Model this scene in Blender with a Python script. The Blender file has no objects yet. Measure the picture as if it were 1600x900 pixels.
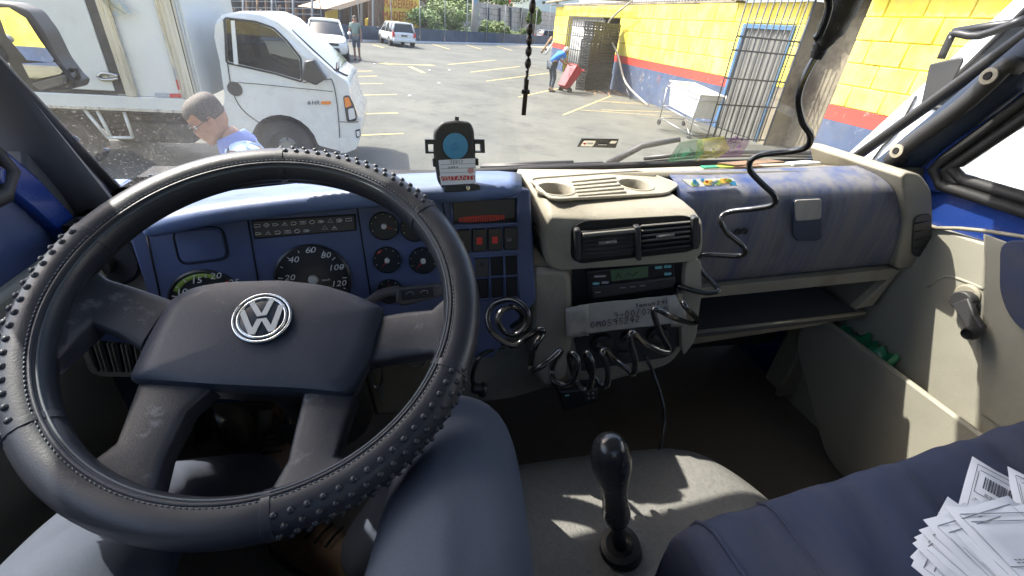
import bpy, math, random
from mathutils import Vector, Matrix
random.seed(7)
sc = bpy.context.scene
COL = sc.collection
R = math.radians
H = 2.07                                   # camera height above the ground; geometry below is written relative to the camera

# ------------------------------------------------------------------ camera
FPX, ROLL, PITCH, TH = 703.0, R(5.4), R(30.55), R(74.5)
_h = Vector((math.cos(ROLL), math.sin(ROLL), 0)); _u = Vector((math.sin(ROLL), -math.cos(ROLL), 0)); _f = Vector((0, 0, 1))
_Up = math.cos(PITCH)*_u - math.sin(PITCH)*_f
_A = math.cos(PITCH)*_f + math.sin(PITCH)*_u
_X = math.cos(TH)*_A + math.sin(TH)*_h
_Y = math.sin(TH)*_A - math.cos(TH)*_h
CAMR = Matrix((_X, _Y, _Up))               # camera (x right, y down, z forward) -> world
cam = bpy.data.cameras.new('camera'); camo = bpy.data.objects.new('camera', cam); COL.objects.link(camo)
m3 = Matrix((CAMR @ Vector((1, 0, 0)), CAMR @ Vector((0, -1, 0)), CAMR @ Vector((0, 0, -1)))).transposed()
camo.matrix_world = Matrix.Translation((0, 0, H)) @ m3.to_4x4()
cam.sensor_width = 36; cam.lens = FPX/1600*36; cam.clip_start = 0.02; cam.clip_end = 2000
sc.camera = camo

# ------------------------------------------------------------------ sky, sun, exposure
SUN_AZ, SUN_EL = R(-36.5), R(52)             # shadows run towards +X, a little towards -Y
to_sun = Vector((-math.cos(SUN_AZ)*math.cos(SUN_EL), -math.sin(SUN_AZ)*math.cos(SUN_EL), math.sin(SUN_EL)))
w = bpy.data.worlds.new('World'); sc.world = w; w.use_nodes = True
nt = w.node_tree; sky = nt.nodes.new('ShaderNodeTexSky'); sky.sky_type = 'NISHITA'; sky.sun_disc = False
sky.sun_elevation = SUN_EL; sky.sun_rotation = math.atan2(to_sun.x, to_sun.y); sky.air_density = 0.8; sky.dust_density = 3.5; sky.ozone_density = 0.5
bg = nt.nodes['Background']; bg.inputs['Strength'].default_value = 0.15
nt.links.new(sky.outputs[0], bg.inputs[0])
sl = bpy.data.lights.new('sun', 'SUN'); sl.energy = 2.5; sl.angle = R(0.5); sl.color = (1, .95, .86)
so = bpy.data.objects.new('sun', sl); COL.objects.link(so); so.location = (0, 0, 30)
so.rotation_euler = (-to_sun).to_track_quat('-Z', 'Y').to_euler()
sc.view_settings.view_transform = 'Standard'; sc.view_settings.look = 'None'
sc.view_settings.exposure = 2.02; sc.view_settings.gamma = 1
sc.cycles.use_denoising = True
sc.cycles.max_bounces = 10; sc.cycles.diffuse_bounces = 5; sc.cycles.transparent_max_bounces = 16
sc.cycles.sample_clamp_indirect = 6; sc.cycles.caustics_reflective = False; sc.cycles.caustics_refractive = False

# ------------------------------------------------------------------ helpers
def ray(x, y): return CAMR @ Vector((x-800, y-450, FPX)).normalized()
def P(x, y, X=None, Y=None, Z=None):       # a point of the photograph on a plane of the place
    d = ray(x, y)
    t = X/d.x if X is not None else (Y/d.y if Y is not None else Z/d.z)
    return d*t
def PL(x, y, pt, n):
    d = ray(x, y); return d*(Vector(pt).dot(n)/d.dot(n))
def V(*a): return Vector(a)

def mat(name, col, rough=.5, metal=0., bump=0., bscale=200., var=0., vscale=8., col2=None, spec=.5, coat=0., stretch=None, bdist=.002, rvar=0.):
    m = bpy.data.materials.new(name); m.use_nodes = True; t = m.node_tree; b = t.nodes['Principled BSDF']
    b.inputs['Base Color'].default_value = (*col, 1); b.inputs['Roughness'].default_value = rough
    b.inputs['Metallic'].default_value = metal; b.inputs['Specular IOR Level'].default_value = spec
    b.inputs['Coat Weight'].default_value = coat; b.inputs['Coat Roughness'].default_value = .08
    tc = t.nodes.new('ShaderNodeTexCoord'); src = tc.outputs['Object']
    if stretch:
        mp = t.nodes.new('ShaderNodeMapping'); mp.inputs['Scale'].default_value = stretch
        t.links.new(src, mp.inputs[0]); src = mp.outputs[0]
    if var or rvar:
        n = t.nodes.new('ShaderNodeTexNoise'); n.inputs['Scale'].default_value = vscale; n.inputs['Detail'].default_value = 6; n.inputs['Roughness'].default_value = .65
        t.links.new(src, n.inputs[0])
        rp = t.nodes.new('ShaderNodeValToRGB'); rp.color_ramp.elements[0].position = .36; rp.color_ramp.elements[1].position = .66
        c2 = col2 or tuple(min(1, c*(1+var)) for c in col); c1 = col if col2 else tuple(c*(1-var) for c in col)
        rp.color_ramp.elements[0].color = (*c1, 1); rp.color_ramp.elements[1].color = (*c2, 1)
        t.links.new(n.outputs[0], rp.inputs[0])
        if var: t.links.new(rp.outputs[0], b.inputs['Base Color'])
        if rvar:
            mr = t.nodes.new('ShaderNodeMapRange'); mr.inputs[1].default_value = .35; mr.inputs[2].default_value = .65
            mr.inputs[3].default_value = max(.03, rough-rvar); mr.inputs[4].default_value = min(1, rough+rvar)
            t.links.new(n.outputs[0], mr.inputs[0]); t.links.new(mr.outputs[0], b.inputs['Roughness'])
    if bump:
        n2 = t.nodes.new('ShaderNodeTexNoise'); n2.inputs['Scale'].default_value = bscale; n2.inputs['Detail'].default_value = 3
        t.links.new(src, n2.inputs[0])
        bp = t.nodes.new('ShaderNodeBump'); bp.inputs['Strength'].default_value = bump; bp.inputs['Distance'].default_value = bdist
        t.links.new(n2.outputs[0], bp.inputs['Height']); t.links.new(bp.outputs[0], b.inputs['Normal'])
    return m

def wear(m, col, scale, lo, hi, stretch=None, rough=None, amount=1.):
    """adds a second, patchy layer (dust, scuffs, stains) over a material made with mat()"""
    t = m.node_tree; b = t.nodes['Principled BSDF']; tc = t.nodes.new('ShaderNodeTexCoord'); src = tc.outputs['Object']
    if stretch:
        mp = t.nodes.new('ShaderNodeMapping'); mp.inputs['Scale'].default_value = stretch; t.links.new(src, mp.inputs[0]); src = mp.outputs[0]
    n = t.nodes.new('ShaderNodeTexNoise'); n.inputs['Scale'].default_value = scale; n.inputs['Detail'].default_value = 8; n.inputs['Roughness'].default_value = .7
    t.links.new(src, n.inputs[0])
    mr = t.nodes.new('ShaderNodeMapRange'); mr.inputs[1].default_value = lo; mr.inputs[2].default_value = hi; mr.inputs[4].default_value = amount
    t.links.new(n.outputs[0], mr.inputs[0])
    mx = t.nodes.new('ShaderNodeMix'); mx.data_type = 'RGBA'; mx.inputs[7].default_value = (*col, 1); t.links.new(mr.outputs[0], mx.inputs[0])
    ins = b.inputs['Base Color']
    if ins.is_linked: t.links.new(ins.links[0].from_socket, mx.inputs[6])
    else: mx.inputs[6].default_value = ins.default_value
    t.links.new(mx.outputs[2], ins)
    if rough is not None:
        mm = t.nodes.new('ShaderNodeMix'); mm.inputs[3].default_value = rough; t.links.new(mr.outputs[0], mm.inputs[0])
        ri = b.inputs['Roughness']
        if ri.is_linked: t.links.new(ri.links[0].from_socket, mm.inputs[2])
        else: mm.inputs[2].default_value = ri.default_value
        t.links.new(mm.outputs[0], ri)
    return m

def glass_mat(name, tint=(.93, .95, .94), refl=1., dust=0., dustcol=(.7, .68, .62), speck=0., base=0.0):
    m = bpy.data.materials.new(name); m.use_nodes = True; t = m.node_tree; t.nodes.clear()
    out = t.nodes.new('ShaderNodeOutputMaterial'); tr = t.nodes.new('ShaderNodeBsdfTransparent'); tr.inputs[0].default_value = (*tint, 1)
    gl = t.nodes.new('ShaderNodeBsdfGlossy'); gl.inputs['Roughness'].default_value = .01
    fr = t.nodes.new('ShaderNodeFresnel'); fr.inputs[0].default_value = 1.45
    ml = t.nodes.new('ShaderNodeMath'); ml.operation = 'MULTIPLY'; ml.inputs[1].default_value = refl; t.links.new(fr.outputs[0], ml.inputs[0])
    mx = t.nodes.new('ShaderNodeMixShader'); t.links.new(ml.outputs[0], mx.inputs[0]); t.links.new(tr.outputs[0], mx.inputs[1]); t.links.new(gl.outputs[0], mx.inputs[2])
    last = mx.outputs[0]
    if dust or base:
        df = t.nodes.new('ShaderNodeBsdfDiffuse'); df.inputs[0].default_value = (*dustcol, 1)
        tl = t.nodes.new('ShaderNodeBsdfTranslucent'); tl.inputs[0].default_value = (*dustcol, 1)
        ad = t.nodes.new('ShaderNodeMixShader'); ad.inputs[0].default_value = .6; t.links.new(df.outputs[0], ad.inputs[1]); t.links.new(tl.outputs[0], ad.inputs[2])
        tc = t.nodes.new('ShaderNodeTexCoord')
        n = t.nodes.new('ShaderNodeTexNoise'); n.inputs['Scale'].default_value = 5; n.inputs['Detail'].default_value = 6; t.links.new(tc.outputs['Object'], n.inputs[0])
        n2 = t.nodes.new('ShaderNodeTexNoise'); n2.inputs['Scale'].default_value = 300; n2.inputs['Detail'].default_value = 2; t.links.new(tc.outputs['Object'], n2.inputs[0])
        sp = t.nodes.new('ShaderNodeSeparateXYZ'); t.links.new(tc.outputs['Object'], sp.inputs[0])
        # dirt lies thickest where the wipers do not reach: low and towards the driver's pillar
        gx = t.nodes.new('ShaderNodeMapRange'); gx.inputs[1].default_value = -.45; gx.inputs[2].default_value = -.85; t.links.new(sp.outputs[0], gx.inputs[0])
        gz = t.nodes.new('ShaderNodeMapRange'); gz.inputs[1].default_value = .92; gz.inputs[2].default_value = .66; t.links.new(sp.outputs[2], gz.inputs[0])
        gm = t.nodes.new('ShaderNodeMath'); gm.operation = 'MULTIPLY'; t.links.new(gx.outputs[0], gm.inputs[0]); t.links.new(gz.outputs[0], gm.inputs[1]); gx = gm
        mr = t.nodes.new('ShaderNodeMapRange'); mr.inputs[1].default_value = .3; mr.inputs[2].default_value = .75; mr.inputs[3].default_value = .1; mr.inputs[4].default_value = 1; t.links.new(n.outputs[0], mr.inputs[0])
        sk = t.nodes.new('ShaderNodeMapRange'); sk.inputs[1].default_value = .61; sk.inputs[2].default_value = .67; sk.inputs[4].default_value = speck; t.links.new(n2.outputs[0], sk.inputs[0])
        a1 = t.nodes.new('ShaderNodeMath'); a1.operation = 'MULTIPLY'; t.links.new(gx.outputs[0], a1.inputs[0]); t.links.new(mr.outputs[0], a1.inputs[1])
        a2 = t.nodes.new('ShaderNodeMath'); a2.operation = 'MULTIPLY_ADD'; a2.inputs[1].default_value = 1; t.links.new(sk.outputs[0], a2.inputs[0]); a2.inputs[2].default_value = dust
        a3 = t.nodes.new('ShaderNodeMath'); a3.operation = 'MULTIPLY'; t.links.new(a1.outputs[0], a3.inputs[0]); t.links.new(a2.outputs[0], a3.inputs[1])
        # thin even film plus faint smears
        a4 = t.nodes.new('ShaderNodeMath'); a4.operation = 'MULTIPLY_ADD'; a4.inputs[1].default_value = base; t.links.new(mr.outputs[0], a4.inputs[0]); t.links.new(a3.outputs[0], a4.inputs[2])
        m2 = t.nodes.new('ShaderNodeMixShader'); t.links.new(a4.outputs[0], m2.inputs[0]); t.links.new(last, m2.inputs[1]); t.links.new(ad.outputs[0], m2.inputs[2]); last = m2.outputs[0]
    t.links.new(last, out.inputs[0]); return m

class MB:
    """collects shapes; vertices are in place coordinates (relative to the camera)"""
    def __init__(s): s.v = []; s.f = []
    def add(s, vs, fs):
        o = len(s.v); s.v += [Vector(a) for a in vs]; s.f += [tuple(i+o for i in f) for f in fs]; return s
    def box(s, c, x, y, z):
        c, x, y, z = Vector(c), Vector(x), Vector(y), Vector(z)
        vs = [c+i*x+j*y+k*z for k in (-1, 1) for j in (-1, 1) for i in (-1, 1)]
        return s.add(vs, [(0, 2, 3, 1), (4, 5, 7, 6), (0, 1, 5, 4), (2, 6, 7, 3), (0, 4, 6, 2), (1, 3, 7, 5)])
    def abox(s, x0, x1, y0, y1, z0, z1):
        return s.box(((x0+x1)/2, (y0+y1)/2, (z0+z1)/2), ((x1-x0)/2, 0, 0), (0, (y1-y0)/2, 0), (0, 0, (z1-z0)/2))
    def prism(s, pts, vec):
        pts = [Vector(p) for p in pts]; vec = Vector(vec); n = len(pts)
        nn = Vector((0, 0, 0))
        for i in range(n): nn += (pts[i]-pts[0]).cross(pts[(i+1) % n]-pts[0])
        if nn.dot(vec) > 0: pts.reverse()
        return s.add(pts+[p+vec for p in pts], [tuple(range(n)), tuple(range(2*n-1, n-1, -1))]+[(i, i+n, (i+1) % n+n, (i+1) % n) for i in range(n)])
    def loft(s, rings, caps=True, closed=True, loop=False):
        n = len(rings[0]); o = []; fs = []
        for r_ in rings: o += list(r_)
        K = len(rings)
        for k in range(K if loop else K-1):
            k2 = (k+1) % K
            for i in range(n if closed else n-1):
                j = (i+1) % n; fs.append((k*n+i, k*n+j, k2*n+j, k2*n+i))
        if caps and closed and not loop: fs += [tuple(range(n-1, -1, -1)), tuple((K-1)*n+i for i in range(n))]
        return s.add(o, fs)
    def tube(s, pts, r, n=8, closed=False, smooth=0, caps=True):
        pts = [Vector(p) for p in pts]
        if smooth: pts = catmull(pts, smooth, closed)
        K = len(pts); rr = r if isinstance(r, (list, tuple)) else None
        T = []
        for i in range(K):
            a = pts[(i-1) % K] if (closed or i) else pts[0]; b = pts[(i+1) % K] if (closed or i < K-1) else pts[-1]
            d = (b-a); T.append(d.normalized() if d.length > 1e-9 else V(0, 0, 1))
        N = T[0].orthogonal().normalized(); rings = []
        for i in range(K):
            N = (N-T[i]*N.dot(T[i])); N = N.normalized() if N.length > 1e-6 else T[i].orthogonal().normalized()
            B = T[i].cross(N); q = rr[min(len(rr)-1, int(i*len(rr)/K))] if rr else r
            rings.append([pts[i]+q*(math.cos(t)*N+math.sin(t)*B) for t in [2*math.pi*j/n for j in range(n)]])
        return s.loft(rings, caps=caps, loop=closed)
    def lathe(s, c, axis, prof, n=20, arc=None):
        c = Vector(c); a = Vector(axis).normalized(); x = a.orthogonal().normalized(); y = a.cross(x)
        rings = [[c+a*h_+r_*(math.cos(t)*x+math.sin(t)*y) for t in [2*math.pi*j/n for j in range(n)]] for r_, h_ in prof]
        return s.loft(rings)
    def cyl(s, a, b, r, n=12):
        a, b = Vector(a), Vector(b); return s.lathe(a, b-a, [(r, 0), (r, (b-a).length)], n)
    def ball(s, c, r, n=12, m=8, sc_=(1, 1, 1)):
        c = Vector(c); rings = []
        for k in range(m+1):
            t = math.pi*k/m; q = max(math.sin(t), .02)
            rings.append([c+V(r*sc_[0]*q*math.cos(2*math.pi*j/n), r*sc_[1]*q*math.sin(2*math.pi*j/n), -r*sc_[2]*math.cos(t)) for j in range(n)])
        return s.loft(rings)
    def sheet(s, grid):
        return s.loft(grid, caps=False, closed=False)

def catmull(p, k, closed=False):
    n = len(p); out = []
    for i in range(n if closed else n-1):
        a = p[(i-1) % n] if (closed or i) else p[0]; b = p[i]; c = p[(i+1) % n]; d = p[(i+2) % n] if (closed or i+2 < n) else p[-1]
        for j in range(k):
            t = j/k; out.append(.5*((2*b)+(c-a)*t+(2*a-5*b+4*c-d)*t*t+(3*b-a-3*c+d)*t**3))
    if not closed: out.append(p[-1])
    return out

BASE = {}; ROOTS = []
def props(o, label=None, cat=None, group=None, kind=None):
    if label: o['label'] = label
    if cat: o['category'] = cat
    if group: o['group'] = group
    if kind: o['kind'] = kind
def thing(name, label, cat, base, group=None, kind=None):
    o = bpy.data.objects.new(name, None); COL.objects.link(o); o.location = base; o.empty_display_size = .1
    BASE[o.name] = Vector(base); ROOTS.append(o); props(o, label, cat, group, kind); return o
def finish(o, bevel=0, seg=2, sharp=35, subsurf=0, smooth=True):
    me = o.data
    if smooth:
        me.shade_smooth()
        if sharp: me.set_sharp_from_angle(angle=R(sharp))
    if bevel:
        b = o.modifiers.new('bevel', 'BEVEL'); b.width = bevel; b.segments = seg; b.limit_method = 'ANGLE'; b.angle_limit = R(32); b.harden_normals = False
    if subsurf:
        q = o.modifiers.new('subdivision', 'SUBSURF'); q.levels = subsurf; q.render_levels = subsurf
def obj(name, mb, m, parent=None, bevel=0, seg=2, sharp=35, subsurf=0, smooth=True, label=None, cat=None, group=None, kind=None, base=None, solid=0):
    if parent is not None: b = BASE[parent.name]
    else:
        if base is None:
            xs = [v.x for v in mb.v]; ys = [v.y for v in mb.v]; zs = [v.z for v in mb.v]
            base = ((min(xs)+max(xs))/2, (min(ys)+max(ys))/2, min(zs))
        b = Vector(base)
    me = bpy.data.meshes.new(name); me.from_pydata([v-b for v in mb.v], [], mb.f); me.validate(); me.update()
    if m is not None: me.materials.append(m)
    o = bpy.data.objects.new(name, me); COL.objects.link(o); BASE[o.name] = b
    if parent is not None: o.parent = parent
    else: o.location = b; ROOTS.append(o)
    if solid:
        q = o.modifiers.new('thickness', 'SOLIDIFY'); q.thickness = solid; q.offset = 0
    finish(o, bevel, seg, sharp, subsurf, smooth); props(o, label, cat, group, kind); return o
def cut(o, mb, m=None):
    """takes a shape out of a part (the mesh is replaced, nothing is left behind)"""
    b = BASE[o.name]; me = bpy.data.meshes.new('tool'); me.from_pydata([v-b for v in mb.v], [], mb.f)
    if m: me.materials.append(m)
    t_ = bpy.data.objects.new('tool', me); COL.objects.link(t_); t_.parent = o.parent
    for m_ in list(o.modifiers): m_.show_viewport = m_.show_viewport
    q = o.modifiers.new('cut', 'BOOLEAN'); q.operation = 'DIFFERENCE'; q.solver = 'EXACT'; q.object = t_
    if m: q.material_mode = 'TRANSFER'
    bpy.context.view_layer.update(); dg = bpy.context.evaluated_depsgraph_get(); dg.update()
    new = bpy.data.meshes.new_from_object(o.evaluated_get(dg)); o.modifiers.clear(); o.data = new; new.set_sharp_from_angle(angle=R(45))
    bpy.data.objects.remove(t_)
def inst(name, mesh, at, parent, rot=None, scale=None):
    """one more object sharing a mesh, as a part of parent (at = place coordinates)"""
    o = bpy.data.objects.new(name, mesh); COL.objects.link(o); o.parent = parent; o.location = Vector(at)-BASE[parent.name]
    if rot is not None: o.rotation_mode = 'QUATERNION'; o.rotation_quaternion = rot
    if scale: o.scale = scale
    BASE[o.name] = BASE[parent.name]; return o
def text(name, body, size, at, xd, yd, m, parent, shear=0, ext=.0003, align='CENTER', xs=1.):
    c = bpy.data.curves.new(name, 'FONT'); c.body = body; c.size = size; c.extrude = ext; c.align_x = align; c.align_y = 'CENTER'; c.shear = shear
    c.resolution_u = 2
    xd = Vector(xd).normalized(); zd = xd.cross(Vector(yd)).normalized(); yd = zd.cross(xd)
    t_ = bpy.data.objects.new(name, c); COL.objects.link(t_); dg = bpy.context.evaluated_depsgraph_get(); dg.update()
    me = bpy.data.meshes.new_from_object(t_.evaluated_get(dg)); bpy.data.objects.remove(t_); me.materials.clear(); me.materials.append(m)
    o = bpy.data.objects.new(name, me); COL.objects.link(o); o.parent = parent
    mw = Matrix((xd*xs, yd, zd)).transposed().to_4x4(); mw.translation = Vector(at)-BASE[parent.name]; o.matrix_local = mw; BASE[o.name] = BASE[parent.name]; return o
def rrect(c, x, y, hw, hh, r, n=5):
    """rounded rectangle polygon"""
    c, x, y = Vector(c), Vector(x), Vector(y); out = []
    for sx, sy, a0 in ((1, 1, 0), (-1, 1, 90), (-1, -1, 180), (1, -1, 270)):
        for k in range(n+1):
            a = R(a0+90*k/n); out.append(c+x*(sx*(hw-r)+r*math.cos(a))+y*(sy*(hh-r)+r*math.sin(a)))
    return out
def round_poly(pts, r, n=4):
    """polygon with its corners rounded"""
    out = []; K = len(pts); pts = [Vector(p) for p in pts]
    for i in range(K):
        a, b, c = pts[i-1], pts[i], pts[(i+1) % K]; d1 = (a-b); d2 = (c-b); q = min(r, d1.length*.45, d2.length*.45)
        p0 = b+d1.normalized()*q; p2 = b+d2.normalized()*q
        for k in range(n+1):
            t = k/n; out.append(p0*(1-t)**2+b*2*t*(1-t)+p2*t*t)
    return out
def skin(name, joints, bones, radii, m, parent, sub=2, root=None, base=None):
    names = list(joints); b = BASE[parent.name] if parent is not None else Vector(base)
    me = bpy.data.meshes.new(name); me.from_pydata([Vector(joints[k])-b for k in names], [(names.index(i), names.index(j)) for i, j in bones], [])
    o = bpy.data.objects.new(name, me); COL.objects.link(o); BASE[o.name] = b
    if parent is not None: o.parent = parent
    else: o.location = b; ROOTS.append(o)
    me.materials.append(m)
    sk = o.modifiers.new('skin', 'SKIN'); sk.use_smooth_shade = True
    if not me.skin_vertices: me.attributes  # layer comes with the modifier below
    if len(me.skin_vertices) == 0:
        bpy.context.view_layer.objects.active = o; bpy.ops.mesh.customdata_skin_add()
    for i, k in enumerate(names):
        r_ = radii[k]; sv = me.skin_vertices[0].data[i]; sv.radius = (r_, r_) if not isinstance(r_, tuple) else r_; sv.use_root = (k == (root or names[0]))
    s2 = o.modifiers.new('subdivision', 'SUBSURF'); s2.levels = sub; s2.render_levels = sub
    return o
def bones_chain(*chains):
    out = []
    for c in chains: out += list(zip(c[:-1], c[1:]))
    return out

# ------------------------------------------------------------------ materials
M = {}
M['hood_blue'] = wear(mat('glare_dusty_hood', (.06, .10, .24), .42, bump=.25, bscale=900), (.30, .36, .46), 5, .35, .75, amount=.55, rough=.55)  # paler than dash_blue: sun glare put into the colour, plus patchy dust
M['dash_blue'] = wear(mat('dash_blue_plastic', (.03, .06, .17), .45, bump=.25, bscale=900), (.10, .10, .11), 6, .5, .8, amount=.35, rough=.6)
M['cluster_blue'] = mat('cluster_blue_plastic', (.072, .096, .195), .5, bump=.2, bscale=900, var=.15)
M['glove_blue'] = wear(wear(mat('dusty_blue_plastic', (.030, .056, .17), .42, bump=.25, bscale=700), (.20, .195, .19), 16, .32, .56, stretch=(1, 1, .10), amount=.85, rough=.6), (.05, .05, .07), 26, .55, .66, stretch=(1, .6, .10), amount=.55)
M['tan'] = wear(mat('tan_grained_plastic', (.33, .302, .235), .55, bump=.5, bscale=600, var=.06, vscale=5), (.13, .11, .09), 9, .5, .8, amount=.6)
M['door_tan'] = wear(mat('door_grey_tan_plastic', (.33, .315, .255), .6, bump=.35, bscale=500, var=.05, vscale=4), (.2, .18, .15), 5, .52, .85, amount=.5)
M['slat'] = mat('dusty_slat_grey', (.16, .155, .14), .5, bump=.2, bscale=500)
M['dark'] = mat('dark_grey_plastic', (.036, .036, .038), .5, bump=.25, bscale=700)
M['black'] = mat('black_plastic', (.020, .020, .021), .4, bump=.1, bscale=500)
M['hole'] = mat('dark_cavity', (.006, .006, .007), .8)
M['gloss'] = mat('glossy_black_rubber', (.013, .013, .013), .24, spec=.9)
M['knob'] = mat('polished_knob_leather', (.020, .020, .022), .22, bump=.08, bscale=500, rvar=.08, vscale=30)
M['letter'] = mat('silver_letter', (.62, .64, .64), .32, .25)
M['rubber'] = mat('black_rubber', (.018, .018, .019), .6, bump=.2, bscale=300)
M['leather'] = mat('black_leatherette', (.026, .029, .037), .40, bump=.16, bscale=520, bdist=.001, rvar=.07, vscale=25)
M['hub'] = wear(wear(mat('worn_hub_plastic', (.019, .026, .044), .48, bump=.28, bscale=620, bdist=.001), (.12, .14, .18), 34, .63, .70, amount=.5), (.034, .042, .058), 5, .45, .7, amount=.7)
M['spoke'] = wear(wear(mat('worn_spoke_plastic', (.026, .030, .040), .5, bump=.28, bscale=560, bdist=.001), (.24, .26, .29), 24, .575, .66, amount=.4), (.08, .07, .065), 8, .5, .7, amount=.6)
M['seam'] = mat('seam_thread', (.085, .10, .115), .6)
M['chrome'] = mat('brushed_chrome', (.72, .74, .74), .22, 1., rvar=.08, vscale=40)
M['steel'] = mat('bare_steel', (.45, .45, .44), .35, 1., rvar=.12, vscale=30)
M['trim_grey'] = mat('pillar_grey_trim', (.075, .076, .078), .6, bump=.2, bscale=600)
M['pillar_blue'] = mat('pillar_blue_trim', (.028, .045, .085), .55, bump=.2, bscale=500, var=.15)
M['cab_paint'] = mat('blue_cab_paint', (.015, .045, .22), .25, coat=.6, rvar=.08, vscale=12)
M['headliner'] = mat('headliner_grey', (.34, .34, .33), .9, bump=.2, bscale=300)
M['floor'] = wear(mat('floor_mat_black', (.17, .155, .14), .8, bump=.5, bscale=120), (.13, .10, .075), 6, .45, .75, amount=.7)
M['bluemetal'] = wear(wear(mat('blue_painted_floor_metal', (.15, .32, .66), .4, bump=.15, bscale=40), (.16, .09, .05), 14, .54, .62), (.25, .24, .22), 9, .55, .8, amount=.5)
M['tunnel'] = wear(mat('engine_cover_vinyl', (.20, .195, .18), .55, bump=.7, bscale=260, bdist=.002, var=.08, vscale=90), (.10, .10, .10), 150, .55, .66, amount=.5)
M['seat'] = wear(wear(mat('navy_seat_cloth', (.040, .052, .100), .85, bump=.35, bscale=900), (.095, .09, .09), 5, .45, .72, amount=.65, stretch=(1, .4, 1)), (.02, .025, .045), 14, .55, .75, amount=.5)
M['trouser'] = mat('grey_trouser_cloth', (.062, .074, .104), .85, bump=.3, bscale=11, bdist=.014, var=.08, vscale=600, stretch=(1, .45, 1))
def folds(m, scale, dist, strength):
    t = m.node_tree; b = t.nodes['Principled BSDF']; w_ = t.nodes.new('ShaderNodeTexWave'); w_.inputs['Scale'].default_value = scale; w_.inputs['Distortion'].default_value = 9; w_.inputs['Detail'].default_value = 3; w_.inputs['Detail Scale'].default_value = 1.2
    tc = t.nodes.new('ShaderNodeTexCoord'); t.links.new(tc.outputs['Object'], w_.inputs[0]); bp = t.nodes.new('ShaderNodeBump'); bp.inputs['Strength'].default_value = strength; bp.inputs['Distance'].default_value = dist
    t.links.new(w_.outputs[1], bp.inputs['Height'])
    if b.inputs['Normal'].is_linked: t.links.new(b.inputs['Normal'].links[0].from_socket, bp.inputs['Normal'])
    t.links.new(bp.outputs[0], b.inputs['Normal'])
folds(M['trouser'], 3.2, .014, .35)
M['boot'] = wear(mat('brown_boot_leather', (.20, .13, .085), .6, bump=.4, bscale=90), (.34, .28, .22), 20, .5, .8, amount=.5)
M['sole'] = mat('boot_sole', (.02, .02, .02), .8)
M['gauge'] = mat('gauge_face', (.018, .022, .026), .35, var=.1)
M['mark'] = mat('gauge_white_print', (.75, .75, .72), .5)
M['red_mark'] = mat('red_print', (.55, .03, .03), .4)
M['green_mark'] = mat('green_print', (.30, .42, .06), .4)
M['needle_hub'] = mat('needle_hub_grey', (.55, .55, .52), .4)
M['clear'] = glass_mat('gauge_glass', (.97, .97, .97), .6)
M['truck_glass'] = glass_mat('tinted_truck_glass', (.42, .45, .45), 1.2)
M['lcd'] = mat('lcd_green', (.10, .16, .09), .25)
M['paper'] = mat('white_paper', (.78, .80, .84), .8, bump=.1, bscale=30)
M['ink'] = mat('printed_ink', (.10, .10, .12), .8)
M['ink_grey'] = mat('printed_grey_ink', (.32, .33, .36), .8)
M['note'] = mat('note_paper', (.52, .50, .45), .8, var=.08, vscale=30, bump=.2, bscale=25)
M['tape'] = mat('clear_tape', (.50, .48, .42), .35, bump=.5, bscale=60, var=.15, vscale=40)
M['windshield'] = glass_mat('windshield_glass', (.96, .972, .96), .5, dust=.10, speck=.6, base=.05)
M['glass'] = glass_mat('side_glass', (.90, .93, .92), .9)
M['card_red'] = mat('badge_red', (.60, .05, .05), .5)
M['blue_disc'] = mat('blue_suction_disc', (.05, .27, .50), .4, var=.06)
M['greenbag'] = mat('green_plastic_bag', (.02, .20, .10), .3, bump=.4, bscale=60, var=.3, vscale=25)
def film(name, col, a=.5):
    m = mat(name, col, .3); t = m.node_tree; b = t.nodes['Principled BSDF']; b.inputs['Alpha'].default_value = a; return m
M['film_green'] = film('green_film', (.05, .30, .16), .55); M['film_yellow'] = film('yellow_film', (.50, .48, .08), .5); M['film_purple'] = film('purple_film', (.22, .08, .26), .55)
M['mirror'] = mat('mirror_glass', (.85, .87, .87), .015, 1.)
# outdoors
M['asphalt'] = wear(wear(wear(mat('worn_asphalt', (.064, .067, .057), .85, bump=.7, bscale=50, var=.22, vscale=30), (.100, .101, .085), .45, .38, .60), (.044, .044, .040), 1.3, .54, .66, amount=.75), (.130, .130, .108), 3.2, .58, .72, amount=.7)
M['line'] = wear(mat('worn_yellow_line', (.52, .40, .13), .75), (.13, .125, .11), 6, .46, .72)
M['yellow'] = wear(wear(mat('yellow_wall_paint', (.85, .68, .07), .75, bump=.45, bscale=45, var=.07, vscale=3), (.82, .72, .26), 1.8, .42, .70, amount=.6), (.40, .31, .10), 2.6, .57, .76, stretch=(1, 1, .25), amount=.65)
M['red'] = wear(mat('red_wall_paint', (.58, .045, .03), .7, bump=.2, bscale=60), (.55, .35, .28), 5, .62, .74)
M['bluewall'] = wear(wear(mat('blue_wall_paint', (.045, .075, .15), .75, bump=.3, bscale=50, var=.2, vscale=2), (.34, .34, .33), 3.5, .60, .70), (.12, .13, .16), 1.2, .45, .7, amount=.5)
M['concrete'] = wear(wear(mat('stained_concrete', (.24, .21, .15), .85, bump=.4, bscale=40, var=.2, vscale=1.4), (.08, .06, .045), 1.1, .48, .66), (.33, .31, .25), 5, .6, .75)
M['fibro'] = mat('fibre_cement_roofing', (.30, .29, .27), .9, var=.25, vscale=3, bump=.2, bscale=60)
M['bluedoor'] = mat('blue_painted_steel', (.05, .14, .27), .5, var=.15)
M['greydoor'] = mat('grey_corrugated_door', (.13, .13, .12), .55, var=.12, vscale=3)
M['bar'] = mat('dark_gate_bar', (.035, .04, .05), .5)
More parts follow.
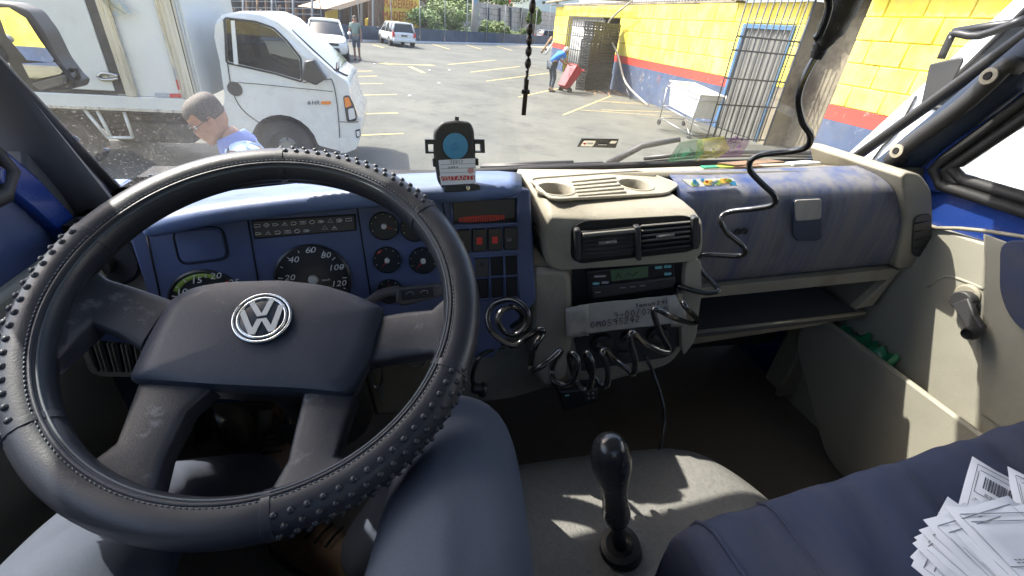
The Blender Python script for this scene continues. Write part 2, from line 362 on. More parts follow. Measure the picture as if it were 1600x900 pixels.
M['curtain'] = mat('pale_slat_sheet', (.50, .50, .48), .7, var=.1)
M['crate'] = mat('black_plastic_crate', (.016, .018, .016), .6, var=.3, vscale=8)
M['white_paint'] = wear(mat('white_car_paint', (.66, .68, .67), .28, coat=.5, var=.03, vscale=3, rvar=.05), (.40, .38, .33), 1.6, .52, .85, amount=.45)
M['box_white'] = wear(mat('white_box_panel', (.62, .64, .62), .35, var=.04, vscale=1.2, bump=.06, bscale=3, bdist=.03), (.45, .44, .40), 2, .55, .85, amount=.5)
M['alu'] = mat('brushed_aluminium', (.50, .49, .45), .38, .35, stretch=(6, 6, .4), var=.25, vscale=3, rvar=.15)
M['undercarriage'] = mat('dusty_chassis', (.05, .05, .047), .8, var=.3)
M['tyre'] = mat('tyre_rubber', (.03, .03, .03), .85, bump=.2, bscale=80)
M['rim'] = mat('grey_wheel_rim', (.22, .22, .21), .5, .3, var=.2)
M['car_glass'] = mat('dark_car_glass', (.016, .020, .024), .05, spec=.45)
M['orange'] = mat('indicator_orange', (.75, .22, .03), .25)
M['lamp'] = mat('lamp_lens', (.6, .62, .62), .12, spec=.8)
M['redlamp'] = mat('red_lamp', (.5, .03, .03), .25)
M['skin'] = mat('skin', (.36, .19, .125), .55, bump=.15, bscale=220, var=.10, vscale=18)
M['skin2'] = mat('skin_tanned', (.32, .18, .12), .6)
M['hair'] = mat('cropped_grey_hair', (.045, .038, .032), .8, bump=1., bscale=320, var=.7, vscale=190, col2=(.15, .13, .115))
M['shirt_blue'] = mat('light_blue_shirt', (.34, .46, .68), .8, bump=.8, bscale=13, bdist=.03)
folds(M['shirt_blue'], 4.0, .03, .6)
M['shirt_royal'] = mat('royal_blue_tshirt', (.03, .17, .52), .8)
M['shirt_green'] = mat('grey_green_tshirt', (.16, .22, .19), .85)
M['short_dark'] = mat('slate_shorts', (.09, .11, .13), .85)
M['jeans'] = mat('dark_jeans', (.05, .065, .085), .85)
M['shoe'] = mat('dark_shoe', (.02, .02, .02), .7)
M['bin_white'] = mat('white_plastic_tub', (.74, .73, .68), .5, var=.05)
M['cart_red'] = mat('red_cart_plastic', (.32, .02, .035), .45)
M['fence_blue'] = mat('dark_blue_fence_panel', (.045, .065, .10), .6, var=.25, vscale=1)
M['pole'] = mat('concrete_pole', (.35, .33, .29), .9, var=.15, vscale=2, bump=.3, bscale=30)
M['post'] = mat('grey_steel_post', (.22, .23, .24), .6)
M['wood'] = mat('weathered_timber', (.22, .14, .085), .85, stretch=(1, 1, .15), var=.4, vscale=6)
M['shed_dark'] = mat('dark_shed_cladding', (.06, .055, .052), .85, stretch=(3, 3, .3), var=.5, vscale=2)
M['sign_yellow'] = mat('sign_yellow_paint', (.80, .55, .08), .6, var=.06)
M['sign_red'] = mat('sign_red_lettering', (.50, .06, .03), .6)
M['awning'] = mat('pale_orange_awning', (.72, .50, .33), .8)
M['blockwall'] = mat('grey_block_wall', (.36, .36, .34), .9, var=.15, vscale=1.5)
M['leafA'] = mat('mid_green_leaf', (.10, .17, .035), .6, var=.5, vscale=1.2)
M['leafB'] = mat('pale_green_leaf', (.16, .22, .06), .6, var=.5, vscale=1.2)
M['bark'] = mat('tree_bark', (.12, .09, .065), .9, var=.3, vscale=6)
M['kerb'] = mat('white_painted_kerb', (.60, .62, .64), .8, var=.1)
M['soil'] = mat('dry_soil', (.30, .24, .16), .95, var=.3, vscale=4)
M['blue_car'] = mat('blue_car_paint', (.03, .08, .25), .3, coat=.5)
M['grey_car'] = mat('grey_car_paint', (.20, .22, .24), .3, coat=.5)
# ================================================================== THE PLACE: large structure first
def struct(name, mb, m, **k): return obj(name, mb, m, kind='structure', **k)
g = MB(); g.add([(-400, -300, -H), (400, -300, -H), (400, 600, -H), (-400, 600, -H)], [(0, 1, 2, 3)])
struct('ground', g, M['soil'])
g = MB(); g.add([(-30, -25, -H+.004), (30, -25, -H+.004), (30, 52, -H+.004), (-30, 44, -H+.004)], [(0, 1, 2, 3)])
struct('parking_lot', g, M['asphalt'])

# ------------------------------------------------------------------ cab of the truck we sit in
XL, XR = -.56, 1.2
cab = thing('truck_cab', 'blue truck cab around the driver, with windshield, pillars, doors and engine cover', 'truck cab', (.32, .3, -1.0))
# windshield: one leaning sheet of glass
wl0, wr0 = V(XL+.0, 1.04, -.385), V(XR-.0, 1.0, -.262)
wl1, wr1 = V(XL+.05, .44, .40), V(XR-.05, .42, .46)
grid = []
for j in range(7):
    t = j/6; a = wl0.lerp(wl1, t); b = wr0.lerp(wr1, t); row = []
    for i in range(13):
        s = i/12; q = a.lerp(b, s); q = q+V(0, .07*(1-(2*s-1)**2), 0); row.append(q)
    grid.append(row)
wsb = MB().sheet(grid)
wsh = obj('windshield', wsb, M['windshield'], cab, sharp=0)
WSN = (wr0-wl0).cross(wl1-wl0).normalized()
def WS(x, y, off=0):                      # a point on the windshield (curved) under a pixel
    d = ray(x, y); t = 0.2
    best = None
    for k in range(2000):
        q = d*(0.4+k*.0008); s = (q.x-XL)/(XR-XL); zb = -.385+.123*s; v = (q.z-zb)/(.43-zb)
        yy = 1.04-.04*s+(.43-(1.04-.04*s))*v+.07*(1-(2*s-1)**2)
        if q.y >= yy: best = q; break
    return (best or d)+V(0, -off, -off*.5)
bt = MB(); bt.tube([grid[0][i]+V(0, 0, .004) for i in range(13)], .012, 6); bt.tube([r_[0]+V(.006, 0, 0) for r_ in grid], .013, 6); bt.tube([r_[-1]-V(.006, 0, 0) for r_ in grid], .013, 6)
obj('windshield_seal', bt, M['rubber'], wsh, sharp=0)
for q, s in (((118, 213), .007), ((167, 231), .005), ((238, 273), .005)):
    c = WS(*q, .004); obj('dirt_splash', MB().prism([c+V(1, 0, 0)*s*math.cos(a)*random.uniform(.4, 1.2)+V(0, -.62, .78)*s*math.sin(a)*random.uniform(.5, 1.3) for a in [k*.63 for k in range(10)]], V(0, .0003, .0002)), M['paper'], wsh)

# pillars (driver's and passenger's) as leaning beams with inner trim
def pillar(side, e1, e2, m, extra):
    X = XL if side < 0 else XR
    a0, a1 = P(*e1[0], X=X), P(*e1[1], X=X); b0, b1 = P(*e2[0], X=X), P(*e2[1], X=X)
    da, db = (a1-a0), (b1-b0)
    lo, hi = -.15, extra
    A0, A1, B0, B1 = a0+da*lo, a0+da*hi, b0+db*lo, b0+db*hi
    o = V(-side*.045, 0, 0); ring = []
    for A, B in ((A0, B0), (A0.lerp(A1, .3), B0.lerp(B1, .3)), (A0.lerp(A1, .6), B0.lerp(B1, .6)), (A1, B1)):
        e = (B-A)
        ring.append([A-o*.9, A+o*.2, A+e*.16+o, A+e*.5+o*1.15, A+e*.84+o*.9, B+o*.1, B-o*.9])
    return MB().loft(ring)
pl = obj('pillar', pillar(-1, ((150, 322), (-48, 106)), ((118, 335), (-60, 120)), M['trim_grey'], 3.2), M['trim_grey'], cab, sharp=50)
pr = obj('pillar', pillar(1, ((1366, 262), (1622, 54)), ((1440, 262), (1640, 110)), M['pillar_blue'], 2.6), M['pillar_blue'], cab, sharp=50, label='blue pillar with a black grab handle at the passenger side')
# rubber edge beside the right-hand glass, blue painted door frame edge
# grab handle on the passenger pillar
hp = [P(*q, X=XR-.07) for q in ((1393, 250), (1425, 222), (1470, 190), (1510, 160), (1545, 128), (1572, 103))]
hp = [hp[0]+V(.03, 0, 0)]+hp+[hp[-1]+V(.03, 0, 0)]
gh = MB().tube(hp, .0165, 10, smooth=4)
hd = obj('grab_handle', gh, M['dark'], pr, sharp=0)
for q in ((1402, 236), (1546, 119)):
    c = P(*q, X=XR-.087); obj('screw_cap', MB().lathe(c, (-1, 0, 0), [(.015, 0), (.015, .004), (.008, .005), (.007, -.003)], 14), M['tan'], pr)
    obj('screw_hole', MB().lathe(c+V(-.003, 0, 0), (-1, 0, 0), [(.0065, 0), (.0065, .003)], 12), M['hole'], pr)

# left quarter: grey inner trim and blue frame next to the driver
def plate(px, m, name, parent, X=None, Y=None, Z=None, th=.02, bevel=.004, rr=0, **k):
    pts = [P(*q, X=X, Y=Y, Z=Z) for q in px]
    if rr: pts = round_poly(pts, rr)
    vec = V(th if X is not None and X > 0 else (-th if X is not None else 0), th if Y is not None else 0, -th if Z is not None else 0)
    return obj(name, MB().prism(pts, vec), m, parent, bevel=bevel, **k)

# doors: panel with a window opening, glass, inner parts
def door(side, sill, yfront, m_lab):
    X = XL if side < 0 else XR
    xo = X+side*.07
    d = MB(); d.abox(min(X, xo), max(X, xo), -.42, yfront+.16, -1.02, sill-.02)
    dd = obj('door', d, M['cab_paint'] if side > 0 else M['cluster_blue'], cab, bevel=.01, label=m_lab)
    # upper frame: rear post, top rail, slanted front rail
    f = MB(); top = .275
    f.abox(min(X, xo), max(X, xo), -.42, -.30, sill-.03, top+.05)
    f.abox(min(X, xo), max(X, xo), -.30, .52, top, top+.05)
    obj('window_frame', f, M['rubber'], dd, bevel=.006)
    yb, yt = yfront, .47
    w_ = MB(); w_.add([(X+side*.03, -.30, sill-.02), (X+side*.03, yb, sill-.02), (X+side*.03, yt, top+.02), (X+side*.03, -.30, top+.02)], [(0, 1, 2, 3)])
    obj('window_glass', w_, M['glass'], dd, sharp=0)
    s = MB(); s.tube([(X, -.30, sill), (X, yb-.03, sill), (X, yb, sill+.014), (X, yb-.006, sill+.03), (X, yt, top)], .013, 8)
    s.tube([(X-side*.008, -.30, sill-.022), (X-side*.008, yb, sill-.022), (X-side*.008, yb+.03, sill+.004), (X-side*.008, yb+.02, sill+.03), (X-side*.008, yt+.04, top)], .012, 8)
    obj('window_seal', s, M['rubber'], dd, sharp=0)
    bnd = [[V(X-side*.004, -.30, sill), V(X-side*.004, yb-.03, sill), V(X-side*.004, yb, sill+.014), V(X-side*.004, yt, top)], [V(X-side*.004, -.30, sill-.022), V(X-side*.004, yb, sill-.022), V(X-side*.004, yb+.03, sill+.004), V(X-side*.004, yt+.04, top)]]
    obj('seal_lip', MB().sheet(bnd), M['rubber'], dd, sharp=0, solid=.006)
    return dd
dl = door(-1, -.25, .76, 'blue driver door with tan inner panel and open window line')
dr = door(1, -.218, .755, 'blue passenger door with tan inner panel, crank and storage pocket')
# right door: inner panel pieces
pan = MB().prism(round_poly([V(XR-.022, .93, -.34), V(XR-.022, .93, -.98), V(XR-.022, -.40, -.98), V(XR-.022, -.40, -.36), V(XR-.022, .60, -.315)], .02), (.02, 0, 0))
obj('door_panel', pan, M['door_tan'], dr, bevel=.006)
bead = MB().tube([P(*q, X=XR-.026) for q in ((1445, 356), (1500, 357), (1540, 361), (1600, 370))]+[V(XR-.026, .3, -.33)], .0042, 8)
obj('panel_bead', bead, M['tan'], dr, sharp=0)
ins = [P(*q, X=XR-.0275) for q in ((1566, 372), (1640, 380), (1660, 540), (1600, 516), (1578, 490), (1565, 455))]
obj('door_inset', MB().prism(round_poly(ins, .05), (-.008, 0, 0)), M['seat'], dr, bevel=.003)
rib = [P(*q, X=XR-.022) for q in ((1538, 364), (1541, 420), (1540, 470), (1534, 560), (1532, 645))]
rib += [V(XR-.022, -.38, rib[-1].z), V(XR-.022, -.38, rib[0].z-.012)]
obj('panel_step', MB().prism(rib, V(-.005, 0, 0)), M['door_tan'], dr, bevel=.003)
# moulded step across the panel
stp = MB().tube([P(*q, X=XR-.02) for q in ((1450, 448), (1478, 432), (1510, 440), (1538, 452))], .0042, 8, smooth=3)
obj('panel_moulding', stp, M['door_tan'], dr, sharp=0)
# crank
cr = MB(); c0, c1 = P(1503, 470, X=XR-.045), P(1527, 517, X=XR-.055)
cr.loft([[c0+V(dx, dy*.021*math.cos(a), .021*math.sin(a)) for a in [k*math.pi/6 for k in range(12)]] for dx, dy in ((.02, 1), (-.006, 1))])
d_ = (c1-c0); pe = V(0, -d_.z, d_.y).normalized()
cr.loft([[c0+d_*t+pe*wd*sx+V(dx, 0, 0) for sx, dx in ((1, .008), (1, -.008), (-1, -.008), (-1, .008))] for t, wd in ((0, .017), (.6, .013), (1, .016))])
ck = obj('window_crank', cr, M['dark'], dr, bevel=.003)
obj('crank_knob', MB().lathe(c1+V(.004, 0, 0), (-1, -.1, -.1), [(.010, 0), (.013, .01), (.014, .03), (.011, .036), (.010, .030)], 16), M['black'], dr)
obj('crank_hub', MB().lathe(c0+V(.03, .008, .008), (-1, 0, 0), [(.024, 0), (.024, .012), (.02, .016)], 18), M['tan'], dr)
# pocket
pk = [P(*q, X=XR-.09) for q in ((1276, 512), (1300, 520), (1520, 664))]
zt = (pk[1].z+pk[2].z)/2; pkx = XR-.09
prof = round_poly([V(pkx, pk[0].y+.03, zt+.01), V(pkx, .36, zt+.002), V(pkx, .20, zt+.03), V(pkx, -.4, zt+.06), V(pkx, -.4, -.97), V(pkx, .60, -.97), V(pkx, pk[0].y+.05, zt-.10)], .05)
obj('door_pocket', MB().prism(prof, (.016, 0, 0)), M['door_tan'], dr, bevel=.006)
obj('pocket_end', MB().abox(pkx+.016, XR-.002, pk[0].y+.02, pk[0].y+.035, -.95, zt-.01), M['door_tan'], dr, bevel=.004)
obj('pocket_end', MB().prism([V(pkx+.016, .17, zt+.02), V(XR-.002, .02, zt+.05), V(XR-.002, .0, zt+.05), V(pkx+.016, .15, zt+.02)], (0, 0, -.3)), M['door_tan'], dr, bevel=.004)
# left door panel and its pull
obj('door_panel', MB().abox(XL-.002, XL+.022, -.40, .78, -.98, -.38), M['door_tan'], dl, bevel=.008)
obj('door_pocket', MB().prism([V(XL+.022, .66, -.74), V(XL+.075, .60, -.74), V(XL+.075, -.2, -.74), V(XL+.022, -.2, -.74)], (0, 0, -.2)), M['tan'], dl, bevel=.012)
# shell: roof, header, rear wall, floor, firewall, side posts
obj('roof', MB().prism([V(XL-.05, -.75, .46), V(XL-.05, .48, .40), V(XR+.05, .48, .46), V(XR+.05, -.75, .50)], (0, 0, .06)), M['headliner'], cab, bevel=.01)
# outside visor of tinted plastic standing out over the glass
vs_ = MB().prism([V(XL-.20, .46, .45), V(XR-.02, .46, .48), V(XR-.06, .975, .40), V(XL-.20, .812, .37)], (0, 0, .012))
obj('outer_visor', vs_, M['dark'], cab, bevel=.004)
obj('header', MB().prism([V(XL-.03, .43, .33), V(XR+.03, .40, .39), V(XR+.03, .50, .48), V(XL-.03, .52, .42)], (0, 0, .04)), M['headliner'], cab, bevel=.008)
rw = MB().abox(XL-.05, XR+.05, -.78, -.74, -1.02, -.22).abox(XL-.05, XR+.05, -.78, -.74, .36, .48).abox(XL-.05, XL+.10, -.78, -.74, -.22, .36).abox(XR-.10, XR+.05, -.78, -.74, -.22, .36)
rwo = obj('rear_wall', rw, M['trim_grey'], cab, bevel=.01)
obj('added_rear_window', MB().add([V(XL+.10, -.76, -.22), V(XR-.10, -.76, -.22), V(XR-.10, -.76, .36), V(XL+.10, -.76, .36)], [(0, 1, 2, 3)]), M['glass'], rwo)  # unseen window, added so that sky light fills seat and hub from behind
obj('rear_post', MB().abox(XL-.08, XL, -.76, -.42, -1.02, .46), M['trim_grey'], cab, bevel=.01)
obj('rear_post', MB().abox(XR, XR+.08, -.76, -.42, -1.02, .50), M['trim_grey'], cab, bevel=.01)
obj('cab_floor', MB().abox(XL-.05, XR+.05, -.76, 1.12, -1.02, -.97), M['floor'], cab)
obj('firewall', MB().abox(XL-.05, XR+.05, 1.15, 1.19, -1.0, -.40), M['trim_grey'], cab)
obj('side_panel', MB().abox(XL-.07, XL-.002, .90, 1.12, -1.0, -.36), M['cab_paint'], cab, bevel=.01)
obj('side_panel', MB().abox(XR+.002, XR+.07, .90, 1.12, -1.0, -.27), M['cab_paint'], cab, bevel=.01)
# sun visors folded up under the roof
for x0, x1, zb, lab in ((XL+.06, .30, .07, None), (.36, XR-.06, .095, None)):
    vz = MB().prism(round_poly([V(x0, .40, .345), V(x1, .40, .375), V(x1, .24, .385), V(x0, .24, .36)], .03), (0, 0, -.016))
    obj('sun_visor', vz, M['headliner'], cab, bevel=.006)
# cowl outside under the glass
obj('cowl', MB().prism([V(XL, 1.09, -.40), V(.3, 1.15, -.36), V(XR, 1.04, -.285), V(XR, 1.16, -.34), V(.3, 1.24, -.42), V(XL, 1.20, -.46)], (0, 0, -.03)), M['dark'], cab, bevel=.006)
obj('front_panel', MB().prism([V(XL-.05, 1.24, -.48), V(XR+.05, 1.18, -.38), V(XR+.05, 1.30, -1.4), V(XL-.05, 1.34, -1.4)], (0, -.03, 0)), M['cab_paint'], cab)
# blue inner frame edges beside both doors
pts = [P(*q, X=XL+.012) for q in ((0, 225), (60, 275), (150, 372), (130, 400), (55, 330), (0, 285))]
obj('frame_edge', MB().prism(pts, (-.03, 0, 0)), M['cab_paint'], cab, bevel=.006)
pts = [P(*q, X=XL+.004) for q in ((40, 215), (110, 315), (140, 360), (95, 362), (45, 285))]
obj('corner_trim', MB().prism(pts, (-.03, 0, 0)), M['trim_grey'], cab, bevel=.008)
pts = [P(*q, X=XR-.012) for q in ((1432, 268), (1480, 226), (1560, 172), (1600, 140), (1600, 150), (1556, 186), (1490, 236), (1466, 262), (1468, 300), (1448, 300))]
obj('frame_edge', MB().prism(pts, (.03, 0, 0)), M['cab_paint'], cab, bevel=.006)

# ------------------------------------------------------------------ engine cover (the hump between the seats)
ZT = -.665
rings = []
def far_edge(x): return .475+.035*math.sin(max(0, min(1, (x-.02)/.58))*math.pi)-max(0, x-.50)**1.5*2.0
for t in [k/22 for k in range(23)]:
    row = []
    for s in [k/24 for k in range(25)]:
        xx = .03+s*.66
        ye = far_edge(xx)+.06; yy = -.35+t*(ye+.35)
        ex = max(0, xx-.52)/.16; el_ = max(0, .10-xx)/.07; ey = max(0, t-.86)/.14
        drop = .075*min(1, ex)**2+.26*max(0, ex-.75)**1.3+.30*min(1, el_)**2+.055*ey**2+.25*max(0, ey-.6)**1.4+.006*math.sin(xx*14)*math.sin(yy*9)
        row.append(V(xx, yy, ZT-min(drop, .34)))
    rings.append(row)
obj('engine_cover', MB().sheet(rings), M['tunnel'], cab, sharp=0, subsurf=1)
obj('cover_skirt', MB().abox(.05, .66, -.35, .47, -1.0, ZT-.20), M['floor'], cab)
# ================================================================== DASHBOARD
dash = thing('dashboard', 'blue and tan dashboard running across the cab under the windshield', 'dashboard', (.35, .8, -1.0))
CT = R(12); CN = V(0, -math.cos(CT), math.sin(CT)); CP = V(0, .665, -.35)
def D(x, y, off=0): return PL(x, y, CP, CN)+CN*off      # on the instrument panel face
DX = V(1, 0, 0); DXp = (D(560, 345)-D(400, 355)).normalized()   # along the printed rows
DYp = CN.cross(DXp)
# top and hood
lip = [P(216, 346, Y=.66), P(300, 322, Y=.655), P(450, 303, Y=.645), P(640, 287, Y=.63), P(823, 282, Y=.615)]
back = [P(x, y, Y=1.14) for x, y in ((232, 309), (300, 303), (450, 288), (640, 269), (823, 266))]
rings = [[p+V(0, 0, -.030) for p in lip], [p+V(0, -.008, -.012) for p in lip], [p+V(0, .004, -.001) for p in lip], [p.lerp(q, .15)+V(0, 0, .004) for p, q in zip(lip, back)], back]
obj('hood', MB().sheet(rings), M['hood_blue'], dash, sharp=0, subsurf=1, solid=.006)
# right part top behind the glove box and the console
tp = [P(820, 280, Y=.84), P(960, 272, Y=.82), P(1100, 271, Y=.80), P(1405, 264, Y=.80)]; tp[-1].x = XR-.01
tb_ = [P(815, 267, Y=1.15), P(950, 266, Y=1.15), P(1150, 259, Y=1.13), P(1340, 254, Y=1.08)]; tb_[-1].x = XR-.01
rr = [[p+V(0, 0, -.02) for p in tp], tp, [p.lerp(q, .3)+V(0, 0, .003) for p, q in zip(tp, tb_)], tb_]
obj('corner_filler', MB().prism([P(100, 338, Y=.90), P(192, 310, Y=.98), P(240, 318, Y=.90), P(222, 352, Y=.70), P(165, 356, Y=.70)], (0, .03, -.012)), M['trim_grey'], dash, bevel=.006)
obj('dash_top', MB().sheet(rr), M['tan'], dash, sharp=0, solid=.006)
# instrument panel: a face with seams, sides, lower edge
face = [D(196, 356), D(450, 318), D(700, 302), D(829, 296), D(838, 470), D(770, 560), D(560, 560), D(250, 520)]
ip = obj('instrument_panel', MB().prism(face, -CN*.10), M['cluster_blue'], dash, bevel=.004)
for a, b in (((385, 330), (407, 462)), ((557, 318), (579, 462)), ((229, 366), (252, 470)), ((690, 312), (712, 420))):
    obj('seam', MB().tube([D(*a, .0005), D(*b, .0005)], .0012, 5), M['hole'], ip, sharp=0)
obj('blank_cover', MB().prism(round_poly([D(272, 361), D(345, 356), D(356, 402), D(284, 411)], .012), CN*.003), M['cluster_blue'], ip, bevel=.0015)
gr = round_poly([D(269, 358, .0012), D(348, 353, .0012), D(359, 404, .0012), D(281, 414, .0012)], .014)
obj('cover_groove', MB().tube(gr, .0011, 5, closed=True), M['hole'], ip, sharp=0)
# warning light strip with small pictograms
wlp = [D(393, 344), D(556, 334), D(557, 360), D(398, 373)]
wp = obj('warning_strip', MB().prism(wlp, CN*.0025), M['hole'], dash, bevel=.001)
M['strip'] = mat('warning_strip_grey', (.055, .05, .05), .35)
obj('strip_window', MB().prism([D(396, 346, .0025), D(553, 337, .0025), D(554, 358, .0025), D(400, 370, .0025)], CN*.0006), M['strip'], wp)
pic = MB()
def glyph(x, y, k, s=4.6):
    shapes = [[(-1, -.6), (1, -.6), (1, .6), (-1, .6)], [(-1, 0), (-.3, .8), (.3, .8), (1, 0), (.3, -.8), (-.3, -.8)], [(-1, -.4), (.2, -.4), (1, 0), (.2, .5), (-1, .5)], [(0, -.9), (.9, .7), (-.9, .7)], [(-.9, .7), (-.9, -.5), (.4, -.7), (.9, .0), (.5, .7)]]
    sh = shapes[k % 5]
    pic.tube([D(x+a*s*1.0, y+b*s*.72-a*s*.06, .0036) for a, b in sh], .0005, 4, closed=True)
    if k % 2: pic.tube([D(x-s*.5, y+.2, .0036), D(x+s*.5, y-.3, .0036)], .0005, 4)
for i in range(11): glyph(403+i*14.2, 352-i*.95, i)
for i in range(6): glyph(405+i*15, 364-i*.9, i+2)
for x in (508, 523): glyph(x, 355, x)
obj('warning_pictograms', pic, M['mark'], wp, sharp=0, kind='stuff')
# dials
def dial(name, c, rp, label, lo, hi, n, needle, nums=(), big=False, red_arc=None, green_arc=None):
    C = D(*c); r_ = (D(c[0]+rp, c[1]-rp*.06)-D(c[0]-rp, c[1]+rp*.06)).length/2
    g_ = obj(name, MB().lathe(C, CN, [(r_*1.06, 0), (r_*1.06, .003), (r_*1.0, .005), (r_*.98, .0015), (.001, .0012)], 40), M['gauge'], dash, label=label)
    def at(a, q, o=.003): return C+(DXp*math.cos(a)+DYp*math.sin(a))*q*r_+CN*o
    tk = MB()
    for i in range(n):
        a = R(lo+(hi-lo)*i/(n-1)); L = .12 if i % 2 == 0 else .07
        tk.box((at(a, .93-L/2)), (at(a, .93)-at(a, .93-L))*.5, (at(a+.01, .9)-at(a-.01, .9)).normalized()*(.0006 if big else .0004), CN*.0003)
    obj('tick_marks', tk, M['mark'], g_)
    for arc, mm in ((red_arc, 'red_mark'), (green_arc, 'green_mark')):
        if arc:
            ar = MB().sheet([[at(R(arc[0]+(arc[1]-arc[0])*k/14), q, .0028) for k in range(15)] for q in (.80, .94)])
            obj('coloured_arc', ar, M[mm], g_, sharp=0, solid=.0004)
    a = R(needle); nd = MB(); pd = (at(a+math.pi/2, 1)-at(a-math.pi/2, 1)).normalized()
    nd.add([at(a, .0, .0045)+pd*.0012, at(a, .82, .0045), at(a, .0, .0045)-pd*.0012], [(0, 1, 2)])
    obj('needle', nd, M['red_mark'], g_, solid=.0006)
    obj('needle_hub', MB().lathe(C, CN, [(r_*(.14 if big else .2), .002), (r_*(.13 if big else .19), .007), (r_*.05, .008)], 18), M['needle_hub'], g_)
    for s, q, sz in nums: text('numeral', s, sz, D(*q, .0045), DXp, DYp, M['mark'], g_, shear=.25, xs=1.2)
    return g_
dial('speedometer', (490, 436), 57, 'round speedometer reading from 20 to 120', 215, -45, 13, 232,
     [('20', (453, 433), .013), ('40', (459, 405), .013), ('60', (485, 390), .013), ('80', (509, 398), .0125), ('100', (525, 417), .013), ('120', (529, 442), .013), ('km/h', (510, 436), .005)], True)
dial('rev_counter', (325, 472), 57, 'round rev counter with a green arc', 200, -20, 12, 250, [('15', (308, 437), .013), ('20', (338, 430), .013), ('25', (366, 440), .013), ('10', (285, 455), .013)], True, (28, 44), (62, 150))
dial('small_gauge', (600, 353), 22, 'small gauge with a pale face at the top left', 200, -20, 7, -20)
dial('small_gauge', (605, 406), 21, 'small gauge with its needle pointing down left', 200, -20, 7, 228, red_arc=(110, 140))
dial('small_gauge', (661, 407), 21, 'small gauge beside the wheel rim', 200, -20, 7, 225)
dial('small_gauge', (648, 356), 21, None, 200, -20, 7, 90)
dial('small_gauge', (609, 455), 20, None, 200, -20, 7, 90)
obj('odometer', MB().prism([D(497, 447, .0022), D(520, 445, .0022), D(521, 454, .0022), D(498, 456, .0022)], CN*.0006), M['lcd'], dash)
# right-hand switch panel: recess with a red comb, four switches, a grid of open slots
rc = [D(704, 313), D(808, 307), D(808, 349), D(707, 352)]
rp_ = obj('display_recess', MB().prism(rc, -CN*.045), M['hole'], dash)
fr = MB()
for a, b in ((rc[0], rc[1]), (rc[1], rc[2]), (rc[2], rc[3]), (rc[3], rc[0])): fr.tube([a+CN*.002, b+CN*.002], .0022, 6)
obj('recess_frame', fr, M['cluster_blue'], rp_, sharp=0)
obj('recess_face', MB().prism([D(708, 316, .0005), D(804, 311, .0005), D(804, 340, .0005), D(710, 346, .0005)], CN*.001), M['black'], rp_)
M['comb_red'] = mat('red_translucent_comb', (.50, .04, .03), .4)
cb = MB()
for i in range(20):
    x = 718+i*3.6; cb.box(D(x, 343-i*.22, .003), DX*.0011, DYp*(.0035+.002*math.sin(i*.16)), CN*.0012)
cb.box(D(752, 338, .003), DXp*.030, DYp*.0012, CN*.0012)
obj('red_comb', cb, M['comb_red'], rp_)
for i, x in enumerate((724, 748, 772, 797)):
    y = 377-i*1.4
    sw = obj('rocker_switch', MB().prism(round_poly([D(x-10.5, y-19), D(x+11, y-20), D(x+11, y+16), D(x-10, y+17)], .003), CN*.008), M['black'], dash, bevel=.002)
    if i in (1, 2): obj('switch_lens', MB().prism([D(x-4.5, y-6, .008), D(x+4, y-6.4, .008), D(x+4, y+4, .008), D(x-4.5, y+4.4, .008)], CN*.0012), M['red_mark'], sw)
    else: obj('switch_print', MB().tube([D(x-3+3*math.cos(a), y+2*math.sin(a), .0085) for a in [k*.9 for k in range(7)]], .0005, 4, closed=True), M['ink_grey'], sw, sharp=0)
gx = (741, 764, 787, 809); gy = (401, 434, 468)
for i in range(3):
    for j in range(2):
        x0, x1 = gx[i]+2, gx[i+1]-1.5; y0, y1 = gy[j]+2, gy[j+1]-2; o_ = -i*1.4
        if i == 0 and j == 0:
            b_ = obj('blank_switch', MB().prism([D(x0-2, y0+o_), D(x1, y0+o_-1), D(x1, y1+o_-1), D(x0-1, y1+o_)], CN*.006), M['dark'], dash, bevel=.0015)
            obj('switch_hole', MB().lathe(D(752, 412, .0058), CN, [(.0032, 0), (.0032, .0008)], 12), M['hole'], b_)
        else: obj('empty_slot', MB().prism([D(x0, y0+o_), D(x1, y0+o_-1), D(x1, y1+o_-1), D(x0, y1+o_)], CN*.001), M['hole'], dash)
fr = MB()
for x in gx: fr.tube([D(x, gy[0]-(x-741)*.06, .002), D(x+2, gy[2]-(x-741)*.06, .002)], .0020, 6)
for y in gy: fr.tube([D(gx[0], y, .002), D(gx[3], y-4.2, .002)], .0020, 6)
obj('slot_grid', fr, M['cluster_blue'], dash, sharp=0)
# knee panels under the instruments
knee = MB().prism([P(545, 505, Y=.71), P(700, 488, Y=.71), P(880, 470, Y=.71), P(885, 600, Y=.71), P(800, 625, Y=.71), P(585, 652, Y=.71)], (0, .05, 0))
kp = obj('knee_panel', knee, M['tan'], dash, bevel=.01)
cc = P(651, 562, Y=.707); obj('round_plug', MB().lathe(cc, (0, -1, 0), [(.021, 0), (.021, .003), (.017, .005), (.015, .002), (.001, .002)], 22), M['tan'], kp)
obj('leak_blocker', MB().abox(XL+.02, .30, .86, 1.08, -.43, -.345), M['hole'], dash)  # hidden black plates added to stop sun leaking down through the dash
obj('leak_blocker', MB().abox(XL+.02, XR-.02, .82, 1.16, -.375, -.345), M['hole'], dash)
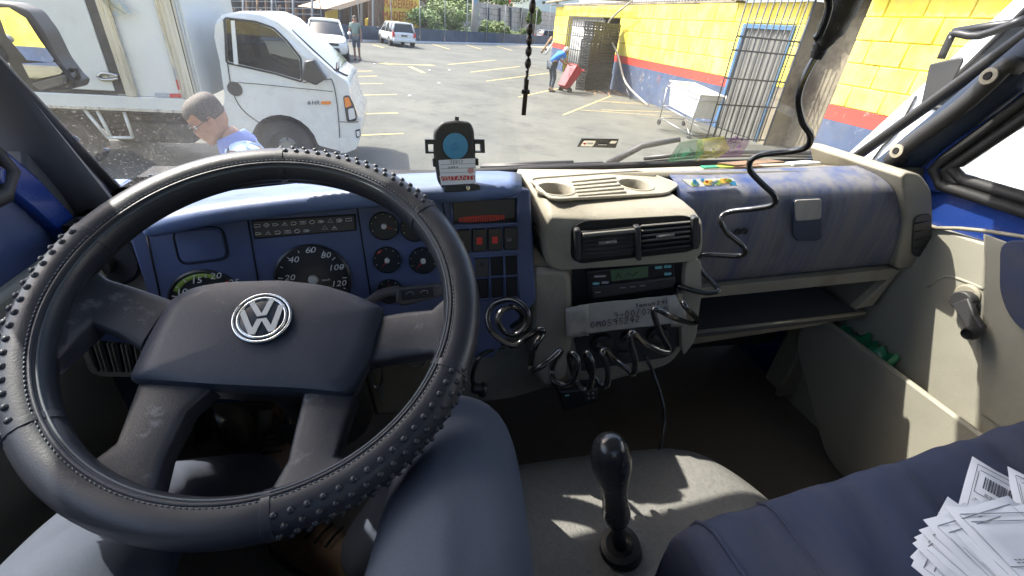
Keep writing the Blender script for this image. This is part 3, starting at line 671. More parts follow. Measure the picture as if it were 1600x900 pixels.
# left end: tan panel with the light switch, tan vent
le = MB().prism([P(118, 388, Y=.69), P(200, 352, Y=.69), P(226, 372, Y=.69), P(252, 500, Y=.69), P(150, 520, Y=.69)], (0, .08, 0))
lp = obj('end_panel', le, M['tan'], dash, bevel=.008)
c = P(172, 405, Y=.686); obj('light_switch', MB().lathe(c, (0, -1, .1), [(.040, 0), (.040, .004), (.036, .008), (.034, .004), (.001, .004)], 28), M['dark'], dash)
obj('switch_knob', MB().lathe(c+V(-.004, -.006, -.004), (0, -1, .1), [(.014, 0), (.013, .016), (.010, .018)], 18), M['black'], dash)
obj('switch_lug', MB().box(c+V(-.004, -.024, -.004), (.003, 0, .001), (0, .004, 0), (-.003, 0, .012)), M['tan'], dash, bevel=.001)
vq = [P(*q, Y=.68) for q in ((113, 503), (225, 516), (236, 588), (143, 586))]
vc = sum(vq, V(0, 0, 0))/4
vf = MB()
ringo = round_poly(vq, .02, 5); ringi = [vc+(p-vc)*.80 for p in ringo]
vf.loft([[p+V(0, .03, 0) for p in ringo], [p+V(0, -.004, 0) for p in ringo], [p+V(0, -.004, 0) for p in ringi], [p+V(0, .03, 0) for p in ringi]], caps=False)
ve = obj('side_vent', vf, M['tan'], dash, bevel=.002)
obj('vent_back', MB().prism([p+V(0, .022, 0) for p in ringi], (0, .004, 0)), M['hole'], ve)
fp = [vc+(p-vc)*.8 for p in vq]
for k in range(11):
    t = .08+k*.084; a = fp[0].lerp(fp[1], t)+V(0, .004, 0); b = fp[3].lerp(fp[2], t)+V(0, .004, 0)
    obj('vent_fin', MB().box((a.lerp(b, .62)), (.0009, 0, 0), (0, .009, 0), (b-a)*.36), M['tan'] if k % 3 else M['dark'], ve)
obj('vent_shutter', MB().prism([fp[0]+V(0, -.001, 0), fp[1]+V(0, -.001, 0), fp[1].lerp(fp[2], .24)+V(0, -.001, 0), fp[0].lerp(fp[3], .24)+V(0, -.001, 0)], (0, .006, 0)), M['cluster_blue'], ve)

# ------------------------------------------------------------------ centre console
KY = .655                                   # front plane of the console
KN = V(-.16, -1, 0).normalized(); KP = P(980, 430, Y=KY)
def K(x, y, off=0): return PL(x, y, KP, KN)+KN*off
KB = V(.0, .2, 0)
con = round_poly([K(829, 408), K(1088, 392), K(1088, 446), K(1082, 525), K(1052, 572), K(905, 612), K(850, 606), K(826, 560)], .03)
co = obj('centre_console', MB().prism(con, KB), M['tan'], dash, bevel=.012, seg=3)
# upper pod: lofted from the vent face back to the tray
pod_o = round_poly([K(850, 414, .022), K(846, 340, .022), K(862, 318, .022), K(1060, 296, .022), K(1082, 306, .022), K(1090, 345, .022), K(1088, 398, .022)], .03, 6)
pc = sum(pod_o, V(0, 0, 0))/len(pod_o); TZ = -.2515
def clip_(p, zt): return V(p.x, p.y, min(p.z, zt+.012*(p.x-pc.x)))
R0 = [clip_(pc+(p-pc)*.965+KN*.007, TZ-.016) for p in pod_o]; R1 = [clip_(p, TZ-.011) for p in pod_o]
R2 = [clip_(p+V(0, .022, .004), TZ-.002) for p in pod_o]
R3 = [clip_(V(p.x, p.y+.06, p.z+.01), TZ) for p in pod_o]; R4 = [clip_(V(p.x, .87, p.z+.02), TZ) for p in pod_o]
pod = MB().loft([R0, R1, R2, R3, R4])
pd_ = obj('vent_pod', pod, M['tan'], dash, bevel=.003, seg=2, sharp=60)
# vent assembly in the pod
vr = round_poly([K(887, 345, .030), K(905, 333, .030), K(1060, 325, .030), K(1082, 335, .030), K(1083, 372, .030), K(1066, 381, .030), K(900, 399, .030), K(887, 390, .030)], .012)
vv = obj('vent_recess', MB().prism(vr, KN*.003), M['hole'], dash, bevel=.002)
def vent_half(x0, x1, y0l, y0r, y1l, y1r, n, open_):
    for k in range(n):
        t = (k+.5)/n
        a = K(x0, y0l+(y1l-y0l)*t, .036); b = K(x1, y0r+(y1r-y0r)*t, .036)
        tilt = V(0, -.006, .004) if open_ else V(0, -.002, .006)
        obj('vent_slat', MB().box((a+b)/2, (b-a)/2, tilt if open_ else tilt*.9, V(0, .0012, .0010)), M['slat'] if (open_ and k < 4) else M['dark'], vv, bevel=.0006)
    a, b = K((x0+x1)/2-14, (y0l+y0r)/2+(y1l-y0l)*.42, .045), K((x0+x1)/2+12, (y0l+y0r)/2+(y1r-y0r)*.36, .045)
    obj('vent_tab', MB().tube([a, b], .0035, 8), M['slat'], vv, sharp=0)
vent_half(901, 980, 349, 342, 390, 382, 6, False)
vent_half(990, 1062, 337, 331, 382, 374, 6, True)
obj('vent_shutter', MB().box((K(902, 352, .038)+K(980, 345, .038))/2, (K(980, 345)-K(902, 352))/2, V(0, -.007, .001), V(0, 0, .003)), M['slat'], vv, bevel=.001)
obj('vent_divider', MB().prism([K(979, 338, .030), K(988, 337, .030), K(990, 388, .030), K(983, 389, .030)], KN*.018), M['dark'], vv, bevel=.002)
for x, y in ((895, 368), (1071, 350)):
    obj('vent_wheel', MB().prism(round_poly([K(x-5, y-25, .030), K(x+5, y-26, .030), K(x+6, y+22, .030), K(x-3, y+24, .030)], .008), KN*.014), M['dark'], vv, bevel=.003)
    obj('vent_wheel_ridge', MB().box(K(x, y, .030), (.0018, 0, 0), KN*.004, (0, .002, .014)), M['tan'], vv, bevel=.001)
# tray on top with two cup holders and ribs
def T(x, y): return P(x, y, Z=tray_z)
tz = TZ+.0015
def T(x, y, o=0): return P(x, y, Z=tz+o)
trr = round_poly([T(826, 283), T(1002, 270), T(1060, 292), T(1040, 306), T(862, 316)], .02)
ty = obj('cup_tray', MB().prism(trr, (0, 0, .004)), M['tan'], dash, bevel=.002)
rim_ = [p+V(0, 0, .004) for p in trr]
obj('tray_rim', MB().tube(rim_, .003, 6, closed=True), M['tan'], ty, sharp=0)
for x, y, r_ in ((868, 296, .033), (993, 289, .033)):
    c = T(x, y, .004)
    for o_ in (ty, pd_): cut(o_, MB().cyl(c-V(0, 0, .07), c+V(0, 0, .05), r_*.95, 28))
    obj('cup_holder', MB().loft([[c+V(q*r_*math.cos(a), q*r_*math.sin(a), h_) for a in [2*math.pi*k/28 for k in range(28)]] for q, h_ in ((1.07, -.003), (1.07, .0012), (.99, .0018), (.94, -.001), (.90, -.055), (.01, -.056))], caps=False), M['tan'], ty, sharp=40)
for k in range(5):
    obj('tray_rib', MB().tube([T(893+k*2.5, 284+k*5.4, .005), T(962+k*4, 278+k*5.6, .005)], .0022, 6), M['tan'], ty, sharp=0)
# side columns and dark radio slot
obj('slot', MB().prism([K(893, 417, .001), K(1065, 399, .001), K(1064, 455, .001), K(1060, 540, .001), K(905, 570, .001), K(895, 520, .001)], KN*.002), M['black'], dash)
obj('console_rib', MB().prism(round_poly([K(829, 412), K(889, 416), K(892, 520), K(880, 585), K(846, 598), K(828, 560)], .02), KN*.021), M['tan'], dash, bevel=.010, seg=3)
obj('console_rib', MB().prism(round_poly([K(1066, 400), K(1088, 396), K(1090, 446), K(1081, 522), K(1062, 548), K(1058, 500)], .012), KN*.020), M['tan'], dash, bevel=.006, seg=3)
# heater controls
hc = obj('heater_panel', MB().prism(round_poly([K(896, 517, .003), K(1058, 500, .003), K(1054, 546, .003), K(1040, 556, .003), K(905, 578, .003)], .01), KN*.003), M['dark'], dash, bevel=.002)
for x, y, r_ in ((938, 532, .023), (977, 523, .013), (1024, 520, .022)):
    c = K(x, y, .006)
    kb = obj('heater_knob', MB().lathe(c, KN, [(r_, 0), (r_*.95, .010), (r_*.80, .012), (.001, .012)], 28), M['black'], dash)
    obj('knob_grip', MB().box(c+KN*.016, V(.7, -.1, -.35).normalized()*r_*.8, V(.3, 0, .8).normalized()*.004, KN*.006), M['dark'], kb, bevel=.002)
obj('heater_slider', MB().box(K(972, 547, .01), V(.010, -.0015, .001), KN*.003, V(0, 0, .003)), M['dark'], dash, bevel=.001)
# ------------------------------------------------------------------ glove box
GY = .72
gl_t = [P(1056, 283, Y=GY+.05), P(1412, 270, Y=GY+.05)]; gl_m = [P(1058, 300, Y=GY+.012), P(1415, 288, Y=GY+.012)]
gl_u = [P(1060, 322, Y=GY), P(1414, 312, Y=GY)]; gl_b = [P(1072, 452, Y=GY), P(1396, 418, Y=GY)]
def span(a, b, n=10): return [a.lerp(b, k/n) for k in range(n+1)]
top0 = [V(p.x, GY+.10, gl_t[0].z*.0+p.z+.004) for p in span(*gl_t)]
glm = MB().sheet([top0, span(*gl_t), span(*gl_m), span(*gl_u), [a.lerp(b, .5)+V(0, -.006, 0) for a, b in zip(span(*gl_u), span(*gl_b))], span(*gl_b), [p+V(0, .03, -.004) for p in span(*gl_b)]])
gb = obj('glove_box', glm, M['glove_blue'], dash, sharp=0, subsurf=2, label='dusty blue glove box lid with a latch')
def G(x, y, off=0): return P(x, y, Y=GY-off)
lt = round_poly([G(1238, 310, .007), G(1282, 308, .007), G(1283, 372, .007), G(1274, 376, .007), G(1244, 376, .007), G(1238, 366, .007)], .012)
obj('latch_recess', MB().prism(lt, (0, -.002, 0)), M['pillar_blue'], gb, bevel=.002)
obj('latch', MB().prism(round_poly([G(1240, 312, .008), G(1282, 310, .008), G(1281, 342, .008), G(1241, 346, .008)], .008), (0, -.004, .001)), wear(mat('worn_latch', (.30, .29, .27), .5), (.45, .42, .38), 8, .4, .6, stretch=(1, 1, .3)), gb, bevel=.004)
for x, y in ((1141, 367), (1153, 362), (1163, 361)):
    obj('lock_hole', MB().lathe(G(x, y, .006), (0, -1, 0), [(.0072, 0), (.0072, .003), (.0045, .003), (.004, .001), (.001, .001)], 16), M['dark'], gb)
stq = [(1064, 281), (1143, 279), (1152, 290), (1080, 293)]
sk = [PL(*q, P(1100, 287, Y=GY+.022), V(0, -.75, .66)) for q in stq]
M['sticker_white'] = mat('sticker_white', (.75, .75, .70), .5)
stk = obj('sticker', MB().prism(sk, V(0, -.002, .0018)), M['sticker_white'], gb)
for k in range(16):
    u_, v_ = random.uniform(.06, .94), random.uniform(.15, .85)
    a = sk[0].lerp(sk[1], u_).lerp(sk[3].lerp(sk[2], u_), v_)+V(0, -.0024, .0022)
    r_ = random.uniform(.004, .009); nn = V(0, -.75, .66); e1 = V(1, 0, 0); e2 = nn.cross(e1)
    obj('sticker_patch', MB().prism([a+e1*r_*math.cos(q)*random.uniform(.7, 1.3)+e2*r_*.7*math.sin(q) for q in [k2*1.05 for k2 in range(6)]], nn*.0006), M[random.choice(['red_mark', 'sign_yellow', 'blue_disc', 'green_mark', 'sticker_white'])], stk)
# tan end cap with oval vent
ec = round_poly([P(1410, 268, Y=GY-.012), P(1440, 272, Y=GY-.012), P(1457, 298, Y=GY-.012), P(1459, 350, Y=GY-.012), P(1446, 408, Y=GY-.012), P(1425, 420, Y=GY-.012), P(1398, 420, Y=GY-.012), P(1415, 345, Y=GY-.012)], .02)
en = obj('end_cap', MB().prism(ec, (0, .25, 0)), M['tan'], dash, bevel=.012, seg=3)
ev = obj('end_vent', MB().prism(round_poly([P(1428, 338, Y=GY-.014), P(1455, 332, Y=GY-.014), P(1454, 385, Y=GY-.014), P(1447, 402, Y=GY-.014), P(1424, 400, Y=GY-.014)], .018), (0, -.0015, 0)), M['dark'], dash, bevel=.003)
for k in range(4):
    a, b = P(1429, 349+k*13, Y=GY-.0155), P(1452, 346+k*13, Y=GY-.0155); obj('vent_slat', MB().tube([a, b], .0022, 6), M['black'], ev, sharp=0)
# open shelf under the lid
fu = MB().prism(round_poly([P(1072, 453, Y=GY-.006), P(1396, 420, Y=GY-.006), P(1408, 424, Y=GY-.006), P(1390, 437, Y=GY-.006), P(1078, 468, Y=GY-.006)], .004), (0, .02, 0))
obj('shelf_frame', fu, M['tan'], dash, bevel=.004)
obj('shelf_frame', MB().prism([P(1392, 434, Y=GY-.004), P(1405, 426, Y=GY-.004), P(1365, 478, Y=GY-.004), P(1336, 484, Y=GY-.004)], (0, .02, 0)), M['tan'], dash, bevel=.003)
s0, s1 = P(1080, 522, Y=GY-.02), P(1349, 491, Y=GY-.02)
sh = obj('shelf', MB().prism([s0, s1, s1+V(-.02, .27, .0), s0+V(0, .27, 0)], (0, 0, -.014)), M['trim_grey'], dash, bevel=.004)
obj('shelf_lip', MB().tube([s0+V(0, 0, .004), s1+V(0, 0, .004)], .0045, 8), M['tan'], sh, sharp=0)
obj('shelf_back', MB().prism([P(1065, 440, Y=.98), P(1440, 400, Y=.98), P(1400, 520, Y=.98), P(1065, 545, Y=.98)], (0, .01, 0)), M['dark'], dash)
lw = MB().prism([s0+V(0, .01, -.014), s1+V(0, .01, -.014), s1+V(-.10, .02, -.045), s0+V(0, .02, -.055)], (0, .25, 0)); obj('shelf_apron', lw, M['tan'], dash, bevel=.01)
# ================================================================== STEERING WHEEL
wa, wb = R(61.2), R(-1.56)
WN = V(math.sin(wb), -math.cos(wa)*math.cos(wb), math.sin(wa)*math.cos(wb)); WC = V(-.146, .453, -.286)
WU = (V(1, 0, 0)-WN*WN.x).normalized(); WV = WN.cross(WU)
RM, rm = .2095, .0210
def wp_(a, phi=0., r=rm): return WC+(WU*math.cos(a)+WV*math.sin(a))*(RM+r*math.cos(phi))+WN*r*math.sin(phi)
def ang(x, y):
    d = PL(x, y, WC, WN)-WC; return math.atan2(d.dot(WV), d.dot(WU))
def Wp(x, y, off=0): return PL(x, y, WC+WN*off, WN)
wheel = thing('steering_wheel', 'black steering wheel in a studded leatherette cover, worn four-spoke hub', 'steering wheel', WC-WN*.10)
def torus(a0, a1, n, r, dr=0, dz=0, m=16, ell=1.):
    rings = []
    for k in range(n+1):
        a = a0+(a1-a0)*k/n; c = WC+(WU*math.cos(a)+WV*math.sin(a))*(RM+dr)+WN*dz; e = WU*math.cos(a)+WV*math.sin(a)
        rings.append([c+e*r*math.cos(t)+WN*r*ell*math.sin(t) for t in [2*math.pi*j/m for j in range(m)]])
    return rings
full = torus(0, 2*math.pi, 120, rm)[:-1]
rim = obj('rim_cover', MB().loft(full, loop=True), M['leather'], wheel, sharp=0)
core = torus(0, 2*math.pi, 120, .0120, -.0070, -.010, 12)[:-1]
obj('rim_core', MB().loft(core, loop=True), M['black'], wheel, sharp=0)
# seam bead along the inner edge and the end bands of the studded lengths
sm = torus(0, 2*math.pi, 140, .0013, -rm*math.cos(R(38)), rm*math.sin(R(38)), 5)[:-1]
obj('seam', MB().loft(sm, loop=True), M['seam'], rim, sharp=0)
sm = torus(0, 2*math.pi, 140, .0020, -rm*math.cos(R(52)), rm*math.sin(R(52))-.0004, 6)[:-1]
obj('welt', MB().loft(sm, loop=True), M['leather'], rim, sharp=0)
st = MB()
for k in range(260):
    a = 2*math.pi*k/260; p = wp_(a, R(180-60), rm+.0002); q = wp_(a+.014, R(180-62), rm+.0002); st.tube([p, q], .0006, 4)
obj('stitches', st, M['seam'], rim, sharp=0, kind='stuff')
studm = MB().ball((0, 0, 0), .0034, 8, 6)
stud_me = bpy.data.meshes.new('stud'); stud_me.from_pydata(studm.v, [], studm.f); stud_me.shade_smooth(); stud_me.materials.append(M['leather'])
aL0, aL1 = ang(20, 690), ang(128, 368)
if aL0 < 0: aL0 += 2*math.pi
secs = [(aL1, aL0), (ang(685, 325), ang(445, 245)), (ang(425, 830), ang(728, 588))]
for a0, a1 in secs:
    n = int(abs(a1-a0)*RM/.0128)
    for row, ph in enumerate((-42, -12, 18, 48, 78)):
        for k in range(n):
            a = a0+(a1-a0)*(k+.5+.5*(row % 2))/n
            inst('stud', stud_me, wp_(a, R(ph), rm-.0006), rim)
    for a in (a0, a1):
        bd = torus(a-.020, a+.020, 4, rm+.0009, 0, 0, 20); obj('band', MB().loft(bd), M['leather'], rim, bevel=.0006)
# spokes: rounded beams between two pixel edges on the wheel's plane
def spoke(sts, th=.016):
    rings = []
    for (l, r_, off, t) in sts:
        A, B = Wp(*l, off), Wp(*r_, off); c = (A+B)/2; hx = (B-A)/2
        rings.append([c+hx*(abs(math.cos(q))**.40*(1 if math.cos(q) > 0 else -1))+WN*(abs(math.sin(q))**.40*(1 if math.sin(q) > 0 else -1)*t-t) for q in [2*math.pi*j/16 for j in range(16)]])
    return MB().loft(rings)
spk = [('left', [((270, 466), (216, 545), -.026, .016), ((215, 447), (180, 522), -.022, .016), ((165, 432), (140, 505), -.016, .016), ((130, 405), (100, 545), -.006, .015), ((95, 400), (70, 575), -.004, .014)]),
       ('right', [((585, 492), (572, 566), -.026, .016), ((630, 484), (630, 556), -.022, .016), ((675, 480), (678, 550), -.014, .016), ((705, 452), (708, 572), -.006, .015), ((725, 440), (725, 590), -.004, .014)]),
       ('lower left', [((212, 592), (330, 606), -.030, .018), ((198, 630), (290, 640), -.026, .018), ((176, 690), (252, 716), -.018, .017), ((140, 716), (238, 778), -.008, .016), ((110, 716), (245, 812), -.004, .014)]),
       ('lower right', [((472, 612), (556, 618), -.030, .018), ((460, 660), (540, 668), -.026, .018), ((446, 720), (526, 712), -.016, .017), ((412, 776), (558, 722), -.008, .016), ((400, 800), (590, 725), -.004, .014)])]
for nm, s_ in spk: obj('spoke', spoke(s_), M['spoke'], wheel, sharp=40, bevel=.0025)
# hub pad
HO = -.024
hp_ = [(262, 470), (300, 449), (350, 441), (440, 438), (510, 446), (560, 462), (600, 480), (598, 500), (582, 560), (548, 618), (480, 611), (330, 604), (203, 595), (203, 584), (228, 530)]
hpp = round_poly([Wp(*q, HO) for q in hp_], .012, 3)
hcn = sum(hpp, V(0, 0, 0))/len(hpp)
rings = [[p-WN*.045+(hcn-p)*.10 for p in hpp], [p-WN*.012 for p in hpp], [p-WN*.002 for p in hpp], [p+(hcn-p)*.03+WN*.0035 for p in hpp], [p+(hcn-p)*.20+WN*.0075 for p in hpp], [p+(hcn-p)*.75+WN*.0085 for p in hpp]]
hub = obj('hub_pad', MB().loft(rings), M['hub'], wheel, sharp=50)
obj('hub_base', MB().loft([[hcn+(p-hcn)*.80-WN*.03 for p in hpp], [hcn+(p-hcn)*.86-WN*.08 for p in hpp]]), M['black'], wheel, sharp=50)
# round emblem: dark disc, ring, the letters V over W
EC = Wp(410, 497, HO+.0115); er = .0285
EX = (Wp(458, 490, HO+.0115)-Wp(362, 504, HO+.0115)).normalized(); EY = WN.cross(EX)
def E2(x, y, o=0): return EC+(EX*x+EY*y)*er+WN*o
em = obj('emblem', MB().lathe(EC-WN*.002, WN, [(er*1.06, 0), (er*1.06, .0025), (er*1.0, .0035), (.001, .0035)], 40), mat('emblem_dark_blue', (.02, .03, .045), .3), wheel)
for r0, r1 in ((1.06, .96), (.90, .79)):
    rg = [[E2(q*math.cos(a), q*math.sin(a), o) for a in [2*math.pi*k/44 for k in range(44)]] for q, o in ((r0, .0012), (r0-.02, .0028), (r1+.02, .0028), (r1, .0012))]
    obj('emblem_ring', MB().loft(rg, caps=False), M['chrome'], em, sharp=0)
def bar2(a, b, w):
    a, b = Vector((*a, 0)), Vector((*b, 0)); h_ = w/2
    return [E2(a.x-h_, a.y, .0012), E2(a.x+h_, a.y, .0012), E2(b.x+h_, b.y, .0012), E2(b.x-h_, b.y, .0012)]
lt_ = MB()
for a, b in (((-.36, .72), (-.06, .06)), ((.36, .72), (.06, .06)), ((-.70, .42), (-.34, -.68)), ((.70, .42), (.34, -.68)), ((-.34, -.68), (-.06, -.06)), ((.34, -.68), (.06, -.06))):
    lt_.prism(bar2(a, b, .21), WN*(.0015+.00002*random.random()*9))
obj('emblem_letters', lt_, M['letter'], em)
# column behind the wheel and the key
col_ = MB().lathe(WC-WN*.10, -WN, [(.058, 0), (.062, .02), (.062, .34), (.05, .36)], 20)
obj('steering_column', col_, M['black'], wheel, sharp=40)
key = thing('ignition_key', 'silver ignition key hanging beside the steering column', 'key', P(603, 600, Y=.60))
obj('key_ring', MB().tube([P(588+9*math.cos(a), 580+26*math.sin(a), Y=.60) for a in [k*.5 for k in range(13)]], .0022, 6, closed=True), M['chrome'], key, sharp=0)
obj('key_blade', MB().prism([P(592, 600, Y=.60), P(600, 600, Y=.60), P(600, 628, Y=.60), P(596, 632, Y=.60)], (0, .002, 0)), M['steel'], key)
# stalk
stk_ = thing('stalk', 'dark grey wiper stalk with a flat printed end behind the wheel', 'stalk', P(600, 465, Y=.60))
def S(x, y, o=0): return PL(x, y, P(640, 460, Y=.60), V(.0, -.9, .42))+V(0, -.9, .42)*o
obj('stalk_arm', MB().tube([S(545, 492), S(572, 474), S(600, 458), S(624, 455)], [.006, .007, .008, .009], 10, smooth=3), M['trim_grey'], stk_, sharp=0)
bx_ = MB().prism(round_poly([S(620, 449), S(694, 441), S(698, 460), S(628, 478), S(618, 470)], .005), V(0, .9, -.42)*-.010)
obj('stalk_head', bx_, M['trim_grey'], stk_, bevel=.003)
obj('stalk_panel', MB().prism([S(626, 452, .0105), S(676, 447, .0105), S(677, 462, .0105), S(628, 468, .0105)], V(0, -.9, .42)*.0008), M['black'], stk_)
ig = MB()
for x in (640, 662):
    ig.tube([S(x-6, 459-(x-640)*.1, .0118), S(x-2, 455-(x-640)*.1, .0118), S(x+5, 455-(x-640)*.1, .0118), S(x+6, 460-(x-640)*.1, .0118)], .0005, 4)
obj('stalk_print', ig, M['ink_grey'], stk_, sharp=0, kind='stuff')

# ================================================================== RADIO, NOTE, HOLDER, CORDS
rad = thing('radio', 'black slot unit with a green display above the taped note', 'radio', K(980, 458, .02))
def rbox(q, o0, o1): return MB().prism([K(x, y, o0) for x, y in q], KN*(o1-o0))
obj('body', rbox([(914, 418), (1049, 403), (1050, 428), (1048, 440), (918, 458), (916, 440)], .002, .016), M['black'], rad, bevel=.003)
obj('lower_drawer', rbox([(919, 440), (1049, 424), (1049, 432), (1046, 440), (922, 458)], .016, .022), M['dark'], rad, bevel=.003)
dspl = obj('display', rbox([(950, 415.5), (1008, 409), (1008, 426), (952, 432.5)], .016, .0175), M['lcd'], rad, bevel=.0008)
obj('display_digits', MB().tube([K(958, 427, .018), K(962, 419, .018), K(966, 427, .018)], .0006, 4).tube([K(972, 425, .018), K(978, 419, .018), K(984, 424, .018), K(992, 417, .018)], .0006, 4), M['hole'], dspl, sharp=0)
M['cyan'] = mat('pale_cyan_button', (.18, .45, .48), .4)
for x, y, mm in ((928, 436, 'cyan'), (942, 434, 'ink_grey'), (1024, 411, 'cyan'), (1038, 409.5, 'cyan'), (1038, 421, 'cyan')):
    obj('button', MB().box(K(x, y, .017), V(.006, -.001, .0006), KN*.0016, V(0, 0, .0024)), M[mm], rad, bevel=.0006)
obj('button', MB().box(K(934, 424, .017), V(.012, -.002, .001), KN*.0014, V(0, 0, .004)), M['dark'], rad, bevel=.0006)
obj('printed_name', MB().box(K(934, 424, .0186), V(.010, -.0017, .0008), KN*.0002, V(0, 0, .0016)), M['ink_grey'], rad)
for x, y in ((968, 440), (983, 438.5), (998, 437), (930, 447)):
    obj('slit', MB().box(K(x, y, .0222), V(.005, -.0008, .0006), KN*.0004, V(0, 0, .0007)), M['ink_grey'], rad)

note = thing('paper_note', 'crumpled handwritten paper note taped under the radio', 'note', K(970, 515, .02))
def wavy(q, o, nx=10, ny=4, amp=.002):
    a, b, c, d = [K(x, y, o) for x, y in q]; rows = []
    for j in range(ny+1):
        rows.append([a.lerp(b, i/nx).lerp(d.lerp(c, i/nx), j/ny)+KN*random.uniform(-amp, amp) for i in range(nx+1)])
    return MB().sheet(rows)
obj('sheet', wavy([(893, 464), (1050, 448), (1056, 492), (905, 511)], .027), M['note'], note, sharp=0, solid=.0006, subsurf=1)
obj('tape_strip', wavy([(879, 468), (914, 461), (915, 509), (882, 514)], .031, 5, 5), M['tape'], note, sharp=0, solid=.0006)
obj('tape_strip', wavy([(1032, 450), (1056, 445), (1065, 494), (1040, 497)], .031, 5, 5), M['tape'], note, sharp=0, solid=.0006)
def stroke(mb, pts, w_=.0007, o=.0300): mb.tube([K(x, y, o) for x, y in pts], w_, 4, smooth=3)
GL = {'0': [(0, .5), (.3, 0), (.6, .5), (.3, 1), (0, .5)], '9': [(.6, .3), (.3, 0), (.05, .3), (.4, .5), (.6, .2), (.5, 1)], '5': [(.6, 0), (.1, .05), (.1, .45), (.5, .5), (.5, .9), (0, 1)],
      '8': [(.5, .2), (.2, 0), (.1, .25), (.5, .7), (.3, 1), (.05, .75), (.5, .2)], '2': [(0, .2), (.4, 0), (.5, .3), (0, 1), (.6, .95)], '4': [(.4, 0), (0, .6), (.6, .6), (.45, .3), (.4, 1)],
      'M': [(0, 1), (.1, 0), (.35, .6), (.6, 0), (.7, 1)], '/': [(0, 1), (.5, -.1)], '1': [(.2, .2), (.4, 0), (.35, 1)], '7': [(0, 0), (.6, .05), (.2, 1)], 'a': [(.5, .4), (.1, .5), (.1, .9), (.5, .8), (.55, .4), (.6, 1)], 'n': [(0, .4), (.05, 1), (.1, .5), (.4, .4), (.5, 1)],
      'u': [(0, .4), (.05, .9), (.4, .9), (.5, .4), (.55, 1)], '-': [(0, .6), (.6, .5)]}
hw = MB()
def scribble(s, x, y, sx, sy, dy):
    for i, ch in enumerate(s):
        if ch in GL: stroke(hw, [(x+i*sx*.95+a*sx, y+dy*i+b*sy) for a, b in GL[ch]])
scribble('0M0595242', 918, 489, 9, 9, -1.1)
scribble('9-00/0', 953, 474, 9, 10, -1.1)
scribble('1anun240', 985, 461, 7, 6, -.9)
scribble('750205', 1003, 470, 6.5, 7, -1.0)
obj('handwriting', hw, M['ink'], note, sharp=0, kind='stuff')

# phone holder with a visitor badge, standing on the hood
PH = .625
hb = P(712, 293, Y=PH)
holder = thing('phone_holder', 'black phone holder with blue disc and visitor badge on dash top', 'phone holder', hb)
def Q(x, y, o=0): return PL(x, y, P(711, 250, Y=PH), V(0, -1, .12))+V(0, -1, .12)*o
HN = V(0, -1, .12)
bd_ = round_poly([Q(678, 205), Q(690, 191), Q(712, 188), Q(735, 191), Q(741, 203), Q(744, 255), Q(743, 285), Q(735, 294), Q(692, 295), Q(684, 285), Q(678, 245)], .006)
obj('back_plate', MB().prism(bd_, -HN*.014), M['dark'], holder, bevel=.003)
for sx in (0, 1):
    q = [(664, 218), (680, 218), (680, 240), (665, 240)] if not sx else [(741, 218), (757, 218), (758, 239), (742, 239)]
    a, b, c, d = [Q(*p) for p in q]; cc = (a+b+c+d)/4
    inn = [cc+(p-cc)*.55+V(0.001 if not sx else -.002, 0, -.002) for p in (a, b, c, d)]
    obj('side_clip', MB().loft([[a, b, c, d], inn, [p-HN*.010 for p in inn], [p-HN*.010 for p in (a, b, c, d)]], caps=False, loop=True), M['dark'], holder, sharp=20)
obj('side_lug', MB().prism([Q(676, 248), Q(681, 248), Q(682, 261), Q(677, 261)], -HN*.010), M['black'], holder, bevel=.001)
obj('side_lug', MB().prism([Q(743, 248), Q(748, 248), Q(748, 259), Q(744, 259)], -HN*.010), M['black'], holder, bevel=.001)
obj('top_pin', MB().cyl(Q(714, 190, -.006), Q(715, 183, -.006), .003), M['black'], holder)
dc = Q(711.5, 228, .001); dr_ = (Q(731, 228)-Q(692, 228)).length/2
ds_ = obj('disc', MB().lathe(dc, HN, [(dr_, 0), (dr_, .0015), (.001, .002)], 36), M['blue_disc'], holder)
obj('disc_boss', MB().lathe(dc+HN*.0015, HN, [(.0052, 0), (.0052, .002), (.0035, .002), (.0033, .0008), (.001, .0008)], 18), M['blue_disc'], ds_)
cd = obj('badge', MB().prism([Q(685, 250, .001), Q(742, 247, .001), Q(743, 286, .001), Q(689, 289, .001)], HN*.0012), M['paper'], holder)
obj('badge_band', MB().prism([Q(689, 275, .0022), Q(741.5, 273, .0022), Q(741.5, 280, .0022), Q(689.5, 282, .0022)], HN*.0005), M['card_red'], cd)
text('badge_lettering', 'VISITANTE', .0095, Q(715, 277.8, .0030), Q(741, 273)-Q(689, 275), V(0, .12, 1), M['sticker_white'], cd, xs=1.15)
ln = MB()
for y in (256, 262.5, 269): ln.tube([Q(688, y+.8, .0023), Q(742, y-1, .0023)], .0004, 4)
obj('badge_lines', ln, M['ink_grey'], cd, sharp=0, kind='stuff')
hw = MB()
for s, x, y in (('72017', 703, 250.5), ('uanu', 700, 258)):
    for i, ch in enumerate(s): hw.tube([Q(x+i*4.2+a*4, y+b*4.6-i*.2, .0024) for a, b in GL[ch]], .0005, 4, smooth=2)
obj('badge_handwriting', hw, M['ink_grey'], cd, sharp=0, kind='stuff')
obj('badge_stamp', MB().lathe(Q(735, 266, .0022), HN, [(.0045, 0), (.0045, .0004), (.001, .0004)], 14), mat('faded_red_stamp', (.62, .33, .32), .7), cd)
obj('foot', MB().prism(round_poly([Q(694, 289, .004), Q(748, 287, .004), Q(752, 297, .004), Q(694, 300, .004)], .003), -HN*.05), M['dark'], holder, bevel=.002)
obj('foot_clip', MB().prism([Q(727, 289, .005), Q(733, 289, .005), Q(733, 296, .005), Q(727, 296, .005)], HN*.004), M['chrome'], holder, bevel=.001)

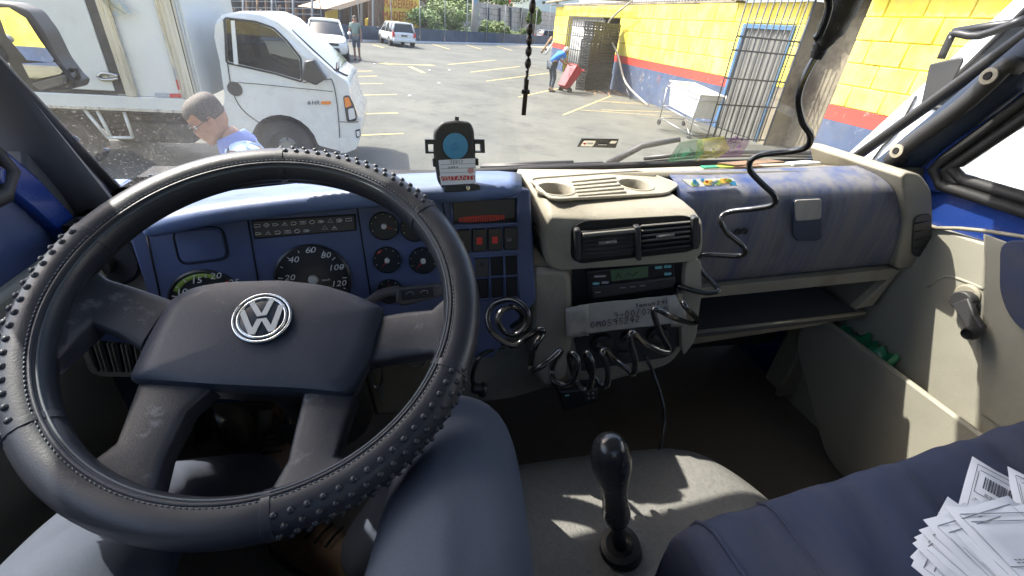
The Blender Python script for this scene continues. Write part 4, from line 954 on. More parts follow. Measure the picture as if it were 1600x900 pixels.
# things lying on the dash top by the glass
def onwind(x, y): return P(x, y, Y=.90)
r_ = thing('striped_ruler', 'green and brown striped strip lying on the dash top by the glass', 'strip', P(1160, 263, Y=.86))
a, b = P(1100, 264, Y=.86), P(1235, 260, Y=.86)
cols_ = ['greenbag', 'green_mark', 'wood', 'wood', 'tan', 'tan']
for k in range(6):
    p, q = a.lerp(b, k/6), a.lerp(b, (k+1)/6); obj('stripe', MB().prism([p, q, q+V(0, .016, 0), p+V(0, .016, 0)], (0, 0, .003)), M[cols_[k]], r_)
zt_ = P(1160, 263, Y=.86).z
for nm, lab, pts, mm in (('envelope', 'pale crumpled paper lying by the right end of the windshield', [(1225, 257), (1258, 254), (1282, 257), (1240, 260)], 'paper'), ('folded_leaflet', 'tan folded leaflet lying flat behind the striped strip', [(1120, 258), (1200, 252), (1225, 256), (1150, 262)], 'wood')):
    pp = [P(*q, Z=zt_+.001) for q in pts]; obj(nm, MB().prism(pp, (0, 0, .006)), M[mm], None, label=lab, cat='paper', bevel=.001)
for lab, px, mm in (('green see-through film by the glass, standing in for a reflection', [(1046, 254), (1062, 222), (1094, 216), (1100, 236), (1086, 250)], 'film_green'), ('yellow see-through film standing in for a reflection, between green and purple', [(1084, 252), (1094, 220), (1130, 212), (1136, 232), (1118, 247)], 'film_yellow'), ('purple see-through film on the dash, standing in for a reflection', [(1116, 248), (1130, 226), (1150, 212), (1176, 222), (1160, 245)], 'film_purple')):
    pts = [P(*q, Y=.985) for q in px]; cc = sum(pts, V(0, 0, 0))/len(pts); rows = []  # see-through films added in place of a coloured reflection in the windshield
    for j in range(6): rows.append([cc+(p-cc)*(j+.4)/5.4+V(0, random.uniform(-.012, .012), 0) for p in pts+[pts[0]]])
    obj('reflection_film', MB().sheet(rows), M[mm], None, sharp=0, label=lab, cat='reflection film')

# windshield sticker
q4 = [(908, 214), (966, 215), (961, 229), (901, 227)]
wk = [WS(*q, .004) for q in q4]
stt = obj('windshield_sticker', MB().prism(wk, V(0, -.0006, -.0003)), M['black'], None, label='small dark blue and white sticker on the inside of the windshield', cat='sticker')
def SK(u_, v_): return wk[0].lerp(wk[1], u_).lerp(wk[3].lerp(wk[2], u_), v_)+V(0, -.0016, -.0008)
obj('white_field', MB().prism(round_poly([SK(.08, .18), SK(.40, .18), SK(.38, .85), SK(.06, .85)], .004), V(0, -.0005, -.0003)), M['sticker_white'], stt)
obj('white_field', MB().prism(round_poly([SK(.80, .15), SK(.97, .15), SK(.94, .45), SK(.78, .45)], .002), V(0, -.0005, -.0003)), M['sticker_white'], stt)
obj('red_dot', MB().lathe(SK(.13, .5)+V(0, -.0008, 0), V(0, -.9, .4), [(.0035, 0), (.0035, .0006), (.001, .0006)], 14), M['red_mark'], stt)
obj('grey_print', MB().prism([SK(.19, .42), SK(.35, .42), SK(.35, .6), SK(.19, .6)], V(0, -.0009, -.0005)), M['ink_grey'], stt)
obj('grey_print', MB().prism([SK(.50, .55), SK(.72, .55), SK(.72, .66), SK(.50, .66)], V(0, -.0009, -.0005)), M['ink_grey'], stt)

# wipers outside the glass
def wiper(name, lab, px, armpx):
    t = thing(name, lab, 'wiper', P(*px[0], Y=1.08))
    obj('blade', MB().tube([WS(*q, -.018) for q in px], .006, 6), M['black'], t, sharp=0)
    obj('blade_rubber', MB().tube([WS(x, y+2, -.010) for x, y in px], .003, 5), M['rubber'], t, sharp=0)
    obj('arm', MB().tube([WS(*q, -.03) for q in armpx], [.010, .008, .006], 7), M['dark'], t, sharp=0)
wiper('wiper', 'black wiper lying along the glass below the visitor badge', [(752, 270), (850, 268), (945, 264)], [(755, 276), (840, 271), (900, 268)])
wiper('wiper', 'black wiper rising from the centre towards the passenger side', [(1010, 256), (1090, 248), (1180, 246), (1315, 248)], [(955, 270), (1010, 242), (1070, 232)])

# ------------------------------------------------------------------ cords
def cord(name, lab, pts, r_, m, sm=6, cat='cord', group=None): return obj(name, MB().tube(pts, r_, 9, smooth=sm), m, None, sharp=0, label=lab, cat=cat, group=group, base=pts[-1])
mic = thing('microphone', 'black hand microphone hanging from above at the windshield', 'microphone', P(1284, 82, Y=.52))
obj('body', MB().tube([P(1345, -60, Y=.50), P(1330, -20, Y=.505), P(1312, 20, Y=.51), P(1293, 56, Y=.515), P(1284, 64, Y=.52)], [.018, .018, .017, .0155, .012, .009], 12, smooth=4), M['dark'], mic, sharp=0)
obj('strain_relief', MB().lathe(P(1288, 60, Y=.518), P(1278, 84, Y=.52)-P(1288, 60, Y=.518), [(.010, 0), (.0085, .006), (.0095, .007), (.0078, .013), (.0088, .014), (.0070, .022)], 14), M['black'], mic)
obj('hanger', MB().tube([P(1345, -60, Y=.50)+V(0, 0, -.01), P(1345, -60, Y=.50)+V(.03, -.03, .08), V(P(1345, -60, Y=.50).x+.04, .42, .37)], .007, 8, smooth=4), M['black'], mic, sharp=0)
obj('cable_strip', MB().tube([P(1300, -60, Y=.495), P(1290, -20, Y=.50), P(1296, 10, Y=.50), P(1283, 50, Y=.505), P(1274, 60, Y=.51)], .0045, 8, smooth=4), M['gloss'], mic, sharp=0)
cp = [(1281, 78, 0.520), (1268, 100, 0.520), (1254, 128, 0.520), (1247, 158, 0.520), (1254, 190, 0.520), (1266, 210, 0.525), (1262, 228, 0.540), (1240, 236, 0.560), (1195, 241, 0.590), (1174, 250, 0.600), (1172, 266, 0.600), (1190, 286, 0.590), (1210, 306, 0.580), (1208, 320, 0.580), (1180, 326, 0.600), (1140, 331, 0.630), (1126, 342, 0.630), (1135, 362, 0.620), (1160, 384, 0.600), (1165, 395, 0.600), (1150, 400, 0.610), (1105, 398, 0.630), (1090, 403, 0.640), (1095, 422, 0.630), (1118, 446, 0.610), (1122, 455, 0.600), (1105, 458, 0.600), (1080, 453, 0.610), (1062, 447, 0.620), (1057, 452, 0.620), (1070, 478, 0.515), (1090, 500, 0.590), (1080, 505, 0.585), (1055, 497, 0.500), (1028, 484, 0.495), (1021, 488, 0.495), (1032, 520, 0.485), (1045, 545, 0.480), (1038, 550, 0.475), (1010, 538, 0.475), (990, 520, 0.460), (984, 530, 0.455), (992, 560, 0.450), (990, 584, 0.450), (982, 578, 0.460), (960, 562, 0.470), (948, 548, 0.465), (941, 552, 0.455), (950, 580, 0.450), (948, 602, 0.450), (938, 600, 0.460), (922, 580, 0.470), (915, 556, 0.470), (918, 552, 0.460), (926, 572, 0.450), (922, 604, 0.450), (910, 608, 0.455), (898, 590, 0.470), (890, 560, 0.470), (894, 552, 0.460), (903, 565, 0.450), (898, 590, 0.445), (884, 601, 0.450), (866, 596, 0.460), (862, 575, 0.475), (876, 548, 0.470), (862, 560, 0.455), (838, 577, 0.450), (829, 572, 0.510), (834, 545, 0.460), (848, 520, 0.470), (842, 516, 0.470), (822, 528, 0.520), (800, 540, 0.520), (770, 520, 0.540), (762, 495, 0.560), (772, 475, 0.570), (800, 468, 0.560), (822, 482, 0.540), (824, 505, 0.530), (808, 522, 0.530), (788, 518, 0.535), (778, 500, 0.540), (786, 484, 0.550), (805, 480, 0.560), (816, 496, 0.580), (800, 510, 0.620)]
cord('coiled_cord', 'black coiled microphone cord winding across the console and glove box', [P(x, y, Y=d) for x, y, d in cp], .0046, M['gloss'], 5)
cord('power_cable', 'thin black cable dropping from the console to the engine cover', [P(1008, 556, Y=.62), P(1022, 585, Y=.60), P(1036, 630, Y=.56), P(1038, 670, Y=.53), P(1028, 715, Y=.49), P(1012, 765, Y=.44), P(1003, 800, Y=.41), P(1010, 850, Y=.36), P(1035, 890, Y=.32)], .0034, M['gloss'], 6)
cord('loose_lead', 'thin black lead hanging beside the steering wheel rim', [P(790, 540, Y=.64), P(765, 548, Y=.63), P(748, 560, Y=.62), P(738, 590, Y=.61), P(745, 612, Y=.60)], .004, M['gloss'], 6)
plug = thing('power_plug', 'black round power plug below the dash by the wheel rim', 'plug', P(752, 612, Y=.60))
obj('plug_body', MB().lathe(P(738, 606, Y=.60), P(768, 612, Y=.60)-P(738, 606, Y=.60), [(.008, 0), (.010, .004), (.010, .016), (.014, .018), (.014, .024)], 16), M['black'], plug)
sb = thing('socket_box', 'small black socket box hanging under the console', 'socket box', P(905, 642, Y=.60))
obj('case', MB().prism([P(874, 613, Y=.60), P(934, 607, Y=.60), P(935, 628, Y=.60), P(880, 642, Y=.60)], (0, .03, 0)), M['black'], sb, bevel=.003)
obj('socket_face', MB().prism([P(912, 612, Y=.598), P(933, 609, Y=.598), P(934, 624, Y=.598), P(914, 628, Y=.598)], (0, .004, 0)), M['dark'], sb, bevel=.001)
for x, y in ((919, 615), (926, 614), (920, 622), (927, 621)): obj('pin_hole', MB().lathe(P(x, y, Y=.597), (0, -1, 0), [(.0020, 0), (.0020, .0015), (.001, .0015)], 10), M['ink_grey'], sb)
obj('indicator', MB().box(P(886, 618, Y=.598), (.004, 0, 0), (0, .001, 0), (0, 0, .0016)), M['cyan'], sb)

# rosary hanging in front of the glass
ros = thing('rosary', 'dark wooden bead rosary hanging in front of the windshield', 'rosary', P(819, 181, Y=.60))
for x, y, rx, rz in ((833, -14, .004, .0065), (832, 10, .0042, .0082), (828, 46, .0044, .0066), (827, 63, .0042, .0062), (826, 80, .0042, .0064), (825, 99, .0042, .0066)):
    obj('bead', MB().ball(P(x, y, Y=.60), 1, 12, 8, (rx, rx, rz)), M['wood_bead'] if 'wood_bead' in M else M.setdefault('wood_bead', mat('dark_bead', (.018, .012, .010), .35)), ros, sharp=0)
obj('string', MB().tube([V(P(833, -30, Y=.60).x, .46, .40), V(P(833, -30, Y=.60).x, .56, .22), P(833, -30, Y=.60), P(832, 10, Y=.60), P(829, 40, Y=.60), P(826, 80, Y=.60), P(825, 110, Y=.60), P(823, 124, Y=.60)], .0012, 6), M['black'], ros, sharp=0)
obj('chain', MB().tube([P(823, 110, Y=.60), P(824, 118, Y=.60), P(821, 124, Y=.60), P(821, 128, Y=.60)], .0018, 6), M['wood_bead'], ros, sharp=0)
cx = MB(); a, b = P(823, 124, Y=.60), P(818, 180, Y=.60); dz = (b-a); 
cx.box((a+b)/2, V(.0028, 0, 0), (0, .0018, 0), dz*.5); cx.box(a+dz*.34, V(.0052, 0, 0), (0, .0018, 0), dz*.06); cx.ball(a+dz*.30, .0042, 8, 6)
obj('cross', cx, M['wood_bead'], ros, bevel=.0006)

# ------------------------------------------------------------------ gear lever
gz = V(.275, .318, ZT)
gear = thing('gear_lever', 'black gear lever with a rounded knob on the engine cover', 'gear lever', gz)
g0, g1 = P(968, 845, Y=.318), P(952, 700, Y=.300)
ax = (g1-g0).normalized()
up = g1-g0; L_ = up.length
prof = [(.28, .0125), (.31, .0170), (.37, .0185), (.48, .0165), (.62, .0165), (.76, .0205), (.88, .0232), (.98, .0225), (1.04, .0175), (1.075, .010), (1.08, .002)]
rings = []
e1 = V(1, 0, 0)-ax*ax.x; e1.normalize(); e2 = ax.cross(e1)
for t, r_ in prof:
    c = g0+up*t+(e2*(-.006*max(0, t-.6)))
    rings.append([c+e1*r_*math.cos(q)+e2*r_*1.0*math.sin(q) for q in [2*math.pi*k/24 for k in range(24)]])
kn = obj('knob', MB().loft(rings), M['knob'], gear, sharp=0)
tocam = (-(g1)).normalized(); kc = g0+up*.93
fx = (V(1, 0, 0)-tocam*tocam.x).normalized(); fy = tocam.cross(fx); fnn = (tocam+V(0, 0, .35)).normalized()
fx = (V(1, 0, 0)-fnn*fnn.x).normalized(); fy = fnn.cross(fx)
obj('shift_plate', MB().loft([rrect(kc+fnn*.0205, fx, fy, .0135, .0125, .006), rrect(kc+fnn*.0250, fx, fy, .0125, .0115, .006), rrect(kc+fnn*.0258, fx, fy, .010, .009, .004)]), mat('shift_plate_gloss', (.06, .07, .08), .2), kn, sharp=30)
text('shift_pattern', 'R 1 3 5', .006, kc+fnn*.0260+fy*.0035, fx, fy, M['ink_grey'], kn)
text('shift_pattern', '2 4', .006, kc+fnn*.0260-fy*.0035, fx, fy, M['ink_grey'], kn)
obj('shaft', MB().cyl(g0-up*.1, g0+up*.32, .0095), M['black'], gear)
obj('collar', MB().lathe(g0-up*.25, up, [(.030, -.01), (.031, .03), (.028, .05), (.020, .052), (.014, .048)], 24), M['black'], gear)
bt_ = []
for k, (t, s) in enumerate(((0, .082), (.2, .074), (.38, .068), (.55, .056), (.75, .046), (.9, .037), (1, .031))):
    c = V(gz.x+.01, gz.y-.035, ZT-.015).lerp(g0-up*.22, t); n_ = 4
    bt_.append([c+V(s*math.cos(q)*(1+.06*math.cos(4*q)), s*math.sin(q)*(1+.06*math.cos(4*q)), 0)*(1-.10*(k % 2)) for q in [2*math.pi*j/28 for j in range(28)]])
obj('boot', MB().loft(bt_), M['gloss'], gear, sharp=0)

# ------------------------------------------------------------------ passenger seat
SZ = -.485
seat = thing('passenger_seat', 'navy cloth passenger bench seat with piped seams', 'seat', (.75, 0, -.97))
sx0, sx1 = .335, 1.10
rows = []
NX, NY = 40, 22
def seat_top(s, t):
    x = sx0+(sx1-sx0)*s; y = -.40+.68*t
    yf = .235+.075*s                      # front edge runs slightly forward towards the door
    y = -.40+(yf+.40)*t
    z = SZ-.004-.012*math.exp(-((x-.42)/.012)**2)*1.0
    z -= .016*math.exp(-((s-.55)/.22)**2)*math.sin(t*3.1)
    z += .0045*math.sin(x*40+y*13+2*math.sin(y*17))*math.sin(t*2.6)*(s > .1)+.0025*math.sin(x*83-y*40+math.sin(x*31))*(.3+t)-.012*math.exp(-((x-.62-.35*(y-.1))/.010)**2)*max(0, t-.3)-.010*math.exp(-((x-.80-.45*(y-.1))/.012)**2)*max(0, t-.4)
    return V(x, y, z)
for j in range(NY+1):
    t = j/NY; row = []
    for i in range(NX+1):
        s = i/NX; p = seat_top(s, t)
        row.append(p)
    rows.append(row)
# roll the front and the inner side down
fr_ = [[p+V(0, .030*math.sin(a), -.035*(1-math.cos(a))) for p in rows[-1]] for a in (R(30), R(60), R(90))]
fr_.append([p+V(0, -.01, -.12) for p in fr_[-1]])
rows2 = rows+fr_
full_ = []
for k, row in enumerate(rows2):
    p0 = row[0]; lead = [p0+V(-.028*math.sin(a), 0, -.030*(1-math.cos(a))) for a in (R(90), R(60), R(30))]
    base_ = lead[0]+V(.006, 0, -.12)
    full_.append([base_]+lead+row)
cu = obj('cushion', MB().sheet(full_), M['seat'], seat, sharp=0, subsurf=1)
obj('piping', MB().tube([r_[0]+V(.002, 0, .0015) for r_ in rows[4:]]+[f_[0]+V(0, .0, .001) for f_ in fr_[:3]], .0028, 6), M['seat'], cu, sharp=0)
obj('piping', MB().tube([r_[5]+V(0, 0, .001) for r_ in rows[4:]]+[f_[5] for f_ in fr_[:2]], .0022, 6), M['seat'], cu, sharp=0)
obj('seat_base', MB().abox(sx0+.04, sx1-.02, -.42, .20, -.97, -.60), M['black'], seat, bevel=.01)
obj('backrest', MB().prism(round_poly([V(sx0, -.36, -.47), V(sx0, -.40, -.50), V(sx0, -.52, -.45), V(sx0, -.66, .02), V(sx0, -.54, .05)], .03), (sx1-sx0, 0, 0)), M['seat'], seat, bevel=.02)
ds2 = thing('driver_seat', 'navy cloth driver seat under the driver', 'seat', (-.14, -.1, -.97))
obj('cushion', MB().abox(-.40, .10, -.46, .06, -.66, -.53), M['seat'], ds2, bevel=.03, seg=3)
obj('seat_base', MB().abox(-.34, .04, -.42, .0, -.97, -.67), M['black'], ds2, bevel=.01)
obj('backrest', MB().prism(round_poly([V(-.40, -.42, -.54), V(-.40, -.54, -.52), V(-.40, -.70, .05), V(-.40, -.60, .08)], .03), (.50, 0, 0)), M['seat'], ds2, bevel=.02)

# ------------------------------------------------------------------ papers fanned out on the seat
PZ = SZ+.004
def paper(k, c, a, wd, ln_, z, lab, bars):
    ca, sa = math.cos(a), math.sin(a); ex = V(ca, sa, 0); ey = V(-sa, ca, 0)
    def pp(u_, v_, o=0): return V(c[0], c[1], z+o)+ex*u_*wd+ey*v_*ln_+V(0, 0, .004*math.sin(v_*3+k)*.5+.003*u_*u_+.010*max(0, v_-.2)**2*(1+math.sin(k*2.3))*4+.006*max(0, -u_-.25)**2*8)
    sh_ = MB().sheet([[pp(i/4-.5, j/6-.5) for i in range(5)] for j in range(7)])
    o = obj('paper_slip', sh_, M['paper'], None, sharp=0, solid=.0005, label=lab, cat='paper', group='paper slips fanned out on the seat', base=(c[0], c[1], z))
    ink = MB()
    def bar_(u0, u1, v0, v1, oo=.0011): ink.add([pp(u0, v0, oo), pp(u1, v0, oo), pp(u1, v1, oo), pp(u0, v1, oo)], [(0, 1, 2, 3)])
    def frame(u0, u1, v0, v1, t=.006):
        bar_(u0, u1, v0, v0+t); bar_(u0, u1, v1-t, v1); bar_(u0, u0+t, v0, v1); bar_(u1-t, u1, v0, v1)
    rg = random.Random(k)
    frame(-.43, .43, -.45, .46); frame(-.40, .40, .18, .42)
    if bars:
        u = -.33
        while u < .22:
            wd_ = rg.choice((.008, .014, .02)); bar_(u, u+wd_, .26, .38, .0013); u += wd_+rg.choice((.008, .012))
    for v in (.215, .20):
        u = -.3
        while u < .2:
            d_ = rg.uniform(.015, .04); bar_(u, u+d_, v, v+.007, .0013); u += d_+.012
    for v in (.10, .04, -.03, -.10, -.2, -.3, -.37):
        bar_(-.40, rg.choice((.40, .1, .3)), v, v+.004)
        u = -.38
        while u < rg.choice((-.1, .1, .3)):
            d_ = rg.uniform(.015, .05); bar_(u, u+d_, v+.018, v+.027, .0013); u += d_+.014
    bar_(.05, .054, -.3, .04); bar_(-.2, -.196, -.2, .10)
    obj('print', ink, M['ink'] if bars else M['ink_grey'], o, sharp=0, smooth=False, kind='stuff'); return o
# the fan opens from the lower right; pivot lies under the right-hand edge of the picture
labs = ['paper slip with a barcode standing out above the fan', 'paper slip with a barcode just right of the topmost slip', 'paper slip with a barcode at the right edge of the picture']
def at_px(x, y, z): return P(x, y, Z=z)
def slip(k, px, deg, z, lab, bars, wd, ln_):
    """a slip whose far-left corner is seen at a pixel; deg = direction of its near-horizontal edge"""
    a = at_px(*px, z); an = R(deg); ex = V(math.cos(an), math.sin(an), 0); ey = V(-math.sin(an), math.cos(an), 0); c = a+ex*wd/2-ey*ln_/2
    return paper(k, (c.x, c.y), an, wd, ln_, z, lab, bars)
sl = [((1513, 720), -61, .000, True), ((1566, 737), -50, .0015, True), ((1586, 752), -38, .003, True),
      ((1470, 797), -8, .018, False), ((1461, 806), -4, .0165, False), ((1447, 818), 0, .015, False), ((1433, 822), 3, .0135, False),
      ((1430, 834), 6, .012, False), ((1424, 844), 9, .0105, False), ((1419, 856), 12, .009, False), ((1420, 872), 17, .0075, False), ((1418, 890), 24, .006, False)]
words = ['topmost of the fan', 'second from the top of the fan', 'third from the top of the fan', 'fourth from the top of the fan', 'fifth from the top of the fan', 'fourth from the bottom of the fan', 'third from the bottom of the fan', 'second from the bottom of the fan', 'lowest of the fan']
for k, (a, dg_, dz, br) in enumerate(sl):
    lab = labs[k] if k < 3 else 'white printed form slip on the seat, '+words[k-3]
    slip(k, a, dg_, PZ+.004+dz, lab, br, .105 if br else .15, .21)

# green bag stuffed in the door pocket
gb_ = []
for j in range(30):
    t = j/29; p = P(1300+90*t, 520+52*t, X=XR-.055); r_ = .010+.013*math.sin(t*3.0)+.010*math.sin(t*11)**2
    gb_.append([p+V(0, 0, .008)+V(r_*.9*math.cos(q)*random.uniform(.7, 1.2), 0, r_*math.sin(q)*random.uniform(.6, 1.45)) for q in [2*math.pi*k/10 for k in range(10)]])
obj('plastic_bag', MB().loft(gb_), M['greenbag'], None, sharp=70, label='crumpled green plastic bag stuffed in the door pocket', cat='bag')

# ------------------------------------------------------------------ pedals and floor metal
obj('floor_plate', MB().prism([P(262, 630, Y=1.05), P(480, 615, Y=1.05), P(430, 760, Y=.93), P(412, 800, Y=.88), P(300, 800, Y=.88)], (0, .01, -.01)), M['bluemetal'], cab)
def pedal(name, lab, px, Y, mm):
    pts = [P(*q, Y=Y) for q in px]; t = thing(name, lab, 'pedal', pts[2])
    obj('pad', MB().prism(round_poly(pts, .008), V(0, .012, -.012)), M['rubber'], t, bevel=.003)
    gg = MB(); a, b, c, d = pts
    for k in range(1, 8): gg.tube([a.lerp(d, k/8)+V(0, -.001, .001), b.lerp(c, k/8)+V(0, -.001, .001)], .0012, 4)
    for k in range(1, 6): gg.tube([a.lerp(b, k/6)+V(0, -.001, .001), d.lerp(c, k/6)+V(0, -.001, .001)], .0012, 4)
    obj('tread', gg, M['dark'], t, sharp=0, kind='stuff')
    m_ = (a+b+c+d)/4; obj('arm', MB().tube([m_+V(0, .02, 0), m_+V(0, .12, .10), m_+V(0, .14, .30)], .009, 8), mm, t, sharp=0)
pedal('brake_pedal', 'ribbed black brake pedal seen through the wheel', [(432, 664), (460, 662), (456, 716), (434, 718)], .80, M['steel'])
pedal('clutch_pedal', 'bare worn clutch pedal left of the brake pedal', [(300, 640), (330, 636), (326, 690), (304, 694)], .84, M['steel'])
bo = thing('brake_booster', 'dark round cylinder with wiring behind the pedals', 'cylinder', P(360, 690, Y=.92))
obj('drum', MB().lathe(P(352, 668, Y=.95), (-.1, -1, .2), [(.075, 0), (.08, .02), (.075, .05), (.05, .06), (.02, .065)], 24), mat('dusty_cylinder', (.32, .28, .21), .7, var=.3), bo)
obj('hose', MB().tube([P(330, 640, Y=.88), P(345, 660, Y=.86), P(352, 690, Y=.86), P(372, 700, Y=.88)], .012, 8, smooth=4), M['steel'], bo, sharp=0)
obj('hose', MB().tube([P(360, 730, Y=.90), P(380, 752, Y=.86), P(392, 775, Y=.84), P(396, 800, Y=.84)], .005, 8, smooth=4), M['black'], bo, sharp=0)
obj('bracket', MB().prism([P(382, 630, Y=.9), P(420, 632, Y=.9), P(440, 655, Y=.9), P(395, 652, Y=.9)], (0, .03, 0)), wear(mat('rusty_bracket', (.16, .09, .05), .8), (.05, .04, .03), 20, .4, .6), bo, bevel=.003)
obj('linkage', MB().tube([P(415, 640, Y=.9), P(412, 690, Y=.88), P(405, 780, Y=.84)], .016, 10), wear(mat('dusty_rod', (.22, .19, .15), .8), (.07, .05, .04), 12, .45, .6), bo, sharp=0)

# ------------------------------------------------------------------ the driver's legs
J = {'hip': V(-.135, -.20, -.43), 'hr': V(-.055, -.16, -.45), 'hl': V(-.225, -.16, -.45),
     'tr1': V(-.005, .06, -.455), 'tr2': V(.035, .25, -.455), 'kr': V(.058, .386, -.445), 'sr1': V(.050, .440, -.53), 'sr2': V(.000, .49, -.72), 'ar': P(560, 890, Z=-.88),
     'tl1': V(-.262, .06, -.465), 'tl2': V(-.305, .22, -.485), 'kl': V(-.335, .39, -.545), 'sl1': V(-.345, .47, -.62), 'sl2': V(-.34, .58, -.75), 'al': V(-.30, .68, -.86), 'waist': V(-.14, -.30, -.30)}
Bn = bones_chain(('hip', 'hr', 'tr1', 'tr2', 'kr', 'sr1', 'sr2', 'ar'), ('hip', 'hl', 'tl1', 'tl2', 'kl', 'sl1', 'sl2', 'al'), ('hip', 'waist'))
Rd = {'hip': .13, 'hr': .098, 'hl': .098, 'tr1': .094, 'tr2': .084, 'kr': .073, 'sr1': .070, 'sr2': .070, 'ar': .064, 'tl1': .094, 'tl2': .086, 'kl': .070, 'sl1': .066, 'sl2': .070, 'al': .064, 'waist': .14}
drv = skin('person', J, Bn, Rd, M['trouser'], None, 3, 'hip', base=(-.14, -.1, -.97))
props(drv, "driver's legs in grey trousers, seated behind the steering wheel", 'person')
def boot(foot, toe, h_=.10):
    d = (toe-foot); d.z = 0; d.normalize(); sd = V(-d.y, d.x, 0); b = MB(); rings = []
    for t, wd, ht in ((-.05, .034, .085), (-.02, .040, .10), (.04, .040, .10), (.09, .042, .075), (.14, .048, .060), (.19, .046, .050), (.225, .030, .034)):
        c = foot+d*t; rings.append([c+sd*wd*math.cos(q)+V(0, 0, ht*max(0, math.sin(q))**.7 if math.sin(q) > 0 else 0) for q in [2*math.pi*k/16 for k in range(16)]])
    bb = obj('boot', b.loft(rings), M['boot'], drv, sharp=60, subsurf=1)
    s_ = [[p+sd*0+V(0, 0, .0) for p in rg] for rg in rings]
    out_ = [foot+d*t+sd*wd for t, wd in ((-.055, .030), (-.02, .043), (.04, .042), (.09, .045), (.14, .051), (.19, .049), (.23, .028))]+[foot+d*t-sd*wd for t, wd in ((.23, .028), (.19, .049), (.14, .051), (.09, .045), (.04, .042), (-.02, .043), (-.055, .030))]
    obj('sole', MB().prism([p+V(0, 0, -.001) for p in out_], (0, 0, -.018)), M['sole'], bb, bevel=.003)
    lc = MB()
    for k in range(4):
        c = foot+d*(.05+k*.028)+V(0, 0, .098-.011*k); lc.tube([c-sd*.022, c+V(0, 0, .004), c+sd*.022], .0028, 6)
    obj('laces', lc, M['sole'], bb, sharp=0)
bf = P(520, 850, Z=-.95); bt0, bt1 = P(562, 905, Z=-.945), P(470, 842, Z=-.945); boot(bt0, bt1); boot(V(-.30, .70, -.950), V(-.31, .95, -.95))
# ================================================================== OUTDOORS
GZ = -H
def G0(x, y, o=.008): q = P(x, y, Z=GZ); return V(q.x, q.y, GZ+o)
# painted lines on the asphalt
def stripe(a, b, w_, k=0):
    d = (b-a); d.z = 0; s = V(-d.y, d.x, 0).normalized()*w_/2
    mk = MB().add([a-s, b-s, b+s, a+s], [(0, 1, 2, 3)]); return mk
lines_ = [((548, 149), (620, 148), .10), ((548, 179), (622, 177), .09), ((560, 212), (630, 209), .07), ((540, 131), (598, 131), .10), ((550, 120), (590, 119), .10), ((548, 112), (582, 111), .10),
          ((700, 101), (775, 94), .12), ((735, 113), (812, 104), .10), ((760, 127), (868, 113), .09), ((810, 152), (875, 138), .07), ((880, 180), (955, 150), .06), ((905, 172), (1050, 182), .05), ((930, 158), (1010, 162), .05), ((940, 172), (1075, 176), .05), ((955, 160), (1060, 168), .04),
          ((583, 70), (600, 75), .14), ((676, 69), (702, 77), .14), ((728, 70), (752, 77), .14), ((776, 72), (800, 79), .14)]
for a, b, w_ in lines_: struct('painted_line', stripe(G0(*a), G0(*b), w_), M['line'])
ar = MB(); a0, a1, a2 = G0(606, 100), G0(668, 102), G0(662, 114)
for a, b in ((a0, a1), (G0(640, 104), a2)): ar.v, ar.f = ar.v, ar.f; m_ = stripe(a, b, .20); ar.add(m_.v, m_.f)
for t_, dd in ((a0, (a0-a1).normalized()), (a1, (a1-a0).normalized())):
    s_ = V(-dd.y, dd.x, 0); ar.add([t_+dd*.45+V(0, 0, .004), t_-dd*.1+s_*.38+V(0, 0, .004), t_-dd*.1-s_*.38+V(0, 0, .004)], [(0, 1, 2)])
struct('painted_arrow', ar, M['line'])
# round shallow stain rings and small litter
for q in ((671, 110), (702, 110), (585, 100), (686, 130), (640, 150)):
    c = G0(*q, o=.012); obj('litter', MB().ball(c, .05, 7, 5, (1, .8, .4)), M['paper'], None, label='small pale scraps of litter lying on the asphalt', cat='litter', group='litter scraps on the asphalt')

# ------------------------------------------------------------------ yellow building along the right
WX, CY = 8.57, 9.49; EAVE = .872; RT, RB = -.81, -1.05
bl = thing('yellow_building', 'long yellow building with red stripe and blue base, gates along it', 'building', (WX+2, 17, GZ))
Y0, D0, D1, O0, O1, YE = CY, 9.72, 11.48, 18.86, 25.1, 27.3
core_ = MB()
for y0, y1 in ((D1, O0), (O1, YE)): core_.abox(WX+.02, WX+.30, y0, y1, GZ, EAVE)
core_.abox(WX+.02, WX+.30, CY, D0, GZ, EAVE); core_.abox(WX+.02, WX+.30, D0, D1, .42, EAVE); core_.abox(WX+.02, WX+.30, O0, O1, .45, EAVE)
obj('wall', core_, M['yellow'], bl)
XB, YB = 7.52, 7.12
obj('wall', MB().abox(XB+.02, XB+.32, 0.0, YB, GZ, EAVE), M['yellow'], bl)
obj('recess_wall', MB().abox(WX+.55, WX+.75, YB-1.5, CY+.3, GZ, EAVE+.1), M['concrete'], bl, bevel=.015)
obj('end_wall', MB().abox(WX, WX+.56, CY-.02, CY+.20, GZ, EAVE), M['concrete'], bl, bevel=.015)
obj('end_wall', MB().abox(XB+.32, WX+.56, YB-.25, YB-.02, GZ, EAVE), M['concrete'], bl, bevel=.015)
obj('inner_room', MB().abox(WX+2.2, WX+2.3, 9, YE, GZ, EAVE), M['shed_dark'], bl)
obj('inner_room', MB().abox(WX+.3, WX+2.2, O1, O1+.1, GZ, EAVE), M['shed_dark'], bl)
